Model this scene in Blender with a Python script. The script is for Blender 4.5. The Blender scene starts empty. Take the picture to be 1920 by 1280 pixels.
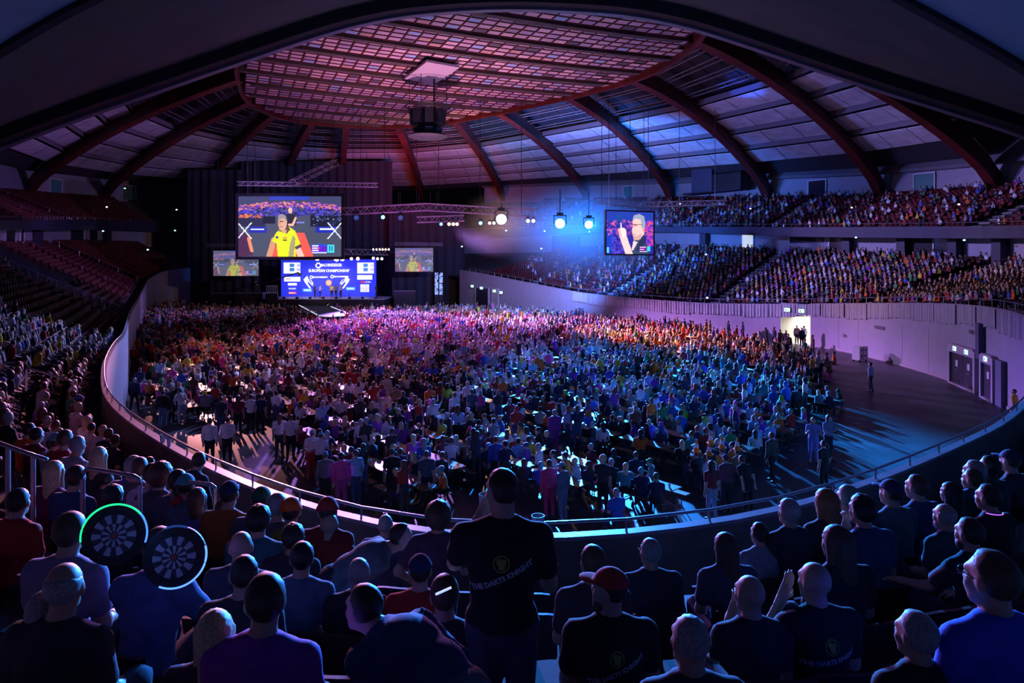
import bpy, math, random
import numpy as np
from mathutils import Vector, Matrix
random.seed(7); rng = np.random.default_rng(11)
sc = bpy.context.scene
COL = sc.collection
PI = math.pi
# ------------------------------------------------------------------ camera
F, HZ, CAMZ = 1250.0, 490.0, 7.6
cam_d = bpy.data.cameras.new('camera'); cam = bpy.data.objects.new('camera', cam_d); COL.objects.link(cam)
cam.location = (0, 0, CAMZ); cam.rotation_euler = (PI/2, 0, 0)
cam_d.sensor_width = 36; cam_d.lens = 36*F/1920; cam_d.shift_y = -(640-HZ)/1920
cam_d.clip_start = .05; cam_d.clip_end = 600
sc.camera = cam
# ------------------------------------------------------------------ world, view
w = bpy.data.worlds.new('hall_dark'); sc.world = w; w.use_nodes = True
w.node_tree.nodes['Background'].inputs[0].default_value = (.10, .11, .30, 1)
w.node_tree.nodes['Background'].inputs[1].default_value = .007
vs = sc.view_settings
vs.view_transform = 'Standard'; vs.look = 'None'; vs.gamma = 1; vs.use_curve_mapping = False; vs.exposure = -0.3
# ------------------------------------------------------------------ lights (stage rig and added fills)
def aim(o, tgt):
    o.rotation_euler = (Vector(tgt)-o.location).to_track_quat('-Z', 'Y').to_euler()
def spot(name, loc, tgt, col, power, deg, blend=.6, size=.25):
    d = bpy.data.lights.new(name, 'SPOT'); d.color = col; d.energy = power; d.spot_size = math.radians(deg)
    d.spot_blend = blend; d.shadow_soft_size = size
    o = bpy.data.objects.new(name, d); COL.objects.link(o); o.location = loc; aim(o, tgt); return o
K = 1.0
MAG, PUR, ROSE, AMB, LAV, AZU, RED_ = (.80, .18, 1), (.34, .17, 1), (1, .36, .38), (1, .55, .28), (.55, .36, 1), (.01, .24, 1), (1, .05, .02)
# crowd washes from the light truss and the stage rig
spot('wash_magenta', (-19, 76, 13), (-14, 66, 0), MAG, 170000, 72, .9)
spot('wash_violet', (-22, 96, 10), (-13, 76, 0), PUR, 1200000, 52, .9)
spot('wash_lilac', (-12, 81, 13), (3, 71, 0), (.62, .26, 1), 460000, 54, .9)
spot('wash_rose', (-36, 74, 15.5), (-17, 47, 0), ROSE, 240000, 26, .9)
spot('wash_amber', (-1.3, 71, 12.5), (-4, 42, 0), AMB, 12000, 40, .9)
spot('wash_right', (2, 71.5, 12.5), (12, 59, 0), (1, .40, .20), 330000, 38, .9)
spot('wash_azure', (5.4, 73, 11.8), (6, 22, 0), AZU, 1000000, 33, .8)
spot('wash_azure_floor', (8.7, 73, 11.8), (20, 29, 0), (.01, .26, 1), 1300000, 25, .8)
spot('wash_blue_seats', (5.4, 74.5, 11.8), (16, 92, 7), (.0, .14, 1), 120000, 100, .9)
spot('wash_stand', (0, 66, 15), (42, 66, 9), LAV, 50000, 46, .8)
spot('wash_stand_warm', (2, 64, 14), (40, 52, 7), (1, .50, .30), 16000, 34, .9)
spot('wash_upper', (0, 62, 15), (48, 74, 13), (.16, .22, 1), 28000, 70, .9)
spot('wash_wall', (-2, 60, 14), (27, 46, 1.5), (.62, .40, 1), 30000, 50, .9)
spot('wash_left_wall', (-8, 56, 14), (-19, 33, 2), (.30, .34, 1), 60000, 50, .9)
spot('wash_left_people', (-27, 77, 15.5), (-10, 12.5, 4.8), (1, .32, .42), 330000, 13, .9)
spot('wash_left_seats', (-20, 70, 14), (-60, 92, 8), (.45, .25, .9), 26000, 80, .9)
spot('rim_blue', (6, 72, 12), (2, 5, 5.5), (.08, .26, 1), 260000, 26, .9)
spot('rim_violet', (-15, 72, 13), (-3, 6, 5.5), (.55, .22, 1), 170000, 26, .9)
# the two blue floodlights and the warm one spill in the haze
spot('flood_blue', (5.33, 75.2, 11.8), (6.5, 90, 13.5), (.0, .18, 1), 36000, 150, .5, .3)
spot('flood_blue', (8.52, 75.2, 11.7), (9.5, 90, 13.5), (.0, .18, 1), 28000, 150, .5, .3)
spot('flood_warm', (-1.14, 72.6, 12.1), (-1.5, 90, 13.5), (1, .5, .25), 14000, 150, .5, .3)
# roof uplights, then fills added without fixtures to lift roof and ceiling
spot('roof_rose', (-8, 58, 8), (-6, 64, 25), (1, .42, .66), 15000, 110, .9)
spot('roof_red', (-13, 78, 13), (-14, 104, 22), RED_, 40000, 60, .9)
spot('roof_blue', (10, 58, 13), (21.1, 66, 23.4), (.03, .10, 1), 60000, 13, .5)
spot('roof_sky', (-8, 76, 14), (-6, 92, 22), (.3, .6, 1), 16000, 40, .8)
spot('roof_fill', (-4, 52, 6), (0, 60, 25), (.5, .36, .66), 8000, 170, 1)
spot('ceiling_near_fill', (0, 38, 6), (0, 30, 20), (.36, .44, .62), 700, 150, 1)
spot('stage_key', (-28, 90, 9.5), (-28, 101.5, 3), (1, .85, .95), 5000, 50, .8)
spot('stage_key', (-33, 91, 9.5), (-31, 101.5, 3), (.8, .8, 1), 3000, 45, .8)

# ------------------------------------------------------------------ helpers
def P(px, py, Y): return Vector(((px-960)/F*Y, Y, CAMZ-(py-HZ)/F*Y))
def G(px, py, z=0.0):
    Y = F*(CAMZ-z)/(py-HZ); return Vector(((px-960)/F*Y, Y, z))
def to_px(p): return 960+F*p[0]/p[1], HZ+F*(CAMZ-p[2])/p[1]
MATS = {}
def mat(name, col, rough=.7, metal=0., emit=0., vary=0., scale=6., ecol=None, bump=0., spec=.5):
    if name in MATS: return MATS[name]
    m = bpy.data.materials.new(name); MATS[name] = m; m.use_nodes = True
    nt = m.node_tree; b = nt.nodes['Principled BSDF']
    b.inputs['Base Color'].default_value = (*col, 1); b.inputs['Roughness'].default_value = rough
    b.inputs['Metallic'].default_value = metal; b.inputs['Specular IOR Level'].default_value = spec
    if emit:
        b.inputs['Emission Color'].default_value = (*(ecol or col), 1); b.inputs['Emission Strength'].default_value = emit
    if vary or bump:
        tc = nt.nodes.new('ShaderNodeTexCoord'); nz = nt.nodes.new('ShaderNodeTexNoise')
        nz.inputs['Scale'].default_value = scale; nz.inputs['Detail'].default_value = 5
        nt.links.new(tc.outputs['Object'], nz.inputs['Vector'])
        if vary:
            cr = nt.nodes.new('ShaderNodeValToRGB'); nt.links.new(nz.outputs['Fac'], cr.inputs['Fac'])
            cr.color_ramp.elements[0].position = .3; cr.color_ramp.elements[1].position = .7
            cr.color_ramp.elements[0].color = (*[max(0, c*(1-vary)) for c in col], 1)
            cr.color_ramp.elements[1].color = (*[min(1, c*(1+vary)) for c in col], 1)
            nt.links.new(cr.outputs['Color'], b.inputs['Base Color'])
        if bump:
            bp = nt.nodes.new('ShaderNodeBump'); bp.inputs['Strength'].default_value = bump
            nt.links.new(nz.outputs['Fac'], bp.inputs['Height']); nt.links.new(bp.outputs['Normal'], b.inputs['Normal'])
    return m
def mat_attr(name, rough=.8, emit=0.):
    """colour from the mesh's own colour attribute"""
    if name in MATS: return MATS[name]
    m = bpy.data.materials.new(name); MATS[name] = m; m.use_nodes = True
    nt = m.node_tree; b = nt.nodes['Principled BSDF']; b.inputs['Roughness'].default_value = rough
    a = nt.nodes.new('ShaderNodeAttribute'); a.attribute_name = 'Col'
    if emit:
        b.inputs['Base Color'].default_value = (.01, .01, .01, 1)
        nt.links.new(a.outputs['Color'], b.inputs['Emission Color']); b.inputs['Emission Strength'].default_value = emit
    else: nt.links.new(a.outputs['Color'], b.inputs['Base Color'])
    return m
class MB:
    def __init__(s): s.v = []; s.f = []; s.m = []; s.c = []; s.n = 0
    def add(s, v, f, mi=0, col=None):
        s.v.append(np.asarray(v, dtype=np.float32).reshape(-1, 3)); 
        for q in f: s.f.append(tuple(int(i)+s.n for i in q)); s.m.append(mi)
        if col is not None: s.c += [col]*len(f)
        s.n += len(s.v[-1]); return s
    def box(s, c, d, rz=0, mi=0, col=None, M=None):
        x, y, z = d[0]/2, d[1]/2, d[2]/2
        p = np.array([(-x,-y,-z),(x,-y,-z),(x,y,-z),(-x,y,-z),(-x,-y,z),(x,-y,z),(x,y,z),(-x,y,z)])
        if M is not None: p = p @ np.array(M.to_3x3()).T
        elif rz: ca, sa = math.cos(rz), math.sin(rz); p = p @ np.array([[ca, sa, 0], [-sa, ca, 0], [0, 0, 1]])
        return s.add(p+np.array(c), [(0,3,2,1),(4,5,6,7),(0,1,5,4),(1,2,6,5),(2,3,7,6),(3,0,4,7)], mi, col)
    def bar(s, a, b, r, n=6, mi=0, r2=None, cap=True):
        a = np.array(a, float); b = np.array(b, float); d = b-a; L = np.linalg.norm(d)
        if L < 1e-6: return s
        d /= L; u = np.cross(d, (0, 0, 1.) if abs(d[2]) < .9 else (1., 0, 0)); u /= np.linalg.norm(u); t = np.cross(d, u)
        an = np.arange(n)*2*PI/n; ring = np.cos(an)[:, None]*u+np.sin(an)[:, None]*t
        v = np.vstack([a+ring*r, b+ring*(r if r2 is None else r2)])
        f = [(i, (i+1) % n, n+(i+1) % n, n+i) for i in range(n)]
        if cap: f += [tuple(range(n-1, -1, -1)), tuple(range(n, 2*n))]
        return s.add(v, f, mi)
    def tube(s, pts, r, n=6, mi=0):
        pts = [np.array(p, float) for p in pts]; N = len(pts); vs_ = []
        for i, p in enumerate(pts):
            d = pts[min(i+1, N-1)]-pts[max(i-1, 0)]; d /= max(np.linalg.norm(d), 1e-9)
            u = np.cross(d, (0, 0, 1.) if abs(d[2]) < .95 else (1., 0, 0)); u /= np.linalg.norm(u); t = np.cross(d, u)
            for k in range(n):
                a = 2*PI*k/n; vs_.append(p+(u*math.cos(a)+t*math.sin(a))*r)
        f = [(i*n+k, i*n+(k+1) % n, (i+1)*n+(k+1) % n, (i+1)*n+k) for i in range(N-1) for k in range(n)]
        f += [tuple(range(n-1, -1, -1)), tuple((N-1)*n+k for k in range(n))]
        return s.add(vs_, f, mi)
    def lathe(s, c, prof, n=12, mi=0, M=None):
        v = [(r*math.cos(2*PI*k/n), r*math.sin(2*PI*k/n), z) for r, z in prof for k in range(n)]
        v = np.array(v)
        if M is not None: v = v @ np.array(M.to_3x3()).T
        f = [(i*n+k, i*n+(k+1) % n, (i+1)*n+(k+1) % n, (i+1)*n+k) for i in range(len(prof)-1) for k in range(n)]
        f += [tuple(range(n-1, -1, -1)), tuple((len(prof)-1)*n+k for k in range(n))]
        return s.add(v+np.array(c), f, mi)
    def grid(s, rows, mi=0, close=False, col=None):
        """rows: list of equally long point lists"""
        n = len(rows[0]); v = np.array(rows).reshape(-1, 3); e = n if close else n-1
        return s.add(v, [(i*n+k, i*n+(k+1) % n, (i+1)*n+(k+1) % n, (i+1)*n+k) for i in range(len(rows)-1) for k in range(e)], mi, col)
    def poly(s, pts, th, mi=0):
        """extruded polygon: pts 3-D ring, th 3-D offset"""
        n = len(pts); a = np.array(pts, float); b = a+np.array(th, float)
        return s.add(np.vstack([a, b]), [tuple(range(n)), tuple(range(2*n-1, n-1, -1))]+[(i, (i+1) % n, n+(i+1) % n, n+i) for i in range(n)], mi)
    def mesh(s, name, mats, smooth=False):
        me = bpy.data.meshes.new(name)
        v = np.vstack(s.v) if s.v else np.zeros((0, 3))
        me.from_pydata(v.tolist() if len(v) < 4000 else v, [], s.f)
        if not isinstance(mats, (list, tuple)): mats = [mats]
        for m in mats: me.materials.append(m)
        if len(mats) > 1: me.polygons.foreach_set('material_index', s.m)
        if s.c:
            at = me.color_attributes.new('Col', 'FLOAT_COLOR', 'CORNER')
            cn = np.repeat(np.array([(*c[:3], 1) for c in s.c], dtype=np.float32), [len(f) for f in s.f], axis=0)
            at.data.foreach_set('color', cn.ravel())
        if smooth: me.polygons.foreach_set('use_smooth', [True]*len(s.f))
        me.update(); return me
    def build(s, name, mats, parent=None, smooth=False, **kw):
        return link(name, s.mesh(name, mats, smooth), parent, **kw)
def tag(o, label=None, cat=None, group=None, kind=None):
    if label: o['label'] = label
    if cat: o['category'] = cat
    if group: o['group'] = group
    if kind: o['kind'] = kind
    return o
def link(name, data, parent=None, loc=None, rz=None, label=None, cat=None, group=None, kind=None, M=None):
    o = bpy.data.objects.new(name, data); COL.objects.link(o)
    if parent is not None: o.parent = parent
    if M is not None: o.matrix_local = M
    if loc is not None: o.location = loc
    if rz is not None: o.rotation_euler = (0, 0, rz)
    return tag(o, label, cat, group, kind)
def thing(name, label, cat, loc=(0, 0, 0), rz=0, group=None): return link(name, None, None, loc, rz, label, cat, group)
def struct(name, mb, m, label, parent=None, smooth=False):
    return mb.build(name, m, parent, smooth, label=label, cat=None, kind='structure') if parent is None else mb.build(name, m, parent, smooth)
def text_mesh(s, size, depth=.01, bold=0., align='CENTER'):
    cu = bpy.data.curves.new('t', 'FONT'); cu.body = s; cu.size = size; cu.extrude = depth; cu.align_x = align; cu.align_y = 'CENTER'; cu.offset = bold
    cu.resolution_u = 2
    o = bpy.data.objects.new('t', cu); COL.objects.link(o); dg = bpy.context.evaluated_depsgraph_get()
    me = bpy.data.meshes.new_from_object(o.evaluated_get(dg)); bpy.data.objects.remove(o); bpy.data.curves.remove(cu); me.materials.clear(); return me
def lerp(a, b, t): return a+(b-a)*t
def smoothstep(a, b, x):
    t = min(1, max(0, (x-a)/(b-a))); return t*t*(3-2*t)
# ------------------------------------------------------------------ plan: the ring of the parapet (x, y, cap height)
CTRL = [(.7, 8.8, 4.0), (-1.9, 9.25, 4.0), (-5.2, 11.7, 4.0), (-8.8, 15.4, 4.0), (-11.0, 18.2, 4.0), (-12.6, 20.7, 4.0), (-14.4, 23.7, 4.0),
        (-16.8, 28.2, 4.0), (-19.9, 34.3, 3.9), (-28, 49, 3.8), (-38, 68, 3.8), (-48, 87, 4.0), (-54, 100, 5.2), (-55, 110, 6.4), (-47, 121, 6.9),
        (-32, 126, 6.9), (-17, 119, 6.7), (-7.6, 105, 6.2), (2.9, 91, 4.6), (9.3, 82, 3.7), (18.4, 71, 3.3), (24.3, 64.5, 3.5), (27.0, 59.5, 3.85),
        (28.3, 53, 4.3), (27.9, 43, 4.9), (25.6, 34.5, 5.1), (22.8, 28.5, 4.8), (18, 21.8, 4.4), (12.3, 16.2, 4.1), (10.4, 14.5, 4.0), (4.5, 10.1, 4.0)]
def catmull(c, per=24):
    c = np.array(c, float); n = len(c); out = []
    for i in range(n):
        p0, p1, p2, p3 = c[i-1], c[i], c[(i+1) % n], c[(i+2) % n]
        for k in range(per):
            t = k/per
            out.append(.5*((2*p1)+(-p0+p2)*t+(2*p0-5*p1+4*p2-p3)*t*t+(-p0+3*p1-3*p2+p3)*t**3))
    return np.array(out)
_r = catmull(CTRL)
_s = np.concatenate([[0], np.cumsum(np.linalg.norm(np.diff(np.vstack([_r, _r[:1]])[:, :2], axis=0), axis=1))])
NR = 720
_t = np.arange(NR)/NR*_s[-1]
RING = np.stack([np.interp(_t, _s, np.append(_r[:, k], _r[0, k])) for k in range(3)], 1)
def csmooth(a, n):
    k = np.ones(2*n+1)/(2*n+1); return np.convolve(np.concatenate([a[-n:], a, a[:n]]), k, 'valid')
for k_ in range(3): RING[:, k_] = csmooth(RING[:, k_], 3)
RLEN = _s[-1]; DS = RLEN/NR
_tan = np.roll(RING, -1, 0)-np.roll(RING, 1, 0); _tan = _tan[:, :2]/np.linalg.norm(_tan[:, :2], axis=1)[:, None]
NRM = np.stack([-_tan[:, 1], _tan[:, 0]], 1)
# the list runs near -> left -> far -> right, i.e. clockwise: outward is the left-hand side rotated
if np.dot(NRM[0], (0, -1)) < 0: NRM = -NRM
NRM = np.stack([csmooth(NRM[:, 0], 9), csmooth(NRM[:, 1], 9)], 1); NRM /= np.linalg.norm(NRM, axis=1)[:, None]
TAN = _tan
def idx_near(x, y): return int(np.argmin((RING[:, 0]-x)**2+(RING[:, 1]-y)**2))
I_LEFT, I_FARL, I_FARR, I_RIGHT = idx_near(-19.9, 34.3), idx_near(-53, 111), idx_near(-7.6, 105), idx_near(25.6, 34.5)
ar = np.arange(NR); I_RS = idx_near(-20, 121)
# how far the stands reach out (less on the left)
SC = np.ones(NR)
for i in range(NR):
    if I_LEFT <= i <= I_FARL: SC[i] = lerp(1, .72, smoothstep(I_LEFT, I_LEFT+60, i))
    elif I_FARL < i < I_FARR: SC[i] = lerp(.72, 1, (i-I_FARL)/(I_FARR-I_FARL))
SC = csmooth(SC, 10)
def off(i, d):
    i = int(i) % NR; return np.array([RING[i, 0]+NRM[i, 0]*d*SC[i], RING[i, 1]+NRM[i, 1]*d*SC[i]])
def level(d, right, left):
    """height of a line at offset d all round, read from where it runs in the view; held constant where out of view"""
    z = np.full(NR, np.nan)
    for i in range(NR):
        x, y = off(i, d)
        if y < 12: continue
        px = 960+F*x/y
        if i >= I_RS and 780 <= px <= 1935 and i < NR-60: z[i] = CAMZ-(np.interp(px, *zip(*right))-HZ)/F*y
        elif I_LEFT < i <= I_FARL+4 and px > -40: z[i] = CAMZ-(np.interp(px, *zip(*left))-HZ)/F*y
    ok = ~np.isnan(z); k = np.where(ok)[0]
    z = np.interp(ar, np.concatenate([k-NR, k, k+NR]), np.tile(z[k], 3))
    return csmooth(z, 12)
Z_WB = level(17.5, [(850, 466), (1000, 462), (1250, 453), (1500, 466), (1700, 466), (1920, 486)], [(0, 457), (200, 451), (340, 462)])
Z_FB = level(13.5, [(850, 446), (1240, 434), (1500, 444), (1920, 448)], [(0, 431), (200, 431), (350, 436)])
Z_FT = level(13.5, [(850, 430), (1240, 420), (1500, 420), (1920, 416)], [(0, 405), (200, 408), (350, 414)])
Z_UT = level(27.0, [(850, 372), (1000, 370), (1250, 368), (1450, 366), (1650, 360), (1800, 350), (1920, 338)], [(0, 350), (200, 366), (350, 371)])
Z_UW = level(27.5, [(850, 352), (1250, 345), (1450, 337), (1650, 328), (1800, 316), (1920, 304)], [(0, 308), (200, 335), (350, 346)])
NEAR_DROP = np.array([-.22 if (i < 100 or i > NR-110) else -.5 for i in range(NR)], float)
for i in range(NR):
    if idx_near(-8.8, 15.4) <= i <= I_LEFT+40: NEAR_DROP[i] = -.95
NEAR_DROP = csmooth(NEAR_DROP, 15)
ROWP = .85
WB_DROP = np.array([1.1 if i >= I_RS else .55 for i in range(NR)], float)
ND = 18
I_LS = idx_near(-8.8, 15.4)
def row_d(r): return 2.1+ROWP*r          # front edge of a row's tread
def row_z(i, r):
    i = int(i) % NR; z0 = RING[i, 2]+NEAR_DROP[i]; d = row_d(r)
    zn = z0+.265*r
    zf = lerp(z0, Z_WB[i]-WB_DROP[i], r/(ND-1))
    # near the camera the rake is fixed, elsewhere it runs up to the back wall
    wn = 1-smoothstep(I_LS+20, I_LEFT+70, i) if i < NR//2 else smoothstep(I_RIGHT+10, I_RIGHT+50, i)
    return lerp(zf, zn, wn)
UROWS = 15
def urow_d(r): return 14.0+ROWP*r
def urow_z(i, r):
    i = int(i) % NR; return lerp(Z_FT[i]-.75, Z_UT[i]-1.0, r/(UROWS-1))
# ------------------------------------------------------------------ materials of the hall
M_FLOOR = mat('polished_concrete', (.055, .055, .062), .44, spec=.25, vary=.6, scale=.35, bump=.02)
M_WHITE = mat('white_paint', (.27, .265, .31), .6, vary=.06, scale=1.5)
M_CAP = mat('parapet_cap', (.30, .27, .30), .4, vary=.15, scale=3)
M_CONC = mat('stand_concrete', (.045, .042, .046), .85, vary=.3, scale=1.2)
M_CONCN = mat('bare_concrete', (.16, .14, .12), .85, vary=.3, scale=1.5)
M_FASC = mat('navy_fascia', (.018, .018, .045), .6, vary=.2, scale=.8)
M_STEEL = mat('rail_steel', (.35, .35, .38), .35, .8)
M_DARK = mat('dark_metal', (.02, .02, .024), .5, .3)
M_RIB = mat('rust_red_steel', (.11, .012, .010), .55, vary=.3, scale=.6)
M_ROOFP = mat('grey_roof_panel', (.58, .55, .58), .8, vary=.2, scale=.8)
M_ROOFD = mat('dark_roof_deck', (.030, .026, .032), .9)
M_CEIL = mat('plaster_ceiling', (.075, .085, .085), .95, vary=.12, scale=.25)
M_CEILB = mat('near_ceiling_lit', (.30, .42, .55), .95, vary=.12, scale=.25)  # paler and bluer than the plaster: light on this bay is in its colour
M_DRAPE = mat('black_drape', (.020, .018, .026), .95)
M_CURT = mat('grey_pleated_cloth', (.34, .33, .36), .9, vary=.08, scale=2)
M_SLAT = mat('roof_slat', (.14, .12, .14), .7)
M_GLASS = mat('dark_glass', (.02, .02, .03), .1)
M_BLACKDOOR = mat('black_door', (.018, .012, .018), .5)
M_WOOD = mat('girder_brown', (.075, .05, .045), .8, vary=.2, scale=1)
M_SIGN = mat('exit_sign_glow', (.5, .95, .9), .5, emit=3.0, ecol=(.45, .95, .9))
M_SIGNM = mat('exit_sign_mark', (.02, .30, .20), .5)
M_LAMPW = mat('step_lamp_glow', (.9, 1, 1), .5, emit=5)
def sector(a, b, step=3):
    l = list(range(a, b, step))
    if l[-1] != b: l.append(b)
    return l
S_ALLST = sector(I_RS, NR+I_FARL+2, 3)          # right, near, left (indices wrap)
# ------------------------------------------------------------------ floor
mb = MB(); pts = [(RING[i, 0]+NRM[i, 0]*.3, RING[i, 1]+NRM[i, 1]*.3, 0) for i in range(0, NR, 2)]
cx, cy = -8, 62
mb.add(pts+[(cx, cy, 0)], [(k, (k+1) % len(pts), len(pts)) for k in range(len(pts))][::1])
mb.f = [f[::-1] for f in mb.f]
floor = struct('floor', mb, M_FLOOR, 'dark polished concrete arena floor')
# ------------------------------------------------------------------ ring wall and parapet
def ring_wall(name, a, b, label, m, thick=.12, lip=False, base=.0):
    mb = MB(); idx = sector(a, b, 2); rows = [[], [], [], []]
    for i in idx:
        j = i % NR; z = RING[j, 2]; n = NRM[j]
        p = RING[j, :2]; q = p+n*thick
        rows[0].append((*p, base)); rows[1].append((*p, z-.06)); rows[2].append((*q, z-.06)); rows[3].append((*q, base if name != 'wall_near' else z-1.4))
    mb.grid(rows); o = struct(name, mb, m, label)
    mb = MB(); prof = [(-.02, -.05), (-.02, .0), (thick+.02, .0), (thick+.02, -.05)]
    mb.grid([[(*(RING[i % NR, :2]+NRM[i % NR]*d), RING[i % NR, 2]+z) for i in idx] for d, z in prof+prof[:1]])
    mb.build('cap', M_CAP, o); return o
I_N1, I_N2 = idx_near(19, 23), idx_near(-12.2, 20.0)
I_DR0 = int(np.argmin([abs(to_px((*RING[i, :2], 0))[0]-1462)+(0 if I_FARR < i < I_RIGHT else 1e5) for i in range(NR)]))
I_DR1 = int(np.argmin([abs(to_px((*RING[i, :2], 0))[0]-1517)+(0 if I_FARR < i < I_RIGHT else 1e5) for i in range(NR)]))
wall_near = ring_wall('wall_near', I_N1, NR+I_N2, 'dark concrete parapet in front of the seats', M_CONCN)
wall_left = ring_wall('wall_left', I_N2, I_FARL+4, 'white curved arena wall lit blue on the left side', M_WHITE)
wall_right = ring_wall('wall_right', I_DR1, I_N1, 'lavender lit white arena wall with black exit doors', M_WHITE)
wall_back = ring_wall('wall_back', I_FARR-3, I_DR0, 'white arena wall behind the far crowd', M_WHITE)
# wall above and room beyond the lit passage in the right wall
mb = MB(); ii = sector(I_DR0, I_DR1, 2); zt = 2.75
mb.grid([[(*(RING[i, :2]+NRM[i]*d), z) for i in ii] for d, z in [(0, zt), (0, 3.7), (.28, 3.7), (.28, zt), (0, zt)]])
lint = struct('wall_lintel', mb, M_WHITE, 'white wall strip over the lit passage')
mb = MB(); A = RING[I_DR0, :2]; B = RING[I_DR1, :2]; nn = NRM[(I_DR0+I_DR1)//2]; D = 5.0; C_ = B+nn*D; E_ = A+nn*D
mb.grid([[(*A, 0), (*E_, 0), (*C_, 0), (*B, 0)], [(*A, zt), (*E_, zt), (*C_, zt), (*B, zt)]])
mb.add([(*A, .004), (*B, .004), (*C_, .004), (*E_, .004), (*A, zt), (*B, zt), (*C_, zt), (*E_, zt)], [(0, 1, 2, 3), (4, 7, 6, 5)])
struct('wall_passage', mb, mat('passage_paint', (.75, .74, .66), .6), 'bright cream passage behind the right wall')
pl = bpy.data.lights.new('passage_lamp', 'AREA'); pl.energy = 260; pl.size = 1.6; pl.color = (1, .96, .82)
po = bpy.data.objects.new('passage_lamp', pl); COL.objects.link(po); po.location = (*((A+B+C_+E_)/4), 2.6)
# pleated cloth panels hung on the right parapet
ipx = [i for i in range(I_FARR, I_N1)]
i0 = min(ipx, key=lambda i: abs(to_px((*RING[i, :2], 0))[0]-1075)); k = 0; i = i0
while i < I_N1-8:
    n = 7; mb = MB(); rows = [[], []]
    zt_ = lambda f: np.interp(f, ar, RING[:, 2])
    hh = 1.15+.1*math.sin(k*1.7)
    for q in range(n*4+1):
        f = i+.12+q/4*(1-.035); a0 = int(f); fr = f-a0
        p = RING[a0, :2]*(1-fr)+RING[(a0+1) % NR, :2]*fr; nr = NRM[a0]
        p = p-nr*(.07+.035*math.sin(q*1.9+k)+.02*math.sin(q*.7)); z = zt_(f)-.05
        rows[0].append((*p, z)); rows[1].append((*p, z-hh-.03*math.sin(q*.8+k)))
    mb.grid(rows); mb.build('curtain_panel', M_CURT, wall_back if i < I_DR0 else wall_right); i += n; k += 1
# base strip along the right wall
mb = MB(); ii = sector(I_DR1, I_N1, 2)
mb.grid([[(*(RING[i, :2]-NRM[i]*d), z) for i in ii] for d, z in [(.0, .16), (.05, .16), (.05, .0)]])
struct('baseboard_right', mb, mat('base_strip', (.32, .28, .30), .5), 'grey strip along the foot of the right wall')
# near rail on the parapet
mb = MB(); ii = sector(idx_near(24, 30), NR+I_FARL-10, 3)
mb.tube([(*(RING[i % NR, :2]+NRM[i % NR]*.06), RING[i % NR, 2]+.16) for i in ii], .022, 6)
rail = thing('parapet_rail', 'low steel handrail running along the near parapet', 'railing'); mb.build('handrail', M_STEEL, rail)
mbp = MB(); mbp.bar((0, 0, -.005), (0, 0, .16), .016, 5); mep = mbp.mesh('post', M_STEEL)
for i in range(idx_near(24, 30), NR+I_LEFT, 3):
    j = i % NR; link('post', mep, rail, (*(RING[j, :2]+NRM[j]*.06), RING[j, 2]))
mb = MB(); ii = sector(I_FARR+4, idx_near(24, 30), 3)
mb.tube([(*(RING[i % NR, :2]+NRM[i % NR]*.14), RING[i % NR, 2]+.42) for i in ii], .028, 5)
rail2 = thing('stand_rail', 'steel handrail above the grey curtained parapet on the right', 'railing'); mb.build('handrail', M_STEEL, rail2)
mbp = MB(); mbp.bar((0, 0, -.005), (0, 0, .42), .022, 5); mep = mbp.mesh('post', M_STEEL)
for i in range(I_FARR+4, idx_near(24, 30), 4): link('post', mep, rail2, (*(RING[i, :2]+NRM[i]*.14), RING[i, 2]))
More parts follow.
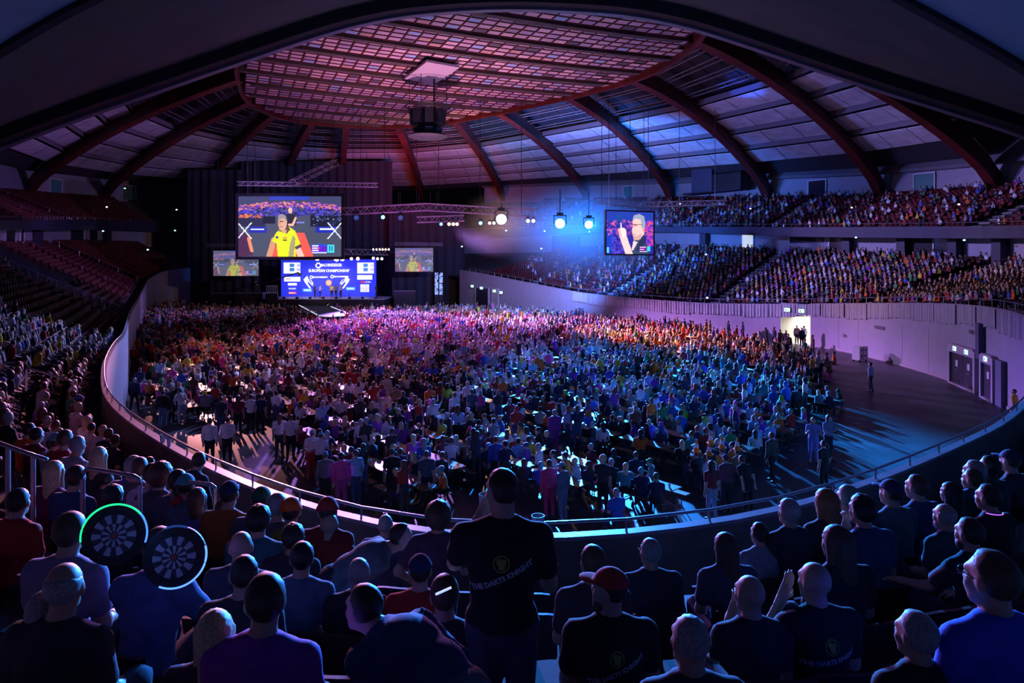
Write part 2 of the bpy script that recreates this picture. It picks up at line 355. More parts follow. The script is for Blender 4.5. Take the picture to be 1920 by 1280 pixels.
# ------------------------------------------------------------------ terraces
prof = []
for r in range(ND):
    prof += [(row_d(r), r), (row_d(r+1), r)]
def tz(i, r): return row_z(i, r)
mb = MB(); rows = [[(*off(i, .33), RING[i % NR, 2]-1.2) for i in S_ALLST], [(*off(i, 2.1), RING[i % NR, 2]-1.2) for i in S_ALLST]]
for d, r in prof: rows.append([(*off(i, d), row_z(i, r)) for i in S_ALLST])
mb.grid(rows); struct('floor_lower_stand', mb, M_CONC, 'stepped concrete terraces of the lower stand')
D_WB = row_d(ND)
def upper_sector(name_end, idx):
    s = name_end
    mb = MB(); mb.grid([[(*off(i, D_WB), row_z(i, ND-1)-.1) for i in idx], [(*off(i, D_WB), max(Z_FB[i % NR], row_z(i, ND-1)+2.0)+.05) for i in idx]])
    wl = struct('wall_lower_'+s, mb, M_WHITE, 'white concourse wall behind the lower stand on the %s' % s)
    mb = MB(); mb.grid([[(*off(i, D_WB+.2), Z_FB[i % NR]) for i in idx], [(*off(i, 13.5), Z_FB[i % NR]) for i in idx], [(*off(i, 13.4), Z_FT[i % NR]-.35) for i in idx], [(*off(i, 14.0), Z_FT[i % NR]-.35) for i in idx], [(*off(i, 14.0), urow_z(i, 0)) for i in idx]])
    fs = struct('balcony_'+s, mb, M_FASC, 'dark blue front of the upper balcony on the %s' % s)
    mb = MB(); rows = []
    for r in range(UROWS): rows += [[(*off(i, urow_d(r)), urow_z(i, r)) for i in idx], [(*off(i, urow_d(r+1)), urow_z(i, r)) for i in idx]]
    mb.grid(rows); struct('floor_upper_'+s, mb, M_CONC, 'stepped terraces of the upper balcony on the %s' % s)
    mb = MB(); mb.grid([[(*off(i, 27.5), Z_UT[i % NR]-1.0) for i in idx], [(*off(i, 27.5), Z_UW[i % NR]) for i in idx]])
    wu = struct('wall_upper_'+s, mb, M_WHITE, 'white wall above the top row on the %s' % s)
    mb = MB(); mb.grid([[(*off(i, 27.4), Z_UW[i % NR]) for i in idx], [(*off(i, 26.4), Z_UW[i % NR]) for i in idx], [(*off(i, 26.4), Z_UW[i % NR]+.35) for i in idx], [(*off(i, 27.4), Z_UW[i % NR]+2.4) for i in idx]])
    struct('trim_'+('1' if s == 'left' else '2'), mb, mat('eave_grey', (.12, .12, .14), .7), 'grey eave above the upper wall on the %s' % s)
    mb = MB(); mb.tube([(*off(i, 13.45), Z_FT[i % NR]) for i in idx], .03, 5)
    for i in idx[::2]: mb.bar((*off(i, 13.45), Z_FT[i % NR]-.4), (*off(i, 13.45), Z_FT[i % NR]), .02, 4)
    rl = thing('balcony_rail', 'thin steel rail on the %s balcony front' % s, 'railing'); mb.build('handrail', M_STEEL, rl)
    return wl, wu
IDX_L = sector(I_LEFT+45, I_FARL+6, 3); IDX_R = sector(I_RS, I_RIGHT+34, 3)
WL_L, WU_L = upper_sector('left', IDX_L); WL_R, WU_R = upper_sector('right', IDX_R)
def idx_at(px, d, right=True, lo=None, hi=None):
    a, b = (I_RS, I_RIGHT+34) if right else (I_LEFT+20, I_FARL+8)
    if lo is not None: a, b = lo, hi
    best = min(range(a, b), key=lambda i: abs(960+F*off(i, d)[0]/off(i, d)[1]-px)+(1e4 if off(i, d)[1] < 20 else 0)); return best
def face_M(i, d, z):
    """frame on a ring wall: x along the wall (to the right as seen from inside), y outward, z up"""
    x, y = off(i, d); n = NRM[i % NR]; t = np.array([n[1], -n[0]])
    return Matrix(((t[0], n[0], 0, x), (t[1], n[1], 0, y), (0, 0, 1, z), (0, 0, 0, 1)))
# doors and windows in the concourse walls
dn = [0]
def door(i, d, z, wd, ht, leaf, frame, parent_label, leaves=1, nm='door', lit=None):
    dn[0] += 1; M = face_M(i, d, z)
    mb = MB(); t = .12
    mb.box((-wd/2-t/2, -.03, ht/2+t/2), (t, .16, ht+t)); mb.box((wd/2+t/2, -.03, ht/2+t/2), (t, .16, ht+t)); mb.box((0, -.03, ht+t/2), (wd, .16, t))
    o = mb.build('%s_%d' % (nm, dn[0]), frame, None, label=parent_label, kind='structure', M=M)
    for k in range(leaves):
        mb = MB(); w_ = wd/leaves; mb.box((-wd/2+w_*(k+.5), -.02, ht/2), (w_-.03, .06, ht-.02)); mb.build('leaf' if nm == 'door' else 'pane', leaf, o)
    return o
M_TEAL = mat('teal_door', (.05, .22, .20), .6); M_FRAMEW = mat('white_frame', (.6, .6, .64), .5)
for px, nm_ in ((1177, 'far'), (1530, 'second'), (1735, 'third')):
    i = idx_at(px, 27.4); door(i, 27.35, Z_UT[i]-.5, 2.2, 2.3, M_TEAL if px != 1530 else M_GLASS, M_FRAMEW, 'dark door in the upper white wall, %s of the right side' % nm_)
for px, nm_ in ((105, 'near the first rib'), (245, 'by the blue lamp')):
    i = idx_at(px, 27.4, False); door(i, 27.35, Z_UT[i]-.5, 2.4, 2.5, M_TEAL, M_FRAMEW, 'teal door in the upper left wall %s' % nm_)
for px, wd, lv, zz, ht in ((1513, 4.2, 2, .9, 1.3), (1572, 1.8, 2, .1, 2.3), (1775, 2.0, 1, .3, 1.9)):
    i = idx_at(px, D_WB); door(i, D_WB-.05, row_z(i, ND-1)+zz+.85, wd, ht, M_GLASS, M_FRAMEW, {1513: 'wide white framed dark window in the right concourse wall', 1572: 'white framed glazed double door right of the wide window', 1775: 'single dark window at the right end of the concourse'}[px], lv, 'window')
for px, wd, lv in ((18, 5.5, 3), (40, 2.0, 2), (140, 5.0, 2), (172, 2.0, 2)):
    i = idx_at(px, D_WB, False); door(i, D_WB-.05, row_z(i, ND-1)+.75, wd, 1.7, M_GLASS, M_FRAMEW, 'dark %s in the white left concourse wall %s' % ('window' if wd > 3 else 'double door', 'at the frame edge' if px < 60 else 'beside the pillar'), lv, 'window')
i = idx_at(1405, D_WB); od = door(i, D_WB-.05, row_z(i, ND-1)+.02, 1.5, 3.0, mat('lit_doorway', (.8, .8, .55), .6, emit=.7), M_FRAMEW, 'bright yellow open doorway behind the right stand')
# wall pillars of the lower concourse
mb0 = MB(); mb0.box((0, -.35, 1.7), (.9, .9, 3.6)); pm = mb0.mesh('pillar', M_FASC)
for px, rt in ((1325, 1), (1592, 1), (1700, 1), (1795, 1), (1880, 1), (62, 0), (198, 0), (330, 0)):
    i = idx_at(px, D_WB, bool(rt)); o = link('pillar', pm, WL_R if rt else WL_L); o.matrix_world = face_M(i, D_WB-.3, row_z(i, ND-1))
# dark recess panels on the right lower wall
for px, wd in ((1735, 6.5), (1060, 7)):
    i = idx_at(px, D_WB); mb = MB(); mb.box((0, -.05, 1.6), (wd, .12, 3.0)); o = mb.build('panel', M_ROOFD, WL_R); o.matrix_world = face_M(i, D_WB, row_z(i, ND-1))
# ------------------------------------------------------------------ roof
ZO = 25.0
OV = [Vector(((px-960)/F*(F*(ZO-CAMZ)/(HZ-py)), F*(ZO-CAMZ)/(HZ-py), ZO)) for px, py in
      [(450, 115), (450, 150), (463, 182), (500, 207), (560, 225), (650, 234), (745, 236), (835, 228), (930, 210), (1060, 182), (1180, 150), (1262, 110), (1312, 62), (1295, 36), (1150, 14), (950, 8), (760, 18), (600, 55), (500, 85)]]
OVC = catmull([tuple(v) for v in OV], 6)
def oval_pt(px, py):
    Y = F*(ZO-CAMZ)/(HZ-py); p = np.array([(px-960)/F*Y, Y]); return OVC[np.argmin(((OVC[:, :2]-p)**2).sum(1))]
RB = []
def far_idx(px): return idx_at(px, 26.3, True, I_FARL-2, I_RS+4)
for bpx, top, where in ((-95, (455, 118), 'L'), (60, (450, 150), 'L'), (200, (470, 192), 'L'), (370, (520, 215), 'F'), (520, (590, 230), 'F'), (640, (655, 235), 'F'), (790, (750, 236), 'F'), (945, (845, 227), 'R'),
                        (1100, (930, 210), 'R'), (1255, (1060, 183), 'R'), (1440, (1186, 148), 'R'), (1645, (1300, 78), 'R'), (1855, (1300, 40), 'R')):
    i = idx_at(bpx, 26.3, where == 'R') if where != 'F' else far_idx(bpx)
    b = np.array([*off(i, 26.3), Z_UT[i]-.6]); RB.append((b, np.array(oval_pt(*top)), i))
def rib_pt(k, t):
    b, T, _ = RB[k]; h = b+(T-b)*t; s = math.sin(PI/2*min(1, t))**.72
    return np.array([h[0], h[1], b[2]+(T[2]-b[2])*s])
rib_labels = ['half hidden beyond the big arch on the left', 'dark red roof rib, first full one on the left side', 'dark red roof rib, second on the left side', 'dark red roof rib above the left end of the black drapes',
              'dark red roof rib left of the screen hoist', 'red lit short roof rib over the big screen', 'red lit roof rib below the speaker cluster', 'red lit roof rib ending above the warm spotlight',
              'dark roof rib rising behind the blue lamps', 'dark roof rib rising behind the small right screen', 'dark red roof rib with a boxed balcony at its foot', 'dark red roof rib beside the blue lit roof panel', 'dark red roof rib at the far right edge']
rib_labels[0] = 'dark red roof rib '+rib_labels[0]
for k in range(len(RB)):
    mb = MB(); mf = MB(); N = 16
    dirn = RB[k][1][:2]-RB[k][0][:2]; dirn /= np.linalg.norm(dirn); sd = np.array([-dirn[1], dirn[0], 0])
    rows = [[], [], [], []]; fl = [[], [], [], []]
    for q in range(N+1):
        t = q/N; p = rib_pt(k, t); a = rib_pt(k, max(0, t-.02)); b = rib_pt(k, min(1, t+.02)); d = (b-a)/np.linalg.norm(b-a); up = np.cross(sd, d); up *= np.sign(up[2]) if abs(up[2]) > .02 else 1
        if np.dot(up[:2], dirn) > 0 and abs(up[2]) < .3: up = -up
        dep = 1.9-.5*t; wd = .45
        for r_, (u, s) in enumerate(((0, -1), (0, 1), (dep, 1), (dep, -1))): rows[r_].append(p+up*u*1.0+sd*s*wd*.7)
        for r_, (u, s) in enumerate(((-.12, -1), (-.12, 1), (.0, 1), (.0, -1))): fl[r_].append(p+up*u+sd*s*wd)
    mb.grid(rows+rows[:1]); mf.grid(fl+fl[:1])
    o = thing('roof_rib', rib_labels[k], 'roof rib', group='red roof ribs round the oval ceiling'); mb.build('web', M_RIB, o); mf.build('flange', M_RIB, o)
# bays: panels, purlins, slats, deck
deck = MB(); NB = len(RB)
ceiling = link('ceiling', None, None, label='ribbed arena roof with grey panels between red ribs', kind='structure')
TS = [.13, .25, .37, .49, .61]
for k in range(NB-1):
    def sp(t, s, dz=0):
        p = rib_pt(k, t)*(1-s)+rib_pt(k+1, t)*s; p = p.copy(); p[2] += dz+.6*math.sin(PI*s)*0+1.5; return p
    deck.grid([[sp(t, s, 1.2) for s in (0, .5, 1)] for t in np.linspace(.02, 1, 9)])
    wb = np.linalg.norm(rib_pt(k, .3)-rib_pt(k+1, .3)); nc = 3 if wb > 7 else 2
    for a, b in zip(TS[:-1], TS[1:]):
        for c in range(nc):
            s0, s1 = .03+.94*c/nc+.004, .03+.94*(c+1)/nc-.004; g = .012
            q = [sp(a+g, s0, .0), sp(a+g, s1, .0), sp(b-g, s1, -.35), sp(b-g, s0, -.35)]
            MB().poly(q, (0, 0, .06)).build('panel', M_ROOFP, ceiling)
        mb = MB(); p0, p1 = sp(b, .02, -.35), sp(b, .98, -.35); mb.poly([p0, p1, p1+(0, 0, .55), p0+(0, 0, .55)], np.array((RB[k][1]-RB[k][0])*(1, 1, 0))/np.linalg.norm(RB[k][1]-RB[k][0])*.25)
        mb.build('purlin', M_SLAT, ceiling)
    for t in (.68, .75, .82, .89, .95):
        mb = MB()
        for dt in (-.011, .011): mb.bar(sp(t+dt, .03, -.2), sp(t+dt, .97, -.2), .07, 4)
        for s in np.linspace(.1, .9, 5): mb.bar(sp(t-.011, s, -.2), sp(t+.011, s, -.2), .04, 4)
        mb.build('slat', M_SLAT, ceiling)
    for s in (.28, .5, .72):
        mb = MB(); mb.bar(sp(.63, s, .1), sp(.98, s, .1), .06, 4); mb.build('batten', M_DARK, ceiling)
deck.build('deck', M_ROOFD, ceiling)
# oval ceiling: ring edge, girders, glazing bars and panels
oval = link('ceiling_oval', None, None, label='oval grid ceiling with pink lit square panels', kind='structure')
mb = MB(); n = len(OVC); c0 = OVC.mean(0)
mb.grid([[tuple(p+(0, 0, z)+(p-c0)*s) for p in OVC] for s, z in ((0, -.35), (.018, -.35), (.018, 1.4), (0, 1.4), (0, -.35))], close=True); mb.build('edge_ring', M_RIB, oval)
mb = MB(); mb.add([tuple(p+(0, 0, 1.6)) for p in OVC]+[tuple(c0+(0, 0, 1.6))], [(k, (k+1) % n, n) for k in range(n)]); mb.build('deck', M_ROOFD, oval)
def in_poly(x, y, poly):
    poly = np.asarray(poly); x0, y0 = poly[:, 0], poly[:, 1]; x1, y1 = np.roll(x0, -1), np.roll(y0, -1)
    c = ((y0 > y) != (y1 > y)) & (x < (x1-x0)*(y-y0)/(y1-y0+1e-12)+x0); return bool(c.sum() % 2)
ga = np.array([1, .42]); ga /= np.linalg.norm(ga); gb = np.array([-ga[1], ga[0]]); org = np.array([-6., 65.])
def gcurve(u, v): # slightly bowed lines
    p = org+ga*u+gb*(v-.004*u*u); return p
def inside_o(p, sh=.97):
    q = c0[:2]+(p-c0[:2])/sh; return in_poly(q[0], q[1], OVC[:, :2])
GS = 4.6
for g in range(-6, 7):
    v = g*GS; us = [u for u in np.arange(-40, 40, 1.) if inside_o(gcurve(u, v), .995)]
    if len(us) < 3: continue
    mb = MB(); rows = [[], [], [], []]
    for u in us:
        p = gcurve(u, v)
        for r_, (dv, z) in enumerate(((-.3, -.16), (.3, -.16), (.3, .5), (-.3, .5))): rows[r_].append((*(p+gb*dv), ZO+z))
    mb.grid(rows+rows[:1]); mb.build('girder', M_WOOD, oval)
PCOL = [((.52, .36, .42), 20), ((.62, .44, .47), 14), ((.40, .30, .42), 10), ((.30, .24, .30), 7), ((.10, .08, .10), 5), ((.30, .42, .62), 4), ((.50, .30, .26), 4)]
pmats = [mat('ceiling_pane_%s' % nm, c, .7) for (c, _), nm in zip(PCOL, ('rose', 'pale', 'mauve', 'dull', 'dark', 'blue', 'rust'))]; pw = np.array([w_ for _, w_ in PCOL], float); pw /= pw.sum()
cells = []; cu, cv = 1.12, .96
for g in range(-7, 7):
    for r_ in range(4):
        v = g*GS+.36+cv*(r_+.5)
        for ku in range(-34, 35):
            u = ku*cu
            p = gcurve(u, v)
            if inside_o(p, .985): cells.append((p, u))
cells.sort(key=lambda c: c[0][1])
rest = MB(); bars = MB()
pme = []
for m_ in pmats:
    mb = MB(); mb.box((0, 0, 0), (cu-.20, cv-.20, .05)); pme.append(mb.mesh('pane', m_))
for q, (p, u) in enumerate(cells):
    ci = rng.choice(len(PCOL), p=pw); sl = math.atan2(ga[1]-.008*u*gb[1], ga[0]-.008*u*gb[0])
    if q < 300:
        o = link('pane', pme[ci], oval, (*p, ZO+.12), sl)
    else: rest.box((*p, ZO+.12), (cu-.20, cv-.20, .05), sl, mi=int(ci))
    bars.box((*(p+gb*cv*.5), ZO+.10), (cu, .09, .12), sl); bars.box((*(p+ga*cu*.5), ZO+.10), (.09, cv, .12), sl)
rest.build('panes', pmats, oval, kind='stuff'); bars.build('glazing_bars', M_RIB, oval, kind='stuff')
# big near arch and the plain ceiling on this side of it
AP = [(-420, 420), (-200, 340), (0, 268), (150, 212), (300, 160), (450, 108), (600, 58), (700, 32), (800, 17), (950, 9), (1100, 14), (1200, 24), (1300, 45), (1400, 76), (1500, 110), (1650, 160), (1800, 207), (1920, 246), (2100, 315), (2320, 410)]
ARCH = catmull([(*[float(c) for c in P(px, py, 43)],) for px, py in AP], 4)[:(len(AP)-1)*4+1]
mb = MB(); rows = [[], [], [], []]
for p in ARCH:
    h = 1.0+.02*abs(p[0])
    for r_, (dy, z) in enumerate(((-.5, 0), (.5, 0), (.5, h), (-.5, h))): rows[r_].append((p[0], p[1]+dy, p[2]+z))
mb.grid(rows+rows[:1]); o = thing('roof_arch', 'huge dark arch sweeping across the top of the view', 'roof arch'); mb.build('web', M_ROOFD, o)
mb = MB(); mb.grid([[(p[0], p[1]+dy, p[2]+z) for p in ARCH] for dy, z in ((.3, -.18), (.8, -.18), (.8, .02), (.3, .02), (.3, -.18))]); mb.build('flange', mat('arch_flange', (.14, .14, .2), .5), o)
B2 = catmull([(-34, 22, 4), (-25, 22, 9.5), (-19.5, 22, 13.0), (-17, 22, 14.6), (-14, 22, 16.3), (-8, 22, 19.2), (0, 22, 20.8), (8, 22, 18.8), (13, 22, 16.3), (16.9, 22, 14.1), (19.5, 22, 12.3), (25, 22, 8.5), (33, 22, 3.5)], 6)[:73]
def resample(c, n):
    s = np.concatenate([[0], np.cumsum(np.linalg.norm(np.diff(c, axis=0), axis=1))]); t = np.linspace(0, s[-1], n)
    return np.stack([np.interp(t, s, c[:, k]) for k in range(3)], 1)
a_ = resample(ARCH+np.array((0, -.5, .8)), 60); b_ = resample(B2, 60)
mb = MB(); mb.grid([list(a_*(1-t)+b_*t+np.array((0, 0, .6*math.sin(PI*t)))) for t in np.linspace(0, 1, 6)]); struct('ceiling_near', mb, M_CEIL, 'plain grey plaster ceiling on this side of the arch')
mb = MB(); rows = [[(p[0], p[1]+dy, p[2]+z) for p in B2] for dy, z in ((-.18, -.25), (.18, -.25), (.18, .1), (-.18, .1), (-.18, -.25))]; mb.grid(rows)
o = thing('roof_arch', 'thin dark ceiling joint arch nearest to the seats above', 'roof arch'); mb.build('web', M_ROOFD, o)
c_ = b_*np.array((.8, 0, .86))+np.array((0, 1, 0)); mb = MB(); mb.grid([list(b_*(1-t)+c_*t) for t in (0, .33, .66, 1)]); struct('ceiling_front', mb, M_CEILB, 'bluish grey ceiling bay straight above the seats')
# ------------------------------------------------------------------ drapes and stage
def lin(c): 
    c = np.asarray(c, float)/255; return np.where(c <= .04045, c/12.92, ((c+.055)/1.055)**2.4)
def drape(px0, px1, ytop, Y, label, ybot=None):
    x0, x1 = (px0-960)/F*Y, (px1-960)/F*Y; z1 = CAMZ-(ytop-HZ)/F*Y; z0 = 0 if ybot is None else CAMZ-(ybot-HZ)/F*Y; n = int((x1-x0)/.28)
    r0 = []; r1 = []
    for q in range(n+1):
        x = lerp(x0, x1, q/n); y = Y+.16*math.sin(q*1.25)+.07*math.sin(q*.37); r0.append((x, y, z0)); r1.append((x, y, z1))
    mb = MB(); mb.grid([r0, r1]); d = mb.build('stage_drape', M_DRAPE, None, label=label, cat='curtain', group='black drapes round the stage')
drape(352, 455, 318, 112, 'tall black drape left of the big screen'); drape(452, 735, 302, 113, 'tall black drape behind the big screen and stage set')
drape(730, 871, 384, 111, 'lower black drape right of the stage'); drape(395, 492, 512, 104.5, 'short grey black drape under the left side screen', None)
drape(735, 818, 505, 105, 'short black drape under the right side screen')
STZ = 2.2; SY0, SY1 = 96.5, 104.2
sx0, sx1 = (524-960)/F*103, (735-960)/F*103
st = thing('stage', 'raised show stage with grey deck and black front', 'stage', ((sx0+sx1)/2, 100, 0))
W_ = sx1-sx0
mb = MB(); mb.box((0, (SY0+SY1)/2-100, STZ/2-.06), (W_, SY1-SY0, STZ-.12)); mb.build('skirt', M_DARK, st)
mb = MB(); mb.box((0, (SY0+SY1)/2-100, STZ-.06), (W_+.2, SY1-SY0+.2, .12)); mb.build('deck', mat('stage_deck', (.28, .27, .34), .4, vary=.1), st)
mb = MB(); mb.box((-.4, 1.2, STZ+.012), (3.6, .9, .02)); mb.build('carpet', mat('red_carpet', (.5, .06, .05), .9), st)
for k in range(9):
    mb = MB(); mb.box((-W_/2+1.0+k*1.9, -3.5, STZ+.14), (.35, .3, .28)); mb.build('floor_monitor', M_DARK, st)
# backdrop
BX0, BX1 = (527-960)/F*103, (705-960)/F*103; BZ0, BZ1 = STZ, CAMZ-(486-HZ)/F*103
M_BLUE = mat('royal_blue_glow_print', (.02, .03, .42), .5, emit=1.2, ecol=(.022, .034, .72)); M_LETW = mat('white_lettering', (.9, .9, .95), .5, emit=1.3, ecol=(.85, .88, 1))  # set prints and lettering emit, in place of stage light falling on them
M_SKYB = mat('sky_blue_glow_print', (.10, .40, .75), .5, emit=.7, ecol=(.08, .36, .80)); M_REDP = mat('red_glow_print', (.8, .06, .10), .5, emit=.6)
bd = thing('stage_backdrop', 'royal blue stage set with white lettering, sponsor plates and score panels', 'stage set', ((BX0+BX1)/2, 103, 0))
BW, BH = BX1-BX0, BZ1-BZ0
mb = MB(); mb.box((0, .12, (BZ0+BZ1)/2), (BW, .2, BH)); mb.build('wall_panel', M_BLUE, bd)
def bpt(px, py): return ((px-616)/F*103, (HZ-py)/F*103+CAMZ)     # pixel on the backdrop to local x, z
def plate(nm, x0, y0, x1, y1, m, par=bd, yy=-.03, th=.06):
    a, b = bpt(x0, y1), bpt(x1, y0); mb = MB(); mb.box(((a[0]+b[0])/2, yy, (a[1]+b[1])/2), (b[0]-a[0], th, b[1]-a[1])); return mb.build(nm, m, par)
def letters(s, px, py, hpx, m, par=bd, wpx=None, yy=-.05, nm='lettering', bold=.0):
    me = text_mesh(s, 1.0, .02, bold); me.materials.append(m); h = hpx/F*103/.7
    v = np.zeros(len(me.vertices)*3); me.vertices.foreach_get('co', v); wdt = np.ptp(v.reshape(-1, 3)[:, 0]); sx = h if wpx is None else (wpx/F*103)/wdt
    x, z = bpt(px, py); o = link(nm, me, par, M=Matrix.Translation((x, yy, z)) @ Matrix.Rotation(PI/2, 4, 'X') @ Matrix.Diagonal((sx, h, 1, 1))); return o
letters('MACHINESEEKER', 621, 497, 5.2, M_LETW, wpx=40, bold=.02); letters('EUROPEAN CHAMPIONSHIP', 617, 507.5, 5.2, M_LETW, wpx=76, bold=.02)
def gear(px, py, r):
    x, z = bpt(px, py); R_ = r/F*103; pts = []
    for k in range(32):
        rr = R_*(1.0 if (k//2) % 2 else .78); a = 2*PI*k/32; pts.append((x+rr*math.cos(a), -.06, z+rr*math.sin(a)))
    MB().poly(pts, (0, .05, 0)).build('gear_emblem', M_LETW, bd)
    pts = [(x+R_*.5*math.cos(2*PI*k/16), -.075, z+R_*.5*math.sin(2*PI*k/16)) for k in range(16)]; e = MB().poly(pts, (0, .02, 0)).build('gear_hub', M_BLUE, bd)
gear(597, 497.5, 6); gear(584, 519.5, 3.4); gear(623, 518.5, 3.4)
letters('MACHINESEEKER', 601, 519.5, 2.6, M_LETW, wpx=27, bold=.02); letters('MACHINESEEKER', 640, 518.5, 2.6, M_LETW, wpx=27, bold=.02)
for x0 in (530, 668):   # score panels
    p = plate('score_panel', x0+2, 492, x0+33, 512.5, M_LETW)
    for r_ in range(2):
        for c, wd in enumerate((9, 8, 4.5, 4.5)):
            xs = x0+4+[0, 9.5, 18.5, 23.8][c]
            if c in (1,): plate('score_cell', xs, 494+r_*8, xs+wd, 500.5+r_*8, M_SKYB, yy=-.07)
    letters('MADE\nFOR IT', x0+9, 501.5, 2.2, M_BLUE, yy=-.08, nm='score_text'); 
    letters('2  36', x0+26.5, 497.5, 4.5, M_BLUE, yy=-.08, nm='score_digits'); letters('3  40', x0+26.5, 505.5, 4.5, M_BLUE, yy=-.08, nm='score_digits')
bpy.data.objects.remove([o for o in bd.children if o.name.startswith('score_text')][0])
for o in [o for o in bd.children if o.name.startswith('score_text')]: bpy.data.objects.remove(o)
for x0, sg in ((582, 1), (643, -1)):   # arrow-shaped dart marks
    for pts in ([(-13, 524), (-6, 517), (-2, 526), (-7, 524), (-4, 530), (-10, 528)], [(-11, 528), (-7.5, 527), (1, 540), (-1, 541)], [(-6, 525), (-3.5, 525), (5.5, 534), (4, 535.5)], [(-1.5, 523), (.5, 524), (6, 531), (5, 532)]):
        MB().poly([(bpt(x0+sg*a+(0 if sg > 0 else 0), b)[0], -.06, bpt(0, b)[1]) for a, b in pts][::sg], (0, .05, 0)).build('arrow_mark', M_LETW, bd)
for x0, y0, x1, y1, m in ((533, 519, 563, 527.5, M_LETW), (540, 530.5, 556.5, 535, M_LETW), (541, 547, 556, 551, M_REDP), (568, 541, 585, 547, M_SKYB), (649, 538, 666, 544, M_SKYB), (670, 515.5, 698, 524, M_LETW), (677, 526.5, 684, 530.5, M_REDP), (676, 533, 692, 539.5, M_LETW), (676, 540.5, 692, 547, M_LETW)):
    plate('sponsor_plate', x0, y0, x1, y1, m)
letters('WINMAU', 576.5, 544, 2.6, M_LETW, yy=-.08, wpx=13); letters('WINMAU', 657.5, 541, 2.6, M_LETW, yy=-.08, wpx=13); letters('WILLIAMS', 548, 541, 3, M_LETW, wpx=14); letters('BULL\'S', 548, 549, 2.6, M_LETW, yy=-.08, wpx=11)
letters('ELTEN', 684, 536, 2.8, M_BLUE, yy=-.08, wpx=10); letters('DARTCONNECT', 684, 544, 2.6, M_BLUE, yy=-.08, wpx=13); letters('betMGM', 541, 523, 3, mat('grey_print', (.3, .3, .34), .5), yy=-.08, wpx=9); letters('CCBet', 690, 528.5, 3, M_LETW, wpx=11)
for px in (595, 652, 700, 530): # unseen spots added at the foot to light the set
    x, _ = bpt(px, 0); spot('set_foot_fill', ((BX0+BX1)/2+x, 102.2, STZ+.15), ((BX0+BX1)/2+x, 103, STZ+3), (.5, .7, 1), 60, 60)
# dartboard surround on the set
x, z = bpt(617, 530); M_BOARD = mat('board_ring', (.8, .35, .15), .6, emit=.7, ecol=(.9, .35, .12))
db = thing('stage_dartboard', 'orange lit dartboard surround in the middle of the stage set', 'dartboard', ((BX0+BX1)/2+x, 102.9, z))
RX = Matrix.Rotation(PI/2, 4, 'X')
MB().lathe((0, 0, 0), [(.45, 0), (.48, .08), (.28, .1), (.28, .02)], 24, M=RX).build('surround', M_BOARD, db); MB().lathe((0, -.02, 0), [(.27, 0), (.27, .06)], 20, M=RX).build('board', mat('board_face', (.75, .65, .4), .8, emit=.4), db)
# walk-on ramp with lit edge
RP = [G(px, py, 1.25) for px, py in [(561, 572.6), (598, 592.5), (620, 594), (646, 592), (651.5, 588), (614, 572.6)]]
rp = thing('walkway_ramp', 'black walk-on ramp with white lit edge in front of the stage', 'ramp')
mb = MB(); mb.poly([(p.x, p.y, 0) for p in RP][::-1], (0, 0, 1.25)); mb.build('platform', mat('ramp_black', (.006, .006, .009), .85), rp)
mb = MB(); mb.tube([(p.x, p.y, 1.3) for p in RP[:6]], .07, 5); mb.build('edge_light', mat('white_led', (.9, .9, 1), .5, emit=1.0, ecol=(.75, .72, 1)), rp)
# stage-side gear
def crate(px, py, Y, wd, dp, ht, label, m=M_DARK, z=0, nm='flight_case'):
    x = (px-960)/F*Y; o = thing(nm, label, 'case', (x, Y, z)); mb = MB(); mb.box((0, 0, ht/2), (wd, dp, ht)); mb.build('body', m, o)
    mb = MB()
    for s in (-1, 1):
        for zz in (.03, ht-.03): mb.box((0, s*dp/2, zz), (wd+.04, .05, .06)); mb.box((s*wd/2, 0, zz), (.05, dp+.04, .06))
    mb.build('edge_trim', M_STEEL, o); mb = MB()
    for sx in (-1, 1): mb.bar((sx*wd*.25-.12, -dp/2-.05, ht*.55), (sx*wd*.25+.12, -dp/2-.05, ht*.55), .02, 5)
    mb.build('handle', M_STEEL, o); return o
cp = crate(474, 0, 98.5, 4.0, 3, 3.0, 'black camera platform left of the stage', nm='camera_platform'); cp['category'] = 'platform'
crate(424, 0, 100, 4.2, 1.6, 2.9, 'large black equipment case under the left side screen'); crate(760, 0, 101, 3.2, 1.5, 3.2, 'black equipment case right of the stage under the side screen')
jb = thing('camera_crane', 'long camera crane arm reaching over the left of the stage', 'crane', ((484-960)/F*98, 98, 3.0))
mb = MB(); [mb.bar((0, 0, .9), (a, b, 0), .05, 5) for a, b in ((.6, 0), (-.4, .5), (-.4, -.5))]; mb.build('tripod', M_DARK, jb)
mb = MB(); mb.bar((-2.0, 0, .5), (6.0, 0, 3.0), .09, 5); mb.build('arm', M_DARK, jb); mb = MB(); mb.box((6.1, 0, 2.7), (.5, .35, .4)); mb.build('camera_head', M_DARK, jb); mb = MB(); mb.box((-2.1, 0, .45), (.6, .4, .5)); mb.build('counterweight', M_DARK, jb)
gb_ = thing('barrier_gate', 'small white guard rail beside the stage steps', 'barrier', ((519-960)/F*98, 96.05, 0)); 
mb = MB(); [mb.bar((-.75+k*.25, 0, 3.0), (-.75+k*.25, 0, 4.1), .03, 5) for k in range(7)]; mb.build('bars', M_FRAMEW, gb_); mb = MB(); mb.bar((-.75, 0, 4.1), (.75, 0, 4.1), .04, 5); mb.bar((-.75, 0, 3.1), (.75, 0, 3.1), .04, 5); mb.build('rails', M_FRAMEW, gb_)
mb = MB(); mb.box((0, 0, 1.5), (1.7, .5, 3.0)); mb.build('plinth', M_DARK, gb_)
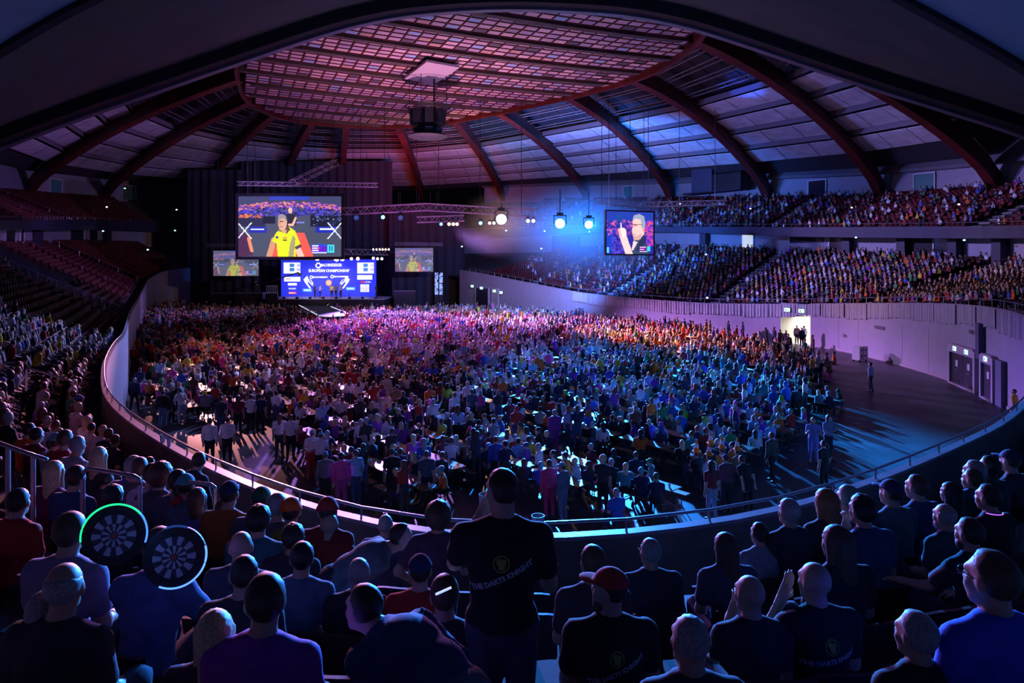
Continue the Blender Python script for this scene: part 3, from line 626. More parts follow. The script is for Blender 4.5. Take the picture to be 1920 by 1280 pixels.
for px, nm in ((818.5, 'left'), (827, 'right')):  # light columns
    o = thing('light_column', 'blue white patterned light column, %s one of the pair beside the stage' % nm, 'light column', ((px-960)/F*104, 104, 0)); zb, zt = CAMZ-(552-HZ)/F*104, CAMZ-(511-HZ)/F*104
    mb = MB(); mb.box((0, 0, zb/2), (.5, .4, zb)); mb.build('base', M_DARK, o); mb = MB()
    for k in range(26):
        for c in range(3):
            if random.random() < .75: mb.box((-.18+c*.18, -.1, zb+.06+k*(zt-zb)/26), (.13, .06, .1))
    mb.build('lit_cells', mat('column_led', (.3, .4, 1), .5, emit=1.6, ecol=(.35, .5, 1)), o); mb = MB(); mb.box((0, 0, (zb+zt)/2), (.56, .14, zt-zb)); mb.build('panel', M_DARK, o)
# ------------------------------------------------------------------ video screens
class Img:
    def __init__(s, w, h, bg): s.w, s.h = w, h; s.a = np.zeros((h, w, 3)); s.a[:] = bg; s.y, s.x = np.mgrid[0:h, 0:w]; s.x = (s.x+.5)/w; s.y = (s.y+.5)/h
    def put(s, m, c, al=1.): s.a[m] = s.a[m]*(1-al)+np.array(c)*al
    def rect(s, x0, y0, x1, y1, c, al=1.): s.put((s.x >= x0) & (s.x <= x1) & (s.y >= y0) & (s.y <= y1), c, al)
    def ell(s, cx, cy, rx, ry, c, al=1.): s.put(((s.x-cx)/rx)**2+((s.y-cy)/ry)**2 < 1, c, al)
    def poly(s, pts, c, al=1.):
        m = np.zeros(s.x.shape, bool); n = len(pts)
        for i in range(n):
            (x0, y0), (x1, y1) = pts[i], pts[(i+1) % n]
            m ^= ((y0 > s.y) != (y1 > s.y)) & (s.x < (x1-x0)*(s.y-y0)/(y1-y0+1e-12)+x0)
        s.put(m, c, al)
    def line(s, x0, y0, x1, y1, t, c, al=1.):
        a = s.w/s.h; dx, dy = (x1-x0)*a, y1-y0; L = dx*dx+dy*dy; u = np.clip((((s.x-x0)*a)*dx+(s.y-y0)*dy)/L, 0, 1)
        s.put(((s.x-x0)*a-u*dx)**2+(s.y-y0-u*dy)**2 < t*t, c, al)
    def mesh(s, W, H, m, gain=1.):
        vx, vz = np.meshgrid(np.linspace(-W/2, W/2, s.w+1), np.linspace(H, 0, s.h+1)); v = np.stack([vx, np.full_like(vx, 0), vz], -1).reshape(-1, 3)
        i = np.arange(s.w*s.h); r, c = i//s.w, i % s.w; k = r*(s.w+1)+c; f = np.stack([k, k+s.w+1, k+s.w+2, k+1], 1)
        me = bpy.data.meshes.new('display'); me.from_pydata(v, [], f); me.materials.append(m)
        at = me.color_attributes.new('Col', 'FLOAT_COLOR', 'CORNER'); col = np.concatenate([lin(s.a).reshape(-1, 3)*gain, np.ones((s.w*s.h, 1))], 1)
        at.data.foreach_set('color', np.repeat(col, 4, axis=0).astype(np.float32).ravel()); return me
def crowd_dots(im, n, x0, x1, y0, y1, pal, sx, sy, arc=0.):
    for _ in range(n):
        x = random.uniform(x0, x1); y = random.uniform(y0, y1)+arc*(2*x-1)**2; im.ell(x, y, sx*random.uniform(.5, 1.2), sy*random.uniform(.5, 1.2), pal[int(random.random()*len(pal))], .8)
def player_picture(w, h):
    im = Img(w, h, (66, 72, 92)); im.rect(0, 0, 1, .2, (58, 62, 98))
    im.rect(.3, 0, .68, .06, (40, 60, 190), .8)
    crowd_dots(im, 420, 0, 1, .09, .19, [(225, 120, 90), (200, 90, 170), (120, 60, 200), (235, 150, 120), (90, 50, 150)], .012, .014, .07)
    crowd_dots(im, 420, 0, 1, .18, .32, [(50, 50, 170), (40, 40, 120), (70, 60, 200), (25, 25, 70), (110, 80, 210)], .013, .016, .05)
    crowd_dots(im, 60, 0, .22, .3, .36, [(235, 120, 60), (200, 90, 60), (60, 40, 90)], .012, .018)
    im.rect(0, .36, .26, .5, (38, 40, 66)); im.rect(.24, .33, .36, .45, (24, 26, 44)); im.rect(.7, .32, 1, .5, (26, 28, 48)); crowd_dots(im, 30, .72, 1, .33, .48, [(130, 140, 180), (60, 80, 160)], .01, .012)
    im.rect(.1, .5, .27, .6, (34, 44, 160)); im.rect(.75, .5, .95, .6, (34, 44, 160)); im.rect(.12, .54, .25, .56, (215, 225, 255)); im.rect(.79, .53, .93, .555, (215, 225, 255)); im.rect(.54, .42, .64, .44, (120, 130, 255))
    im.poly([(.46, .6), (.64, .6), (.73, 1), (.28, 1)], (228, 84, 72))
    im.poly([(.44, .33), (.47, .29), (.54, .29), (.57, .36), (.56, .48), (.47, .5)], (32, 34, 46)); im.ell(.505, .235, .02, .05, (225, 170, 150)); im.line(.555, .36, .53, .47, .018, (225, 170, 150)); im.line(.53, .47, .49, .47, .016, (225, 170, 150))
    im.poly([(0, .6), (.06, .58), (.1, .68), (.14, .98), (.0, 1)], (70, 40, 72)); im.line(.1, .7, .13, .9, .028, (215, 130, 100))
    im.line(.345, .72, .30, .98, .045, (200, 140, 105)); im.line(.575, .86, .61, 1.0, .05, (230, 180, 165))
    im.poly([(.36, .62), (.40, .54), (.49, .5), (.55, .57), (.61, .82), (.555, .86), (.56, 1), (.385, 1), (.37, .78), (.325, .74)], (208, 214, 30)); im.poly([(.53, .64), (.555, .7), (.535, 1), (.485, 1), (.5, .8)], (140, 126, 120), .8)
    im.poly([(.385, .57), (.41, .53), (.49, .5), (.505, .55), (.47, .62)], (90, 68, 50)); im.poly([(.545, .84), (.605, .79), (.62, .84), (.56, .88)], (80, 62, 66))
    im.poly([(.40, .54), (.47, .56), (.46, .62), (.42, .58)], (205, 150, 125)); im.ell(.428, .44, .043, .125, (208, 156, 132)); im.poly([(.385, .40), (.39, .32), (.42, .29), (.46, .32), (.476, .42), (.455, .40), (.44, .355)], (138, 134, 138))
    im.rect(.395, .405, .435, .42, (90, 60, 55)); im.rect(.40, .50, .43, .512, (120, 60, 60)); im.ell(.402, .455, .01, .03, (190, 130, 110)); im.rect(.365, .66, .385, .7, (40, 44, 130)); im.rect(.43, .68, .47, .695, (190, 90, 60)); im.rect(.43, .715, .47, .735, (30, 30, 30))
    for cx in (.055, .93): im.line(cx-.06, .44, cx+.07, .7, .009, (235, 238, 255), .9); im.line(cx+.07, .44, cx-.06, .7, .009, (235, 238, 255), .9)
    im.rect(.71, .795, .86, .94, (92, 30, 190)); im.rect(.71, .795, .86, .83, (40, 70, 200)); im.rect(.865, .80, .93, .93, (60, 200, 225)); 
    for yy in (.81, .85, .89): im.rect(.715, yy, .78, yy+.018, (240, 240, 255))
    im.rect(.775, .853, .795, .865, (235, 60, 50)); im.rect(.715, .925, .86, .94, (200, 210, 255)); im.rect(.88, .82, .892, .91, (30, 90, 140)); im.rect(.905, .82, .917, .91, (30, 90, 140)); return im
def thrower_picture(w, h):
    im = Img(w, h, (40, 40, 150)); im.rect(0, 0, 1, .25, (34, 60, 170)); im.rect(0, .4, .2, 1, (20, 60, 190)); im.rect(.2, .08, .35, .3, (20, 80, 140), .5)
    crowd_dots(im, 260, 0, 1, .2, .55, [(225, 110, 170), (200, 70, 150), (120, 60, 200), (90, 60, 190), (50, 40, 120)], .02, .026); crowd_dots(im, 120, .1, .4, .5, 1, [(60, 50, 190), (90, 70, 200), (30, 30, 120)], .03, .03); crowd_dots(im, 120, .85, 1, .2, .8, [(200, 60, 170), (130, 40, 230), (150, 60, 200), (230, 90, 90)], .02, .028)
    im.poly([(.52, 1), (.55, .8), (.62, .66), (.8, .62), (.88, .8), (.9, 1)], (50, 70, 104)); im.poly([(.53, .9), (.57, .68), (.66, .72), (.56, .92)], (235, 205, 205)); im.poly([(.72, .62), (.8, .56), (.84, .72), (.7, .9), (.62, .95)], (36, 48, 80))
    im.poly([(.56, .2), (.60, .12), (.78, .12), (.82, .3), (.80, .52), (.70, .66), (.58, .68), (.55, .5)], (240, 196, 190)); im.poly([(.55, .2), (.58, .08), (.70, .04), (.80, .1), (.83, .28), (.80, .4), (.74, .36), (.73, .18), (.62, .16)], (150, 160, 185)); im.rect(.55, .29, .76, .305, (50, 30, 40)); im.rect(.565, .305, .645, .345, (190, 140, 150)); im.ell(.79, .42, .018, .05, (240, 140, 130))
    im.poly([(.55, .36), (.53, .46), (.57, .47)], (235, 180, 175)); im.rect(.56, .52, .63, .54, (150, 60, 70)); im.poly([(.56, .56), (.66, .56), (.76, .5), (.72, .66), (.58, .68)], (190, 140, 140), .6)
    im.line(.35, .58, .48, 1.0, .085, (245, 205, 205)); im.ell(.345, .5, .075, .125, (250, 220, 220)); im.line(.31, .28, .31, .42, .014, (230, 230, 255)); im.line(.27, .42, .3, .6, .03, (235, 180, 180))
    im.rect(.71, .82, .84, .95, (130, 30, 150)); im.rect(.71, .83, .84, .845, (240, 240, 255)); im.rect(.71, .88, .8, .9, (240, 240, 255)); im.rect(.71, .93, .86, .945, (240, 240, 255)); im.rect(.86, .82, .93, .94, (60, 210, 240)); im.rect(.01, .84, .06, .98, (90, 200, 240)); return im
M_SCR = mat_attr('video_display', .4, emit=1.0); M_SCRF = mat_attr('video_display_faded', .4, emit=.8)
for m_ in (M_SCR, M_SCRF): m_.cycles.emission_sampling = 'NONE'
def screen(nm, label, pl, Y, img, m, gain=1., yaw=0, frame=.35, hang=20):
    x0, y0, x1, y1 = pl; W = (x1-x0)/F*Y/math.cos(yaw); H = (y1-y0)/F*Y; zb = CAMZ-(y1-HZ)/F*Y
    o = thing(nm, label, 'screen', (((x0+x1)/2-960)/F*Y, Y, zb), yaw); link('display', img.mesh(W, H, m, gain), o)
    mb = MB(); f = frame
    for c, d in (((0, .1, H+f/2), (W+2*f, .3, f)), ((0, .1, -f/2), (W+2*f, .3, f)), ((-W/2-f/2, .1, H/2), (f, .3, H)), ((W/2+f/2, .1, H/2), (f, .3, H))): mb.box(c, d)
    mb.build('frame', M_DARK, o); mb = MB(); mb.box((0, .25, H/2), (W, .2, H)); mb.build('back', M_DARK, o)
    mb = MB(); [mb.bar((s*W*.42, .25, H+f*.5), (s*W*.42, .25, hang-zb), .035, 4) for s in (-1, 1)]; mb.build('hanging_cable', M_DARK, o); return o
pic = player_picture(176, 106)
screen('video_screen', 'big hanging video screen showing a man in a yellow shirt', (447, 368, 640, 481), 80, pic, M_SCR, 1.8, hang=26)
small = Img(88, 53, (0, 0, 0)); small.a = pic.a.reshape(53, 2, 88, 2, 3).mean((1, 3)); small.a = small.a*.62+np.array((150, 150, 175))*.45
screen('video_screen', 'small pale projection screen left of the stage', (400, 470, 485, 517), 101, small, M_SCRF, 1.25, frame=.08, hang=24)
screen('video_screen', 'small pale projection screen right of the stage', (741, 465, 812, 509), 101, small, M_SCRF, 1.35, frame=.08, hang=18)
screen('video_screen', 'tilted hanging screen showing a thrower with grey hair in front of the right stand', (1134, 397, 1229, 476), 70, thrower_picture(88, 76), M_SCR, 1.6, yaw=math.radians(22), frame=.14, hang=24)
# ------------------------------------------------------------------ trusses
M_ALU = mat('truss_aluminium', (.42, .42, .46), .35, .7)
def truss(a, b, w_, label, hang=None, r=.05):
    a, b = np.array(a, float), np.array(b, float); d = b-a; L = np.linalg.norm(d); d /= L; s = np.cross(d, (0, 0, 1.)); s /= np.linalg.norm(s); u = np.cross(s, d)
    o = thing('light_truss', label, 'truss', tuple(a)); o_ = lambda p: p-a
    cor = [(s*x+u*z)*w_/2 for x, z in ((-1, -1), (1, -1), (1, 1), (-1, 1))]
    for c in cor: MB().bar(c, c+d*L, r, 5).build('chord', M_ALU, o)
    mb = MB(); n = max(2, int(L/w_))
    for k in range(n):
        for q in range(4): c0_, c1_ = cor[q], cor[(q+1) % 4]; mb.bar((c0_ if k % 2 else c1_)+d*L*k/n, (c1_ if k % 2 else c0_)+d*L*(k+1)/n, r*.55, 4, cap=False)
    mb.build('lacing', M_ALU, o)
    if hang:
        mb = MB(); [mb.bar(d*L*t, d*L*t+np.array((0, 0, hang-(a+d*L*t)[2])), .03, 4) for t in (.12, .5, .88)]; mb.build('hanging_cable', M_DARK, o)
    return o
truss(P(446, 344, 78), P(708, 347, 78), .45, 'long thin truss above the big video screen', 26); truss(P(548, 344, 76), P(630, 304, 84), .7, 'sloping truss above the big video screen', 26)
truss(P(644, 396, 74), P(800, 388, 72), .75, 'truss right of the big screen rising towards the middle', 25); truss(P(798, 388, 72), P(1002, 400, 72), .75, 'middle light truss above the warm spotlight', 25)
truss(P(782, 412, 72), P(870, 409, 72), .6, 'short lower truss with small lamps left of the warm spotlight', 13.5)
truss(P(1120, 378, 72), P(1190, 383, 72), .5, 'dim truss left above the tilted screen', 24); truss(P(1186, 384, 72), P(1362, 380, 72), .5, 'thin truss above the tilted right screen', 24)
truss(P(642, 472, 98), P(727, 473, 98), .8, 'stage front truss over the right of the set', 18); truss(P(530, 484, 101), P(640, 484, 101), .5, 'stage front truss under the big screen', 18)
truss(P(388, 460, 102), P(398+45, 460, 102), .35, 'small truss over the left side screen', 18); truss(P(740, 457, 102), P(830, 458, 102), .35, 'small truss over the right side screen', 18)
# ------------------------------------------------------------------ lamps
def lamp(px, py, Y, tgt, lens_col, e, size, label, light=None, grp='stage lamps on the trusses', hook=.6):
    p = P(px, py, Y); o = thing('moving_light', label, 'lamp', p, 0, grp)
    t = Vector(tgt)-p; q = t.to_track_quat('-Z', 'Y').to_matrix(); M3 = q.to_4x4(); s = size
    MB().lathe((0, 0, 0), [(.55*s, .95*s), (.75*s, .7*s), (.8*s, .05*s), (.72*s, .0)], 10, M=M3).build('head', M_DARK, o)
    MB().lathe(tuple(q @ Vector((0, 0, -.02))), [(.68*s, .0), (.62*s, -.06*s), (.3*s, -.10*s)], 12, M=M3).build('lens', mat('lens_%d_%d_%d_%d' % (*[int(c*99) for c in lens_col], int(e*10)), lens_col, .3, emit=e), o)
    mb = MB(); [mb.bar((sx*.85*s, 0, 0), (sx*.85*s, 0, 1.1*s), .07*s, 5) for sx in (-1, 1)]; mb.bar((-.9*s, 0, 1.1*s), (.9*s, 0, 1.1*s), .08*s, 5); mb.build('yoke', M_DARK, o)
    mb = MB(); mb.box((0, 0, 1.3*s), (.9*s, .7*s, .4*s)); mb.bar((0, 0, 1.4*s), (0, 0, 1.4*s+hook), .06*s, 4); mb.build('base', M_DARK, o); return o
CEN = (-2, 30, 1)
WARM, BLU, PNK, WHT = (1, .62, .34), (.02, .32, 1), (1, .45, .9), (.9, .9, 1)
lamp(940, 411, 71.5, (-1, 20, 4), (1, .80, .52), 60, .8, 'blazing warm white spotlight in the middle of the truss')
for px, py, c, e, s, lb in ((718, 407, (.1, .5, 1), 8, .3, 'small blue lamp on the truss right of the big screen'), (668, 408, (.02, .1, .3), .5, .4, 'unlit round lamp beside the big screen'), (751, 408, (.05, .1, .3), .5, .4, 'unlit round lamp third from the big screen'),
                            (842, 420, WARM, 20, .24, 'small warm lamp, left of the row of three'), (850, 420, WARM, 20, .24, 'small warm lamp, middle of the row of three'), (857, 420, WARM, 20, .24, 'small warm lamp, right end of the row of three'), (827, 420, (.1, .35, 1), 6, .25, 'small blue lamp on the lower truss'),
                            (901, 418, (.1, .35, 1), 10, .28, 'small blue lamp left of the warm spotlight'), (918, 418, WARM, 15, .22, 'tiny warm lamp, first left of the warm spotlight'), (926, 418, WARM, 15, .22, 'tiny warm lamp, touching the warm spotlight glow'), (990, 414, WHT, 4, .28, 'white lamp at the right end of the truss'), (1000, 414, WHT, 12, .26, 'bright white lamp at the right end of the truss')):
    lamp(px, py, 71.6, CEN, c, e, s, lb)
lamp(1050, 419, 74, (3, 20, 4), (.02, .35, 1), 90, .8, 'brilliant blue floodlight in the haze, left of the two', hook=2.6); lamp(1104, 421, 74, (6, 20, 4), (.02, .40, 1), 60, .68, 'brilliant blue floodlight in the haze, right of the two', hook=2.7)
for k, px in enumerate((700, 706, 712, 717.5, 723, 729)): lamp(px, 467.5, 97.5, (-25, 60, 1), (1, .60, .36), 14, .2, '%s warm lamp from the left in the row of six over the stage' % ('first', 'second', 'third', 'fourth', 'fifth', 'sixth')[k], hook=.2)
for px, py, c, e, s, lb in ((595, 485, (1, 1, .92), 25, .4, 'white lamp over the left of the stage set'), (631, 485, (1, .75, 1), 40, .55, 'glaring pink white lamp over the stage set'), (642, 485, (1, .7, .95), 30, .45, 'second glaring pink lamp beside the brightest one'), (659, 485, (1, .5, .85), 12, .32, 'pink lamp over the right of the stage set'), (671, 485, (1, .45, .9), 14, .36, 'rounder pink lamp over the right score panel'), (700, 484, WHT, 10, .3, 'white lamp above the right edge of the set'), (708, 485, WHT, 8, .28, 'white lamp second from the set edge'), (716, 485, WHT, 8, .28, 'white lamp furthest outside the set')):
    lamp(px, py, 99, (-25, 60, 1), c, e, s, lb, grp='stage lamps over the set', hook=.4)
# ------------------------------------------------------------------ centre hanging gear
cl = thing('speaker_cluster', 'black hanging speaker cluster with ring truss under the oval ceiling', 'speaker cluster', tuple(P(802, 236, 62)))
R_ = 2.05; n = 32; zr = 1.75
mb = MB(); mb.tube([(R_*math.cos(2*PI*k/n), R_*math.sin(2*PI*k/n), zr) for k in range(n+1)], .07, 5); mb.tube([(R_*math.cos(2*PI*k/n), R_*math.sin(2*PI*k/n), zr-.3) for k in range(n+1)], .05, 5); mb.build('ring_truss', M_DARK, cl)
for k in range(8):
    a = 2*PI*k/8+.2; M3 = Matrix.Rotation(a, 4, 'Z'); mb = MB(); mb.box(tuple(M3 @ Vector((1.25, 0, .75))), (.8, .75, 1.3), a); sb = mb.build('speaker_box', mat('speaker_black', (.02, .02, .03), .6), cl)
    mb = MB(); mb.box(tuple(M3 @ Vector((1.0, 0, -.55))), (.5, .7, .8), 0, M=M3 @ Matrix.Rotation(.5, 4, 'Y')); mb.build('down_speaker', mat('speaker_navy', (.02, .025, .06), .5), cl)
mb = MB(); [mb.bar((0, 0, zr-.1), (R_*math.cos(a), R_*math.sin(a), zr-.1), .05, 4) for a in np.arange(6)*PI/3]; mb.build('spokes', M_DARK, cl)
mb = MB(); mb.lathe((0, 0, 0), [(1.75, -.9), (1.85, -1.0), (1.5, -1.15), (.4, -1.2)], 20); mb.build('basket', mat('basket_grey', (.03, .03, .04), .6), cl)
mb = MB(); mb.bar((.6, 0, 0), (.6, 0, 5.6), .10, 5); [mb.bar((x, y, 1), (x, y, 5.0), .03, 4) for x, y in ((-1.7, 0), (1.7, .4), (-.4, -1.6))]; mb.build('hanging_cable', M_DARK, cl)
mb = MB(); q4 = [P(px, py, F*(24.55-CAMZ)/(HZ-py)) for px, py in ((758, 148), (800, 116), (862, 127), (812, 160))]
mb.poly([tuple(p) for p in q4], (0, 0, .2)); mb.build('ceiling_board', mat('pale_board', (.5, .40, .46), .7), None, label='pale square board hung under the oval ceiling', cat='ceiling panel')
# booth at the foot of a roof rib
i = idx_at(1326, 25.5); bo = thing('control_booth', 'dark boxed booth hung at the foot of a roof rib', 'booth'); bo.matrix_world = face_M(i, 25.0, Z_UT[i]+.5)
mb = MB(); mb.box((0, 0, 1.6), (3.6, 2, 3.4)); mb.build('box', mat('booth_navy', (.04, .05, .09), .6), bo); mb = MB(); mb.box((4.2, 0, 1.1), (4.6, 1.8, 2.2)); mb.build('side_box', M_DARK, bo); mb = MB(); mb.box((1.5, .2, -.15), (10, 2.4, .2)); mb.build('floor_plate', M_FASC, bo)
# ------------------------------------------------------------------ right wall fittings
def wall_i(px): return min(range(I_FARR-3, I_N1), key=lambda i: abs(to_px((*RING[i, :2], 0))[0]-px))
mk = MB(); mk.box((0, -.1, 0), (.42, .12, .24)); ME_S = mk.mesh('face', M_SIGN); mk = MB(); mk.box((-.07, -.165, 0), (.1, .01, .14)); mk.box((.1, -.165, 0), (.12, .01, .05)); ME_SM = mk.mesh('pictogram', M_SIGNM); mk = MB(); mk.box((0, -.04, 0), (.48, .08, .3)); ME_SB = mk.mesh('housing', M_DARK)
def exit_sign(i, d, z, dx, label, sc_=1.):
    M = face_M(i, d, z) @ Matrix.Translation((dx, 0, 0)) @ Matrix.Scale(sc_, 4); o = thing('exit_sign', label, 'exit sign', group='lit escape signs'); o.matrix_world = M
    link('face', ME_S, o); link('pictogram', ME_SM, o); link('housing', ME_SB, o)
M_PORT = mat('portal_grey', (.36, .32, .36), .6)
def portal(pxc, wd, leaves, label, nm):
    i = wall_i(pxc); M = face_M(i, -.02, 0); o = thing(nm, label, 'door'); o.matrix_world = M; H = 1.98
    mb = MB(); mb.box((-wd/2-.12, -.12, 1.2), (.24, .34, 2.4)); mb.box((wd/2+.12, -.12, 1.2), (.24, .34, 2.4)); mb.box((0, -.12, H+.26), (wd, .34, .5)); mb.box((0, -.14, .05), (wd, .34, .1)); mb.build('frame', M_PORT, o)
    for k in range(leaves):
        w1 = wd/leaves; mb = MB(); mb.box((-wd/2+w1*(k+.5), -.1, H/2+.06), (w1-.03, .1, H-.1)); lf = mb.build('leaf', M_BLACKDOOR, o)
        mb = MB(); mb.box((-wd/2+w1*(k+.5), -.17, 1.35), (.34, .02, .38)); mb.build('notice', M_FRAMEW, lf); mb = MB(); mb.bar((-wd/2+w1*(k+.5)-.3, -.2, .95), (-wd/2+w1*(k+.5)+.3, -.2, .95), .025, 5); mb.build('push_bar', M_STEEL, lf)
        exit_sign(i, -.18, H+.27, -wd/2+w1*(k+.5), 'teal exit sign over the %s' % ('single black door' if leaves == 1 else ('first leaf of the black double door', 'second leaf of the black double door')[k]))
    return i
portal(1811, 3.3, 2, 'black double exit door in the lavender wall', 'exit_door'); i1 = portal(1858, 1.5, 1, 'single black exit door at the right end of the wall', 'exit_door')
for dx, lb in ((-.8, 'left'), (.8, 'right')): exit_sign((I_DR0+I_DR1)//2, -.05, 3.1, dx, 'exit sign over the lit passage, %s one' % lb, 1.3)
for px, lb in ((889, 'first'), (906, 'second'), (928, 'third'), (942, 'fourth')): i = wall_i(px); exit_sign(i, -.06, RING[i, 2]-2.2, 0, '%s exit sign on the far white wall right of the stage' % lb, 1.4)
for px, wd in ((904, 3.2), (930, 1.3)):
    i = wall_i(px); o = thing('exit_door', 'dark double door in the far white wall' if wd > 2 else 'pale half open door in the far white wall', 'door'); o.matrix_world = face_M(i, -.02, 0)
    mb = MB(); mb.box((0, -.06, 1.8), (wd, .12, 3.6)); mb.build('leaf', M_BLACKDOOR if wd > 2 else M_PORT, o); mb = MB(); mb.box((-wd/2-.1, -.06, 1.85), (.2, .2, 3.7)); mb.box((wd/2+.1, -.06, 1.85), (.2, .2, 3.7)); mb.box((0, -.06, 3.65), (wd, .2, .15)); mb.build('frame', M_PORT, o)
for px, py_, w_ in ((1648, 614, 1.3), (1823, 622, .5), (1832, 624, .5)):
    i = wall_i(px); Y_ = RING[i, 1]; z = CAMZ-(py_-HZ)/F*Y_; o = thing('wall_vent', 'dark wall vent %s' % ('above the road case' if px < 1700 else 'left of the pair by the pilaster' if px < 1825 else 'right of the pair by the pilaster'), 'vent'); o.matrix_world = face_M(i, -.02, z)
    mb = MB(); mb.box((0, -.02, 0), (w_, .05, .26)); mb.build('frame', M_STEEL, o); mb = MB(); [mb.box((0, -.05, -.09+.06*k), (w_-.06, .04, .03)) for k in range(4)]; mb.build('slats', M_DARK, o)
i = wall_i(1846); mb = MB(); mb.box((0, -.15, 3.1), (.5, .35, 2.0)); o = mb.build('pilaster', mat('pilaster_navy', (.06, .06, .12), .6), wall_right); o.matrix_world = face_M(i, 0, 0)
i = wall_i(1884); mb = MB(); mb.box((0, -.1, 1.2), (.9, .3, 2.4)); o = mb.build('door_box', mat('door_box_grey', (.10, .11, .16), .6), wall_right); o.matrix_world = face_M(i, 0, 0)
for px in (1570, 1610, 1690, 1740): # joints in the wall
    i = wall_i(px); mb = MB(); mb.box((0, -.005, 1.6), (.03, .02, 3.1)); o = mb.build('joint', M_PORT, wall_right); o.matrix_world = face_M(i, 0, 0)
g = G(1612, 677); rc = thing('road_case', 'white wheeled road case standing against the lavender wall', 'case', g, .55)
mb = MB(); mb.box((-.27, 0, .64), (.5, .6, 1.0)); mb.box((.27, 0, .64), (.5, .6, 1.0)); mb.build('body', mat('case_white', (.55, .55, .6), .5), rc)
mb = MB(); [mb.box((x, -.31, .64), (.05, .03, 1.0)) for x in (-.5, -.03, .03, .5)]; mb.build('edging', M_STEEL, rc); mb = MB(); [mb.lathe((x, y, .07), [(.04, -.07), (.07, -.04), (.07, .04), (.04, .07)], 8) for x in (-.45, .45) for y in (-.22, .22)]; mb.build('castor', M_DARK, rc)
mb = MB(); [mb.box((x, -.32, z), (.16, .02, .12)) for x in (-.27, .27) for z in (.45, .9)]; mb.build('latch', M_DARK, rc)
# step lamps and small exit lamps in the stands
kk = 0
def small_lamp(p, m, label, nm='step_lamp', r=.1, grp='small lamps in the stands'):
    o = thing(nm, label, 'lamp', p, 0, grp); MB().lathe((0, 0, 0), [(r*.4, -r*.6), (r, -r*.3), (r, r*.3), (r*.4, r*.6)], 8).build('glow', m, o); MB().box((0, r*1.2, 0), (r*2, r*.6, r*2)).build('bracket', M_DARK, o)
M_TEALG = mat('teal_lamp_glow', (.5, .9, 1), .5, emit=6, ecol=(.35, .8, 1))
for px, py_, Y, m, lb in ((62, 434, 100, 0, 'by the concourse pillar, first on the left'), (193, 433, 104, 0, 'by the concourse pillar, second on the left'), (328, 432, 108, 0, 'by the drape on the left concourse'), (277, 468, 96, 0, 'low in the empty left seats'), (949, 432, 104, 0, 'under the balcony behind the warm spotlight'), (1021, 433, 100, 0, 'under the balcony left of the blue floodlights'), (1105, 434, 94, 0, 'under the balcony below the blue floodlights'),
                          (866, 462, 108, 0, 'above the empty seats right of the drape'), (1015, 466, 100, 0, 'at the top of the blue lit seats'), (1324, 477, 74, 0, 'beside the aisle near the tilted screen'), (1605, 445, 66, 0, 'on the concourse pillar, right stand middle'), (1808, 450, 60, 0, 'on the concourse pillar, right stand end'), (234, 353, 118, 0, 'by the bright upper left door'),
                          (73, 382, 100, 1, 'at the first upper aisle on the left'), (200, 388, 106, 1, 'at the second upper aisle on the left'), (331, 393, 112, 1, 'at the third upper aisle on the left'), (1407, 391, 84, 1, 'at the upper aisle right of the thin truss'), (1597, 389, 74, 1, 'at the upper aisle in the middle right'), (1798, 383, 66, 1, 'at the upper aisle at the far right'), (1326, 558, 62, 1, 'by the lower aisle mouth'), (1275, 382, 90, 1, 'at the upper aisle by the booth')):
    small_lamp(P(px, py_, Y), (M_TEALG, M_LAMPW)[m], ('teal safety lamp ' if m == 0 else 'white step lamp ')+lb, r=.14 if Y > 90 else .1)
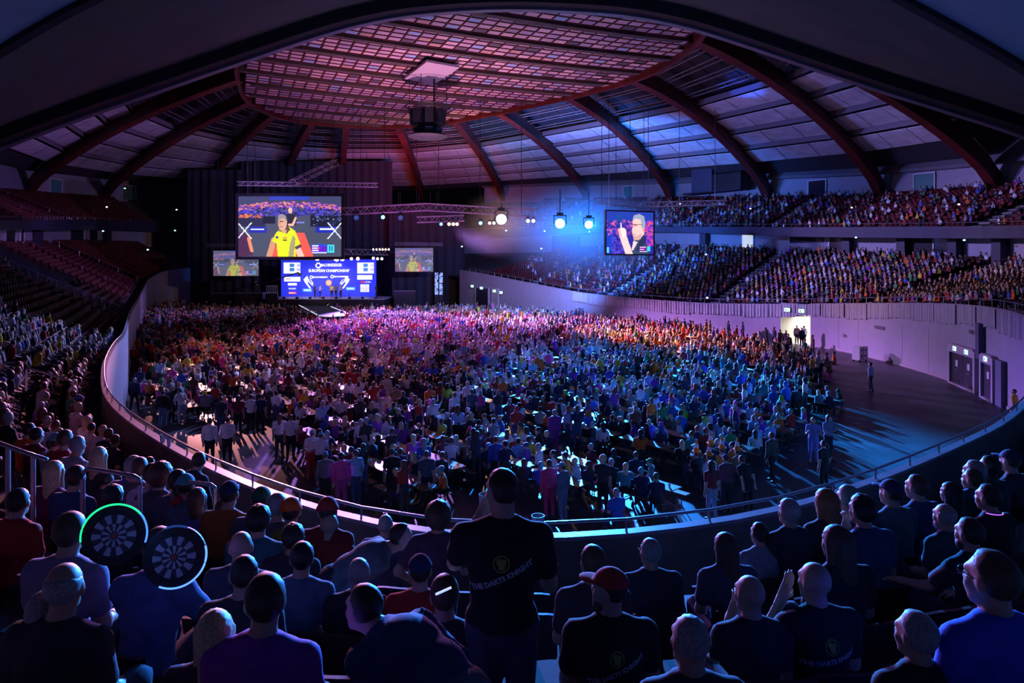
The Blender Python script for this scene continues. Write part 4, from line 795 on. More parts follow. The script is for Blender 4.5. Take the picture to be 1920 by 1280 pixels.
# ------------------------------------------------------------------ people: implicit body surfaces
def surface(f, xs, ys, zs):
    """naive surface nets on a rectilinear grid -> verts, quads"""
    nx, ny, nz = f.shape; ins = f < 0
    cnt = np.zeros((nx-1, ny-1, nz-1), np.float32); acc = np.zeros((nx-1, ny-1, nz-1, 3), np.float32)
    grids = (xs, ys, zs)
    quads = []; idx = -np.ones((nx-1, ny-1, nz-1), np.int64)
    edges = []
    for ax in range(3):
        sl0 = [slice(None)]*3; sl1 = [slice(None)]*3; sl0[ax] = slice(0, -1); sl1[ax] = slice(1, None)
        a, b = f[tuple(sl0)], f[tuple(sl1)]; cr = np.argwhere((a < 0) != (b < 0))
        if not len(cr): edges.append((cr, None)); continue
        fa = a[tuple(cr.T)]; fb = b[tuple(cr.T)]; t = fa/(fa-fb)
        pos = np.stack([grids[d][cr[:, d]] for d in range(3)], 1).astype(np.float32)
        g = grids[ax]; pos[:, ax] += t*(g[cr[:, ax]+1]-g[cr[:, ax]])
        o = [d for d in range(3) if d != ax]
        for da in (0, -1):
            for db in (0, -1):
                c = cr.copy(); c[:, o[0]] += da; c[:, o[1]] += db
                ok = (c >= 0).all(1) & (c[:, 0] < nx-1) & (c[:, 1] < ny-1) & (c[:, 2] < nz-1); ci = tuple(c[ok].T)
                np.add.at(cnt, ci, 1); np.add.at(acc, ci, pos[ok])
        edges.append((cr, fa < 0))
    act = np.argwhere(cnt > 0); idx[tuple(act.T)] = np.arange(len(act)); v = acc[tuple(act.T)]/cnt[tuple(act.T)][:, None]
    for ax in range(3):
        cr, s = edges[ax]
        if s is None: continue
        o = [(ax+1) % 3, (ax+2) % 3]; ok = (cr[:, o[0]] > 0) & (cr[:, o[1]] > 0) & (cr[:, o[0]] < f.shape[o[0]]-1) & (cr[:, o[1]] < f.shape[o[1]]-1)
        c = cr[ok]; s = s[ok]; q = []
        for da, db in ((-1, -1), (0, -1), (0, 0), (-1, 0)):
            d = c.copy(); d[:, o[0]] += da; d[:, o[1]] += db; q.append(idx[tuple(d.T)])
        q = np.stack(q, 1); q[~s] = q[~s][:, ::-1]; quads.append(q)
    return v, np.concatenate(quads) if quads else np.zeros((0, 4), int)
def sd_ell(X, Y, Z, c, r, R=None):
    x, y, z = X-c[0], Y-c[1], Z-c[2]
    if R is not None: x, y, z = (R[0][0]*x+R[1][0]*y+R[2][0]*z), (R[0][1]*x+R[1][1]*y+R[2][1]*z), (R[0][2]*x+R[1][2]*y+R[2][2]*z)
    k0 = np.sqrt((x/r[0])**2+(y/r[1])**2+(z/r[2])**2); k1 = np.sqrt((x/r[0]**2)**2+(y/r[1]**2)**2+(z/r[2]**2)**2)+1e-9
    return k0*(k0-1)/k1
def sd_cap(X, Y, Z, a, b, ra, rb):
    d = np.subtract(b, a); L = float(d @ d)+1e-12; t = np.clip(((X-a[0])*d[0]+(Y-a[1])*d[1]+(Z-a[2])*d[2])/L, 0, 1)
    return np.sqrt((X-a[0]-t*d[0])**2+(Y-a[1]-t*d[1])**2+(Z-a[2]-t*d[2])**2)-(ra+(rb-ra)*t)
def prim_box(p):
    if p[0] == 'e': m = max(p[2]); return np.array(p[1])-m, np.array(p[1])+m
    m = max(p[3], p[4]); return np.minimum(p[1], p[2])-m, np.maximum(p[1], p[2])+m
def field(prims, xs, ys, zs, k=.02, inflate=0., owner=False):
    f = np.full((len(xs), len(ys), len(zs)), 9., np.float32); w_ = np.zeros(f.shape, np.int8) if owner else None; best = np.full(f.shape, 9., np.float32) if owner else None
    for p in prims:
        lo, hi = prim_box(p); mg = .05+k+abs(inflate)+max(np.diff(xs).max(), .02)*1.5
        sl = []
        for g, a, b in zip((xs, ys, zs), lo-mg, hi+mg): sl.append(slice(max(0, np.searchsorted(g, a)-1), np.searchsorted(g, b)+1))
        X = xs[sl[0]][:, None, None]; Y = ys[sl[1]][None, :, None]; Z = zs[sl[2]][None, None, :]
        if X.size == 0 or Y.size == 0 or Z.size == 0: continue
        d = (sd_ell(X, Y, Z, p[1], p[2], p[3]) if p[0] == 'e' else sd_cap(X, Y, Z, *p[1:5]))-inflate
        s = tuple(sl); o = f[s]; h = np.maximum(k-np.abs(o-d), 0)/k; f[s] = np.minimum(o, d)-h*h*k*.25
        if owner: m = d < best[s]; best[s] = np.where(m, d, best[s]); w_[s] = np.where(m, p[-1], w_[s])
    return (f, w_) if owner else f
def axis(lo, hi, fine0, fine1, fine, coarse):
    a = [np.arange(fine0, lo, -coarse)[1:][::-1], np.arange(fine0, fine1, fine), np.arange(fine1, hi+coarse, coarse)]; return np.concatenate(a).astype(np.float64)
SKIN, TOP, LEG, HAIR, SHOE = range(5)
def rotz(a): c, s = math.cos(a), math.sin(a); return np.array([[c, -s, 0], [s, c, 0], [0, 0, 1.]])
def rotx(a): c, s = math.cos(a), math.sin(a); return np.array([[1., 0, 0], [0, c, -s], [0, s, c]])
ARMS = {'down': ((.05, -.02, -.28), (.0, .07, -.25)), 'lap': ((.05, .06, -.27), (-.12, .22, -.05)), 'crossed': ((.03, .11, -.25), (-.25, .10, .05)), 'cup': ((.06, .07, -.27), (-.04, .20, .15)),
        'drink': ((.07, .17, -.20), (-.13, .03, .22)), 'chin': ((-.02, .20, -.20), (-.11, -.02, .25)), 'face': ((.10, .16, -.16), (-.15, .0, .25)), 'up': ((.16, .06, .22), (.02, .04, .26)), 'reach': ((.07, .20, -.19), (.02, .25, -.03)),
        'hip': ((.17, -.05, -.23), (-.15, .13, -.16)), 'point': ((.12, .22, .06), (.04, .25, .08)), 'table': ((.06, .16, -.23), (-.10, .22, -.02))}
def skeleton(seat=True, lean=.12, yaw=0., hyaw=0., hpitch=0., arms=('lap', 'lap'), fat=1., spread=.13, walk=0., hunch=0.):
    J = {}; base = np.array([0, 0, .52 if seat else .95]); R = rotz(yaw) @ rotx(-lean); f, u, x = R @ (0, 1, 0), R @ (0, 0, 1), R @ (1, 0, 0)
    J.update(base=base, R=R); C = base+u*.31; N = base+u*.49; 
    if hunch: R2 = rotz(yaw) @ rotx(-lean-hunch); N = base+u*.30+(R2 @ (0, 0, 1))*.22
    J['C'], J['N'] = C, N; un = rotz(yaw) @ rotx(-(lean+hunch)*.75) @ (0, 0, 1)
    J['H'] = N+un*.165+(rotz(yaw) @ (0, 1, 0))*.02; J['RH'] = rotz(yaw+hyaw) @ rotx(-hpitch)
    for s, nm, st in ((-1, 'l', arms[0]), (1, 'r', arms[1])):
        S = N-u*.06+x*s*.185*(.5+.5*fat); a, b = ARMS[st]; e = S+x*s*a[0]+f*a[1]+u*a[2]; w_ = e+x*s*b[0]+f*b[1]+u*b[2]; J['S'+nm], J['E'+nm], J['W'+nm] = S, e, w_
        if seat: J['h'+nm] = base+np.array([s*.09, 0, -.02]); J['k'+nm] = np.array([s*spread, .44, .53]); J['a'+nm] = np.array([s*spread, .40, .09])
        else:
            q = s*walk; J['h'+nm] = base+np.array([s*.09, 0, -.02]); J['k'+nm] = np.array([s*.10, .03+q*.16, .51]); J['a'+nm] = np.array([s*.115, -.02+q*.26, .08+(.03 if q < 0 else 0)])
        J['t'+nm] = J['a'+nm]+np.array([s*.02, .15, -.045])
    return J
def prims_of(J, fat=1., tag_=True):
    R, b = J['R'], J['base']; u, x, f = R[:, 2], R[:, 0], R[:, 1]; L = []
    e = lambda c, r, M, t: L.append(('e', np.array(c), np.array(r), M, t)); c = lambda a, q, ra, rb, t: L.append(('c', np.array(a), np.array(q), ra, rb, t))
    Rb = np.eye(3) if np.linalg.norm(J['R'][:2, 2]) < .01 else R
    e(b, (.165*fat, .12*fat, .13), rotz(0), LEG); e(b+u*.16+f*.01*fat, (.145*fat, .108*fat, .15), R, TOP); e(J['C']*.55+(J['N']-u*.17)*.45, (.168*(.6+.4*fat), .115*fat**.5, .19), R, TOP)
    c(J['Sl'], J['Sr'], .066, .066, TOP); c(J['N']-u*.04-x*.10, J['N']+u*.02, .062, .056, TOP); c(J['N']-u*.04+x*.10, J['N']+u*.02, .062, .056, TOP)
    for s in 'lr':
        c(J['S'+s], J['E'+s], .056*(.7+.3*fat), .044, TOP); c(J['E'+s], J['W'+s], .043, .030, SKIN)
        d = J['W'+s]-J['E'+s]; d = d/np.linalg.norm(d); J['D'+s] = d; c(J['W'+s], J['W'+s]+d*.085, .036, .026, SKIN)
        c(J['h'+s], J['k'+s], .088*fat, .060, LEG); c(J['k'+s], J['a'+s], .060, .042, LEG); c(J['a'+s], J['t'+s], .045, .036, SHOE)
    H, RH = J['H'], J['RH']; hp = lambda v: H+RH @ np.array(v)
    c(J['N']-u*.01, hp((0, -.02, -.06)), .058*(.6+.4*fat), .054, SKIN)
    L += head_prims(J); return L
def head_prims(J):
    H, RH = J['H'], J['RH']; hp = lambda v: H+RH @ np.array(v); L = []
    e = lambda c, r, t=SKIN: L.append(('e', hp(c), np.array(r), RH, t)); c = lambda a, q, ra, rb, t=SKIN: L.append(('c', hp(a), hp(q), ra, rb, t))
    e((0, -.014, .032), (.077, .098, .092)); e((0, .022, -.038), (.060, .074, .082)); c((-.03, .052, -.088), (.03, .052, -.088), .022, .022); c((0, .088, .022), (0, .110, -.022), .010, .0155)
    e((-.078, -.012, -.004), (.011, .022, .033)); e((.078, -.012, -.004), (.011, .022, .033)); c((-.042, .074, .034), (.042, .074, .034), .016, .016); c((-.045, .062, -.02), (-.03, .075, -.04), .02, .018); c((.045, .062, -.02), (.03, .075, -.04), .02, .018); c((-.02, .086, -.062), (.02, .086, -.062), .010, .010)
    return L
def grids(prims, fine, coarse, c=None, rad=.15, pad=.05):
    lo = np.min([prim_box(p)[0] for p in prims], 0)-pad; hi = np.max([prim_box(p)[1] for p in prims], 0)+pad
    if c is None: return [np.arange(lo[k], hi[k]+coarse, coarse) for k in range(3)]
    return [axis(lo[k], hi[k], max(lo[k], c[k]-rad), min(hi[k], c[k]+rad), fine, coarse) for k in range(3)]
def to_mesh(name, parts, mats, smooth=True, mi=None):
    vs_ = []; fs = []; n = 0; ms = []
    for q, (v, f) in enumerate(parts): vs_.append(v); fs.append(f+n); n += len(v); ms.append(np.zeros(len(f), int) if mi is None else mi[q])
    me = bpy.data.meshes.new(name); v = np.vstack(vs_); f = np.vstack(fs); me.from_pydata(v, [], f)
    for m in mats: me.materials.append(m)
    if len(mats) > 1: me.polygons.foreach_set('material_index', np.concatenate(ms).astype(np.int32))
    if smooth: me.polygons.foreach_set('use_smooth', np.ones(len(f), bool))
    me.update(); return me
def hand(J, s, curl=.6):
    """palm, four fingers and a thumb at the wrist, finely meshed"""
    d = J['D'+s]; W = J['W'+s]; sgn = -1 if s == 'l' else 1; x = J['R'][:, 0]*-sgn; x = x-d*(x @ d)
    if np.linalg.norm(x) < .2: x = J['R'][:, 2]-d*(J['R'][:, 2] @ d)
    x /= np.linalg.norm(x); nrm = np.cross(x, d)*sgn; nrm = nrm/np.linalg.norm(nrm); L = []    # x: thumb side, nrm: palm side
    lat = np.cross(d, nrm); th = lat if lat @ x > 0 else lat; th = x
    for k in range(4):
        o = (-.027+.018*k); a = W+d*.02+th*o*.8; b = W+d*(.085+.006*(1 if k in (1, 2) else 0))+th*o; L.append(('c', a, b, .0145, .0115, 0))
        l = (.032, .038, .042, .036)[k]; q = b
        for j in range(3):
            ang = curl*(j+.6); dd = d*math.cos(ang)+nrm*math.sin(ang); e = q+dd*l*(1-.18*j); L.append(('c', q, e, .0100-.0008*j, .0092-.0008*j, 0)); q = e
    a = W+d*.03+th*.028; b = a+(d*.6+th*.75+nrm*.25)*.04; c = b+(d*.85+th*.1+nrm*.5)*.034; L += [('c', a, b, .0145, .0115, 0), ('c', b, c, .011, .0092, 0), ('c', J['E'+s]*.12+W*.88, W+d*.03, .0315, .026, 0)]
    g = grids(L, 0, .0085, pad=.02); return surface(field(L, *g, k=.006), *g)
CACHE = {}
def hair_field(J, kind, g):
    H, RH = J['H'], J['RH']; X = g[0][:, None, None]-H[0]; Y = g[1][None, :, None]-H[1]; Z = g[2][None, None, :]-H[2]
    x, y, z = [RH[0][k]*X+RH[1][k]*Y+RH[2][k]*Z for k in range(3)]; E = lambda c, r: sd_ell(x, y, z, c, r)
    infl = {'short': .011, 'buzz': .004, 'curly': .022, 'bushy': .045, 'long': .016, 'ring': .005, 'bob': .018, 'cap': .016, 'beanie': .018, 'swept': .016}[kind]
    nz = .004*np.sin(x*170+y*60)*np.sin(y*150-z*90)*np.sin(z*130+x*80) if kind in ('short', 'ring', 'swept') else .010*np.sin(x*95+y*30)*np.sin(y*90-z*40)*np.sin(z*85+x*30) if kind in ('curly', 'bushy') else .003*np.sin(x*260)*np.ones_like(y+z)
    if kind in ('cap', 'beanie'): nz = 0
    f = E((0, -.014, .032), (.077+infl, .098+infl, .092+infl))-nz
    if kind == 'cap':
        f = np.maximum(f, -(z-.045)); f = np.minimum(f, np.maximum(E((0, .12, .046), (.072, .085, .010)), -(y-.03))); f = np.minimum(f, E((0, -.014, .142), (.012, .012, .008))); return f
    if kind == 'beanie':
        f = np.minimum(f, E((0, -.03, .07), (.085, .10, .085))); f = np.maximum(f, -(z-.03+.35*(y+.02))); cuff = np.maximum(E((0, -.014, .03), (.102, .122, .115)), np.abs(z-.045+.35*(y+.02))-.022); return np.minimum(f, cuff)
    front = (y-.050)-.95*(z-.052); side = -(z+.012-1.2*np.maximum(y+.045, 0)); nape = -(z+.085)
    if kind == 'ring': f = np.maximum(f, z-.055+.3*y)
    if kind in ('long', 'bob'):
        side = np.full_like(f, -9.); ln = -.27 if kind == 'long' else -.12
        d = np.minimum(sd_cap(x, y, z, (0, -.065, .03), (0, -.085, ln), .078, .072), np.minimum(sd_cap(x, y, z, (-.062, -.02, .03), (-.075, -.03, ln), .034, .030), sd_cap(x, y, z, (.062, -.02, .03), (.075, -.03, ln), .034, .030)))
        d = d-nz*1.5; h = np.maximum(.03-np.abs(f-d), 0)/.03; f = np.minimum(f, d)-h*h*.03*.25; nape = np.full_like(f, -9.)
        front = (y-.050)-.95*np.maximum(z-.052, -.02)
    f = np.maximum(np.maximum(f, front), np.maximum(np.minimum(side, y+.03) if kind not in ('long', 'bob') else side, nape)); return f
def beard_field(J, g):
    H, RH = J['H'], J['RH']; X = g[0][:, None, None]-H[0]; Y = g[1][None, :, None]-H[1]; Z = g[2][None, None, :]-H[2]
    x, y, z = [RH[0][k]*X+RH[1][k]*Y+RH[2][k]*Z for k in range(3)]; f = sd_ell(x, y, z, (0, .034, -.085), (.066, .068, .066))-.003*np.sin(x*200)*np.sin(z*180)
    return np.maximum(np.maximum(f, z+.048), -(y+.01))
def person_key(**kw): return tuple(sorted((k, round(v, 3) if isinstance(v, float) else v) for k, v in kw.items()))
M_SKIN = mat('skin', (.46, .27, .20), .5, vary=.08, scale=30); M_LIP = mat('lip', (.32, .12, .10), .5); M_EYE = mat('eye', (.05, .04, .04), .2)
def hero_body(pose):
    key = ('body', person_key(**pose))
    if key in CACHE: return CACHE[key]
    fat = pose.get('fat', 1.); J = skeleton(**pose); L = prims_of(J, fat); g = grids(L, .014, .036, J['H'], .13)
    v, q = surface(field(L, *g, k=.022), *g); loc = (v-J['H']) @ J['RH']
    fc = loc[q].mean(1); mi = np.zeros(len(q), int); mi[(np.abs(fc[:, 2]+.062) < .010) & (np.abs(fc[:, 0]) < .024) & (fc[:, 1] > .08)] = 1
    for s in (-1, 1): mi[((fc[:, 0]-s*.033)**2+(fc[:, 2]-.012)**2 < .011**2) & (fc[:, 1] > .055)] = 2
    parts = [(v, q)]; mis = [mi]
    for s in 'lr': hv, hq = hand(J, s, .55 if pose.get('arms', ('lap',)*2)['lr'.index(s)] not in ('reach', 'point', 'face') else .25); parts.append((hv, hq)); mis.append(np.zeros(len(hq), int))
    CACHE[key] = (J, to_mesh('person', parts, [M_SKIN, M_LIP, M_EYE], True, mis)); return CACHE[key]
def hero_cloth(pose, what, sleeve=.55, hood=False):
    key = (what, sleeve, hood, person_key(**pose))
    if key in CACHE: return CACHE[key]
    J, _ = hero_body(pose); fat = pose.get('fat', 1.); A = [p for p in prims_of(J, fat)]
    if what == 'shirt':
        L = [p for p in A if p[-1] == TOP and not (p[0] == 'c' and any(np.allclose(p[2], J['E'+s]) for s in 'lr'))]+[('e', A[0][1]+J['R'][:, 2]*.03, A[0][2]*np.array((1.01, 1.02, .8)), A[0][3], TOP)]
        for s in 'lr':
            S, E_, W_ = J['S'+s], J['E'+s], J['W'+s]
            if sleeve <= 1: L.append(('c', S, S+(E_-S)*sleeve*1.15, .058, .056, TOP))
            else: L += [('c', S, E_, .058, .05, TOP), ('c', E_, E_+(W_-E_)*.9, .05, .04, TOP)]
        if hood: L += [('c', J['N']-J['R'][:, 0]*.07-J['R'][:, 1]*.06, J['N']+J['R'][:, 0]*.07-J['R'][:, 1]*.06, .05, .05, TOP), ('e', J['N']-J['R'][:, 1]*.09-J['R'][:, 2]*.04, np.array((.10, .05, .09)), J['R'], TOP)]
        g = grids(L, 0, .029, pad=.06); F_ = field(L, *g, k=.025, inflate=.013)
        X = g[0][:, None, None]; Y = g[1][None, :, None]; Z = g[2][None, None, :]; F_ = F_-.004*np.sin(Z*60+X*25)*np.sin(X*45-Z*30+Y*20)
        if pose.get('seat', True): F_ = np.maximum(F_, -(Z-.50))
        nb = J['N']+J['R'][:, 2]*.045-J['R'][:, 1]*.005; F_ = np.maximum(F_, (X-nb[0])*J['R'][0, 2]+(Y-nb[1])*J['R'][1, 2]+(Z-nb[2])*J['R'][2, 2]-.012)
    else:
        L = [p for p in A if p[-1] == LEG]; g = grids(L, 0, .045, pad=.06); F_ = field(L, *g, k=.03, inflate=.012); Z = g[2][None, None, :]
        F_ = np.maximum(F_, -(Z-.07)*np.ones_like(F_))
    CACHE[key] = to_mesh(what, [surface(F_, *g)], [mat('cloth_plain', (.1, .1, .1), .9)]); return CACHE[key]
def hero_shoes(pose):
    key = ('shoe', person_key(**pose))
    if key in CACHE: return CACHE[key]
    J, _ = hero_body(pose); out = []
    for s in 'lr': L = [('c', J['a'+s]-(0, .03, .03), J['t'+s], .05, .042, 0), ('c', J['a'+s], J['a'+s]+(0, 0, .03), .048, .045, 0)]; g = grids(L, 0, .03); out.append(to_mesh('shoe', [surface(field(L, *g, k=.02), *g)], [mat('shoe_dark', (.03, .03, .03), .5)]))
    CACHE[key] = out; return out
def head_part(pose, kind):
    key = (kind, person_key(**pose))
    if key in CACHE: return CACHE[key]
    J, _ = hero_body(pose); H = J['H']; st = .0135; lo, hi = H-(.17, .2, .36 if kind == 'long' else .2), H+(.17, .24, .2); g = [np.arange(lo[k], hi[k], st) for k in range(3)]
    CACHE[key] = to_mesh(kind, [surface(beard_field(J, g) if kind == 'beard' else hair_field(J, kind, g), *g)], [mat('hair_plain', (.04, .03, .02), .6)]); return CACHE[key]
def glasses_mesh(pose):
    J, _ = hero_body(pose); hp = lambda v: J['H']+J['RH'] @ np.array(v); mb = MB()
    for s in (-1, 1):
        mb.tube([hp((s*.034+.026*math.cos(a), .103, .012+.020*math.sin(a))) for a in np.linspace(0, 2*PI, 13)], .0028, 4); mb.bar(hp((s*.06, .103, .016)), hp((s*.083, -.01, .016)), .0028, 4)
    mb.bar(hp((-.008, .106, .016)), hp((.008, .106, .016)), .0028, 4); return mb.mesh('glasses', mat('glasses_black', (.02, .02, .02), .3))
CLOTH = {}
def cloth(c, rough=.9):
    k = tuple(round(float(v), 3) for v in c)
    if k not in CLOTH: CLOTH[k] = mat('cloth_%02d_%02d_%02d' % tuple(int(v*100) for v in k), k, rough, vary=.18, scale=14, bump=.08)
    return CLOTH[k]
HAIRC = {'black': (.012, .010, .010), 'dark': (.035, .022, .016), 'brown': (.09, .05, .03), 'grey': (.28, .27, .27), 'blonde': (.55, .42, .24), 'ginger': (.25, .09, .03), 'red': (.45, .03, .03), 'orange': (.75, .12, .02), 'navy': (.02, .03, .10), 'green': (.02, .12, .06), 'blue': (.04, .12, .45), 'teal': (.10, .35, .40), 'white': (.6, .6, .6)}
def hairm(n): return mat('hair_'+n, HAIRC[n], .55, vary=.35, scale=60, bump=.3)
def slot(o, m):
    o.material_slots[0].link = 'OBJECT'; o.material_slots[0].material = m
def hero(loc, rz, label, pose=None, hair='short', hc='dark', shirt=(.02, .02, .025), legs=(.03, .035, .06), sleeve=.55, hood=False, glasses=False, beard=None, scale=1., group=None, skin=None, shoes=True):
    pose = dict(pose or {}); J, me = hero_body(pose); o = link('person', me, None, loc, rz, label, 'person', group); o.scale = (scale,)*3
    a = link('shirt', hero_cloth(pose, 'shirt', sleeve, hood), o); slot(a, cloth(shirt)); a = link('trousers', hero_cloth(pose, 'trousers'), o); slot(a, cloth(legs))
    if hair: 
        a = link('hair' if hair not in ('cap', 'beanie') else hair, head_part(pose, hair), o); slot(a, hairm(hc) if hair not in ('cap', 'beanie') else cloth(HAIRC[hc]))
        if hair in ('cap', 'beanie'): b = link('hair', head_part(pose, 'buzz'), o); slot(b, hairm('dark'))
    if beard: a = link('beard', head_part(pose, 'beard'), o); slot(a, hairm(beard))
    if glasses: link('glasses', glasses_mesh(pose), o)
    if shoes: 
        for m_ in hero_shoes(pose): link('shoe', m_, o)
    return o, J
# ------------------------------------------------------------------ coarse people for the crowd
PAL = {'black': (.012, .012, .015), 'navy': (.015, .02, .06), 'charcoal': (.04, .04, .045), 'grey': (.22, .22, .24), 'white': (.62, .62, .64), 'red': (.42, .025, .02), 'orange': (.62, .13, .02), 'yellow': (.62, .45, .04), 'green': (.03, .24, .08), 'blue': (.03, .09, .42), 'light blue': (.25, .42, .62), 'pink': (.62, .06, .28), 'purple': (.20, .04, .36), 'lime': (.35, .62, .06), 'brown': (.12, .06, .035), 'teal': (.03, .22, .24), 'maroon': (.16, .015, .03)}
PN = list(PAL); SKINS = [(.50, .30, .23), (.42, .25, .18), (.56, .36, .29), (.25, .14, .10)]; HAIRS = [(.02, .015, .012), (.05, .03, .02), (.12, .07, .04), (.28, .26, .25), (.45, .33, .17)]
def pick(wt):
    ks = list(wt); p = np.array([wt[k] for k in ks], float); return ks[rng.choice(len(ks), p=p/p.sum())]
def coarse(pose, hair='short', step=.04, infl=0., k=.03):
    """one-piece figure: verts, quads, tag per quad"""
    J = skeleton(**pose); L = prims_of(J, pose.get('fat', 1.)); H, RH = J['H'], J['RH']; hp = lambda v: H+RH @ np.array(v)
    if step > .05: L = [p for p in L if not (p[-1] == SKIN and max(prim_box(p)[1]-prim_box(p)[0]) < .1)]
    if hair in ('short', 'long', 'cap'):
        L.append(('e', hp((0, -.028, .045)), np.array((.090, .098, .096)), RH, HAIR))
        if hair == 'long': L.append(('c', hp((0, -.06, .03)), hp((0, -.09, -.22)), .085, .07, HAIR))
        if hair == 'cap': L.append(('e', hp((0, .11, .05)), np.array((.07, .08, .02)), RH, HAIR))
    elif hair == 'wig': L.append(('e', hp((0, -.02, .06)), np.array((.20, .20, .19)), RH, HAIR))
    g = grids(L, 0, step, pad=step*1.5); f, ow = field(L, *g, k=k, inflate=infl, owner=True); v, q = surface(f, *g)
    c = v[q].mean(1); ix = [np.clip(np.searchsorted(g[d], c[:, d]-step/2), 0, len(g[d])-1) for d in range(3)]; return v, q, ow[tuple(ix)].astype(int)
def coarse_mesh(name, pose, hair, step=.038):
    v, q, t = coarse(pose, hair, step); return to_mesh(name, [(v, q)], [M_SKIN, cloth(PAL['black']), cloth(PAL['navy']), hairm('dark'), mat('shoe_dark', (.03, .03, .03), .5)], True, [t])
def lowpoly(seated=True, arms=0, hat=0):
    """cheap figure of a few dozen triangles: verts, tris, tags"""
    V, T, G_ = [], [], []
    def rings(prof, n, t, off=(0, 0, 0)):
        b = len(V)
        for (cx, cy, cz, rx, ry) in prof:
            for k in range(n): a = 2*PI*k/n+.4; V.append((cx+off[0]+rx*math.cos(a), cy+off[1]+ry*math.sin(a), cz+off[2]))
        for i in range(len(prof)-1):
            for k in range(n): p, q, r, s = b+i*n+k, b+i*n+(k+1) % n, b+(i+1)*n+(k+1) % n, b+(i+1)*n+k; T.extend([(p, q, r), (p, r, s)]); G_.extend([t, t])
        m = b+(len(prof)-1)*n
        for k in range(1, n-1): T.append((m, m+k, m+k+1)); G_.append(t)
    z = 0 if seated else .43
    rings([(0, 0, .42+z, .17, .13), (0, .01, .62+z, .16, .12), (0, .03, .86+z, .21, .13), (0, .03, 1.0+z, .17, .09), (0, .03, 1.06+z, .06, .06)], 7, TOP)
    rings([(0, .05, 1.05+z, .05, .055), (0, .05, 1.10+z, .078, .09), (0, .045, 1.19+z, .082, .098)], 6, SKIN); rings([(0, .035, 1.18+z, .088, .104), (0, .025, 1.26+z, .080, .094), (0, .02, 1.305+z, .04, .05)], 6, HAIR)
    for s in (-1, 1):
        if arms == 0: pa = [(s*.21, .03, .93+z), (s*.25, .07, .68+z), (s*.13, .28, .62+z)]
        elif arms == 1: pa = [(s*.21, .03, .93+z), (s*.24, .12, .70+z), (s*.02, .22, .78+z)]
        else: pa = [(s*.21, .03, .95+z), (s*.30, .10, 1.15+z), (s*.28, .14, 1.42+z)]
        for q in range(2):
            a, b = np.array(pa[q]), np.array(pa[q+1]); d = (b-a)/np.linalg.norm(b-a); u = np.cross(d, (1, 0, 0.)); u /= np.linalg.norm(u); w_ = np.cross(d, u); n0 = len(V); r = .055 if q == 0 else .04
            for p in (a, b):
                for k in range(4): V.append(tuple(p+(u*math.cos(k*PI/2)+w_*math.sin(k*PI/2))*r))
            for k in range(4): T.extend([(n0+k, n0+(k+1) % 4, n0+4+(k+1) % 4), (n0+k, n0+4+(k+1) % 4, n0+4+k)]); G_.extend([TOP if q == 0 else SKIN]*2)
        if seated: rings([(s*.1, .40, .06, .06, .07), (s*.1, .42, .46, .065, .075), (s*.1, .40, .56, .06, .06)], 4, LEG); n0 = len(V); V.extend([(s*.1-.08, 0, .44), (s*.1+.08, 0, .44), (s*.1+.06, .44, .46), (s*.1-.06, .44, .46), (s*.1-.08, 0, .58), (s*.1+.08, 0, .58), (s*.1+.06, .44, .57), (s*.1-.06, .44, .57)]); T.extend([(n0+4, n0+5, n0+6), (n0+4, n0+6, n0+7), (n0, n0+4, n0+7), (n0, n0+7, n0+3), (n0+1, n0+2, n0+6), (n0+1, n0+6, n0+5)]); G_.extend([LEG]*6)
        else: rings([(s*.1, .02, .0, .06, .10), (s*.1, .0, .12, .05, .06), (s*.1, .02, .5, .07, .075), (s*.09, 0, .9, .09, .10)], 5, LEG)
    return np.array(V, np.float32), np.array(T, np.int32), np.array(G_, np.int32)
def tri(v, q, t): return v, np.concatenate([q[:, [0, 1, 2]], q[:, [0, 2, 3]]]), np.concatenate([t, t])
def scatter(name, kinds, inst, m, parent=None, smooth=False, **kw):
    """kinds: list of (v, tri, tag); inst: list of (kind, x, y, z, rz, s, colours by tag)"""
    Vs, Fs, Cs = [], [], []; n = 0
    for ki, (v, f, t) in enumerate(kinds):
        I = [q for q in inst if q[0] == ki]
        if not I: continue
        A = np.array([q[1:6] for q in I]); ca, sa = np.cos(A[:, 3]), np.sin(A[:, 3]); s = A[:, 4]
        W_ = np.empty((len(I), len(v), 3), np.float32)
        W_[:, :, 0] = (v[:, 0]*ca[:, None]-v[:, 1]*sa[:, None])*s[:, None]+A[:, 0:1]; W_[:, :, 1] = (v[:, 0]*sa[:, None]+v[:, 1]*ca[:, None])*s[:, None]+A[:, 1:2]; W_[:, :, 2] = v[:, 2]*s[:, None]+A[:, 2:3]
        Vs.append(W_.reshape(-1, 3)); Fs.append((f[None]+(np.arange(len(I))*len(v))[:, None, None]).reshape(-1, 3)+n); n += W_.shape[0]*W_.shape[1]
        C_ = np.array([q[6] for q in I], np.float32); Cs.append(C_[:, t].reshape(-1, 3))
    V = np.vstack(Vs); Fa = np.vstack(Fs).astype(np.int32); C_ = np.vstack(Cs); me = bpy.data.meshes.new(name)
    me.vertices.add(len(V)); me.vertices.foreach_set('co', V.ravel()); me.loops.add(Fa.size); me.loops.foreach_set('vertex_index', Fa.ravel()); me.polygons.add(len(Fa)); me.polygons.foreach_set('loop_start', np.arange(0, Fa.size, 3, dtype=np.int32))
    me.update(calc_edges=True); at = me.attributes.new('Col', 'FLOAT_COLOR', 'FACE'); at.data.foreach_set('color', np.concatenate([C_, np.ones((len(C_), 1), np.float32)], 1).ravel()); me.materials.append(m)
    if smooth: me.polygons.foreach_set('use_smooth', np.ones(len(Fa), bool))
    o = link(name, me, parent, **kw); print('STUFF', name, len(inst), len(Fa)); return o
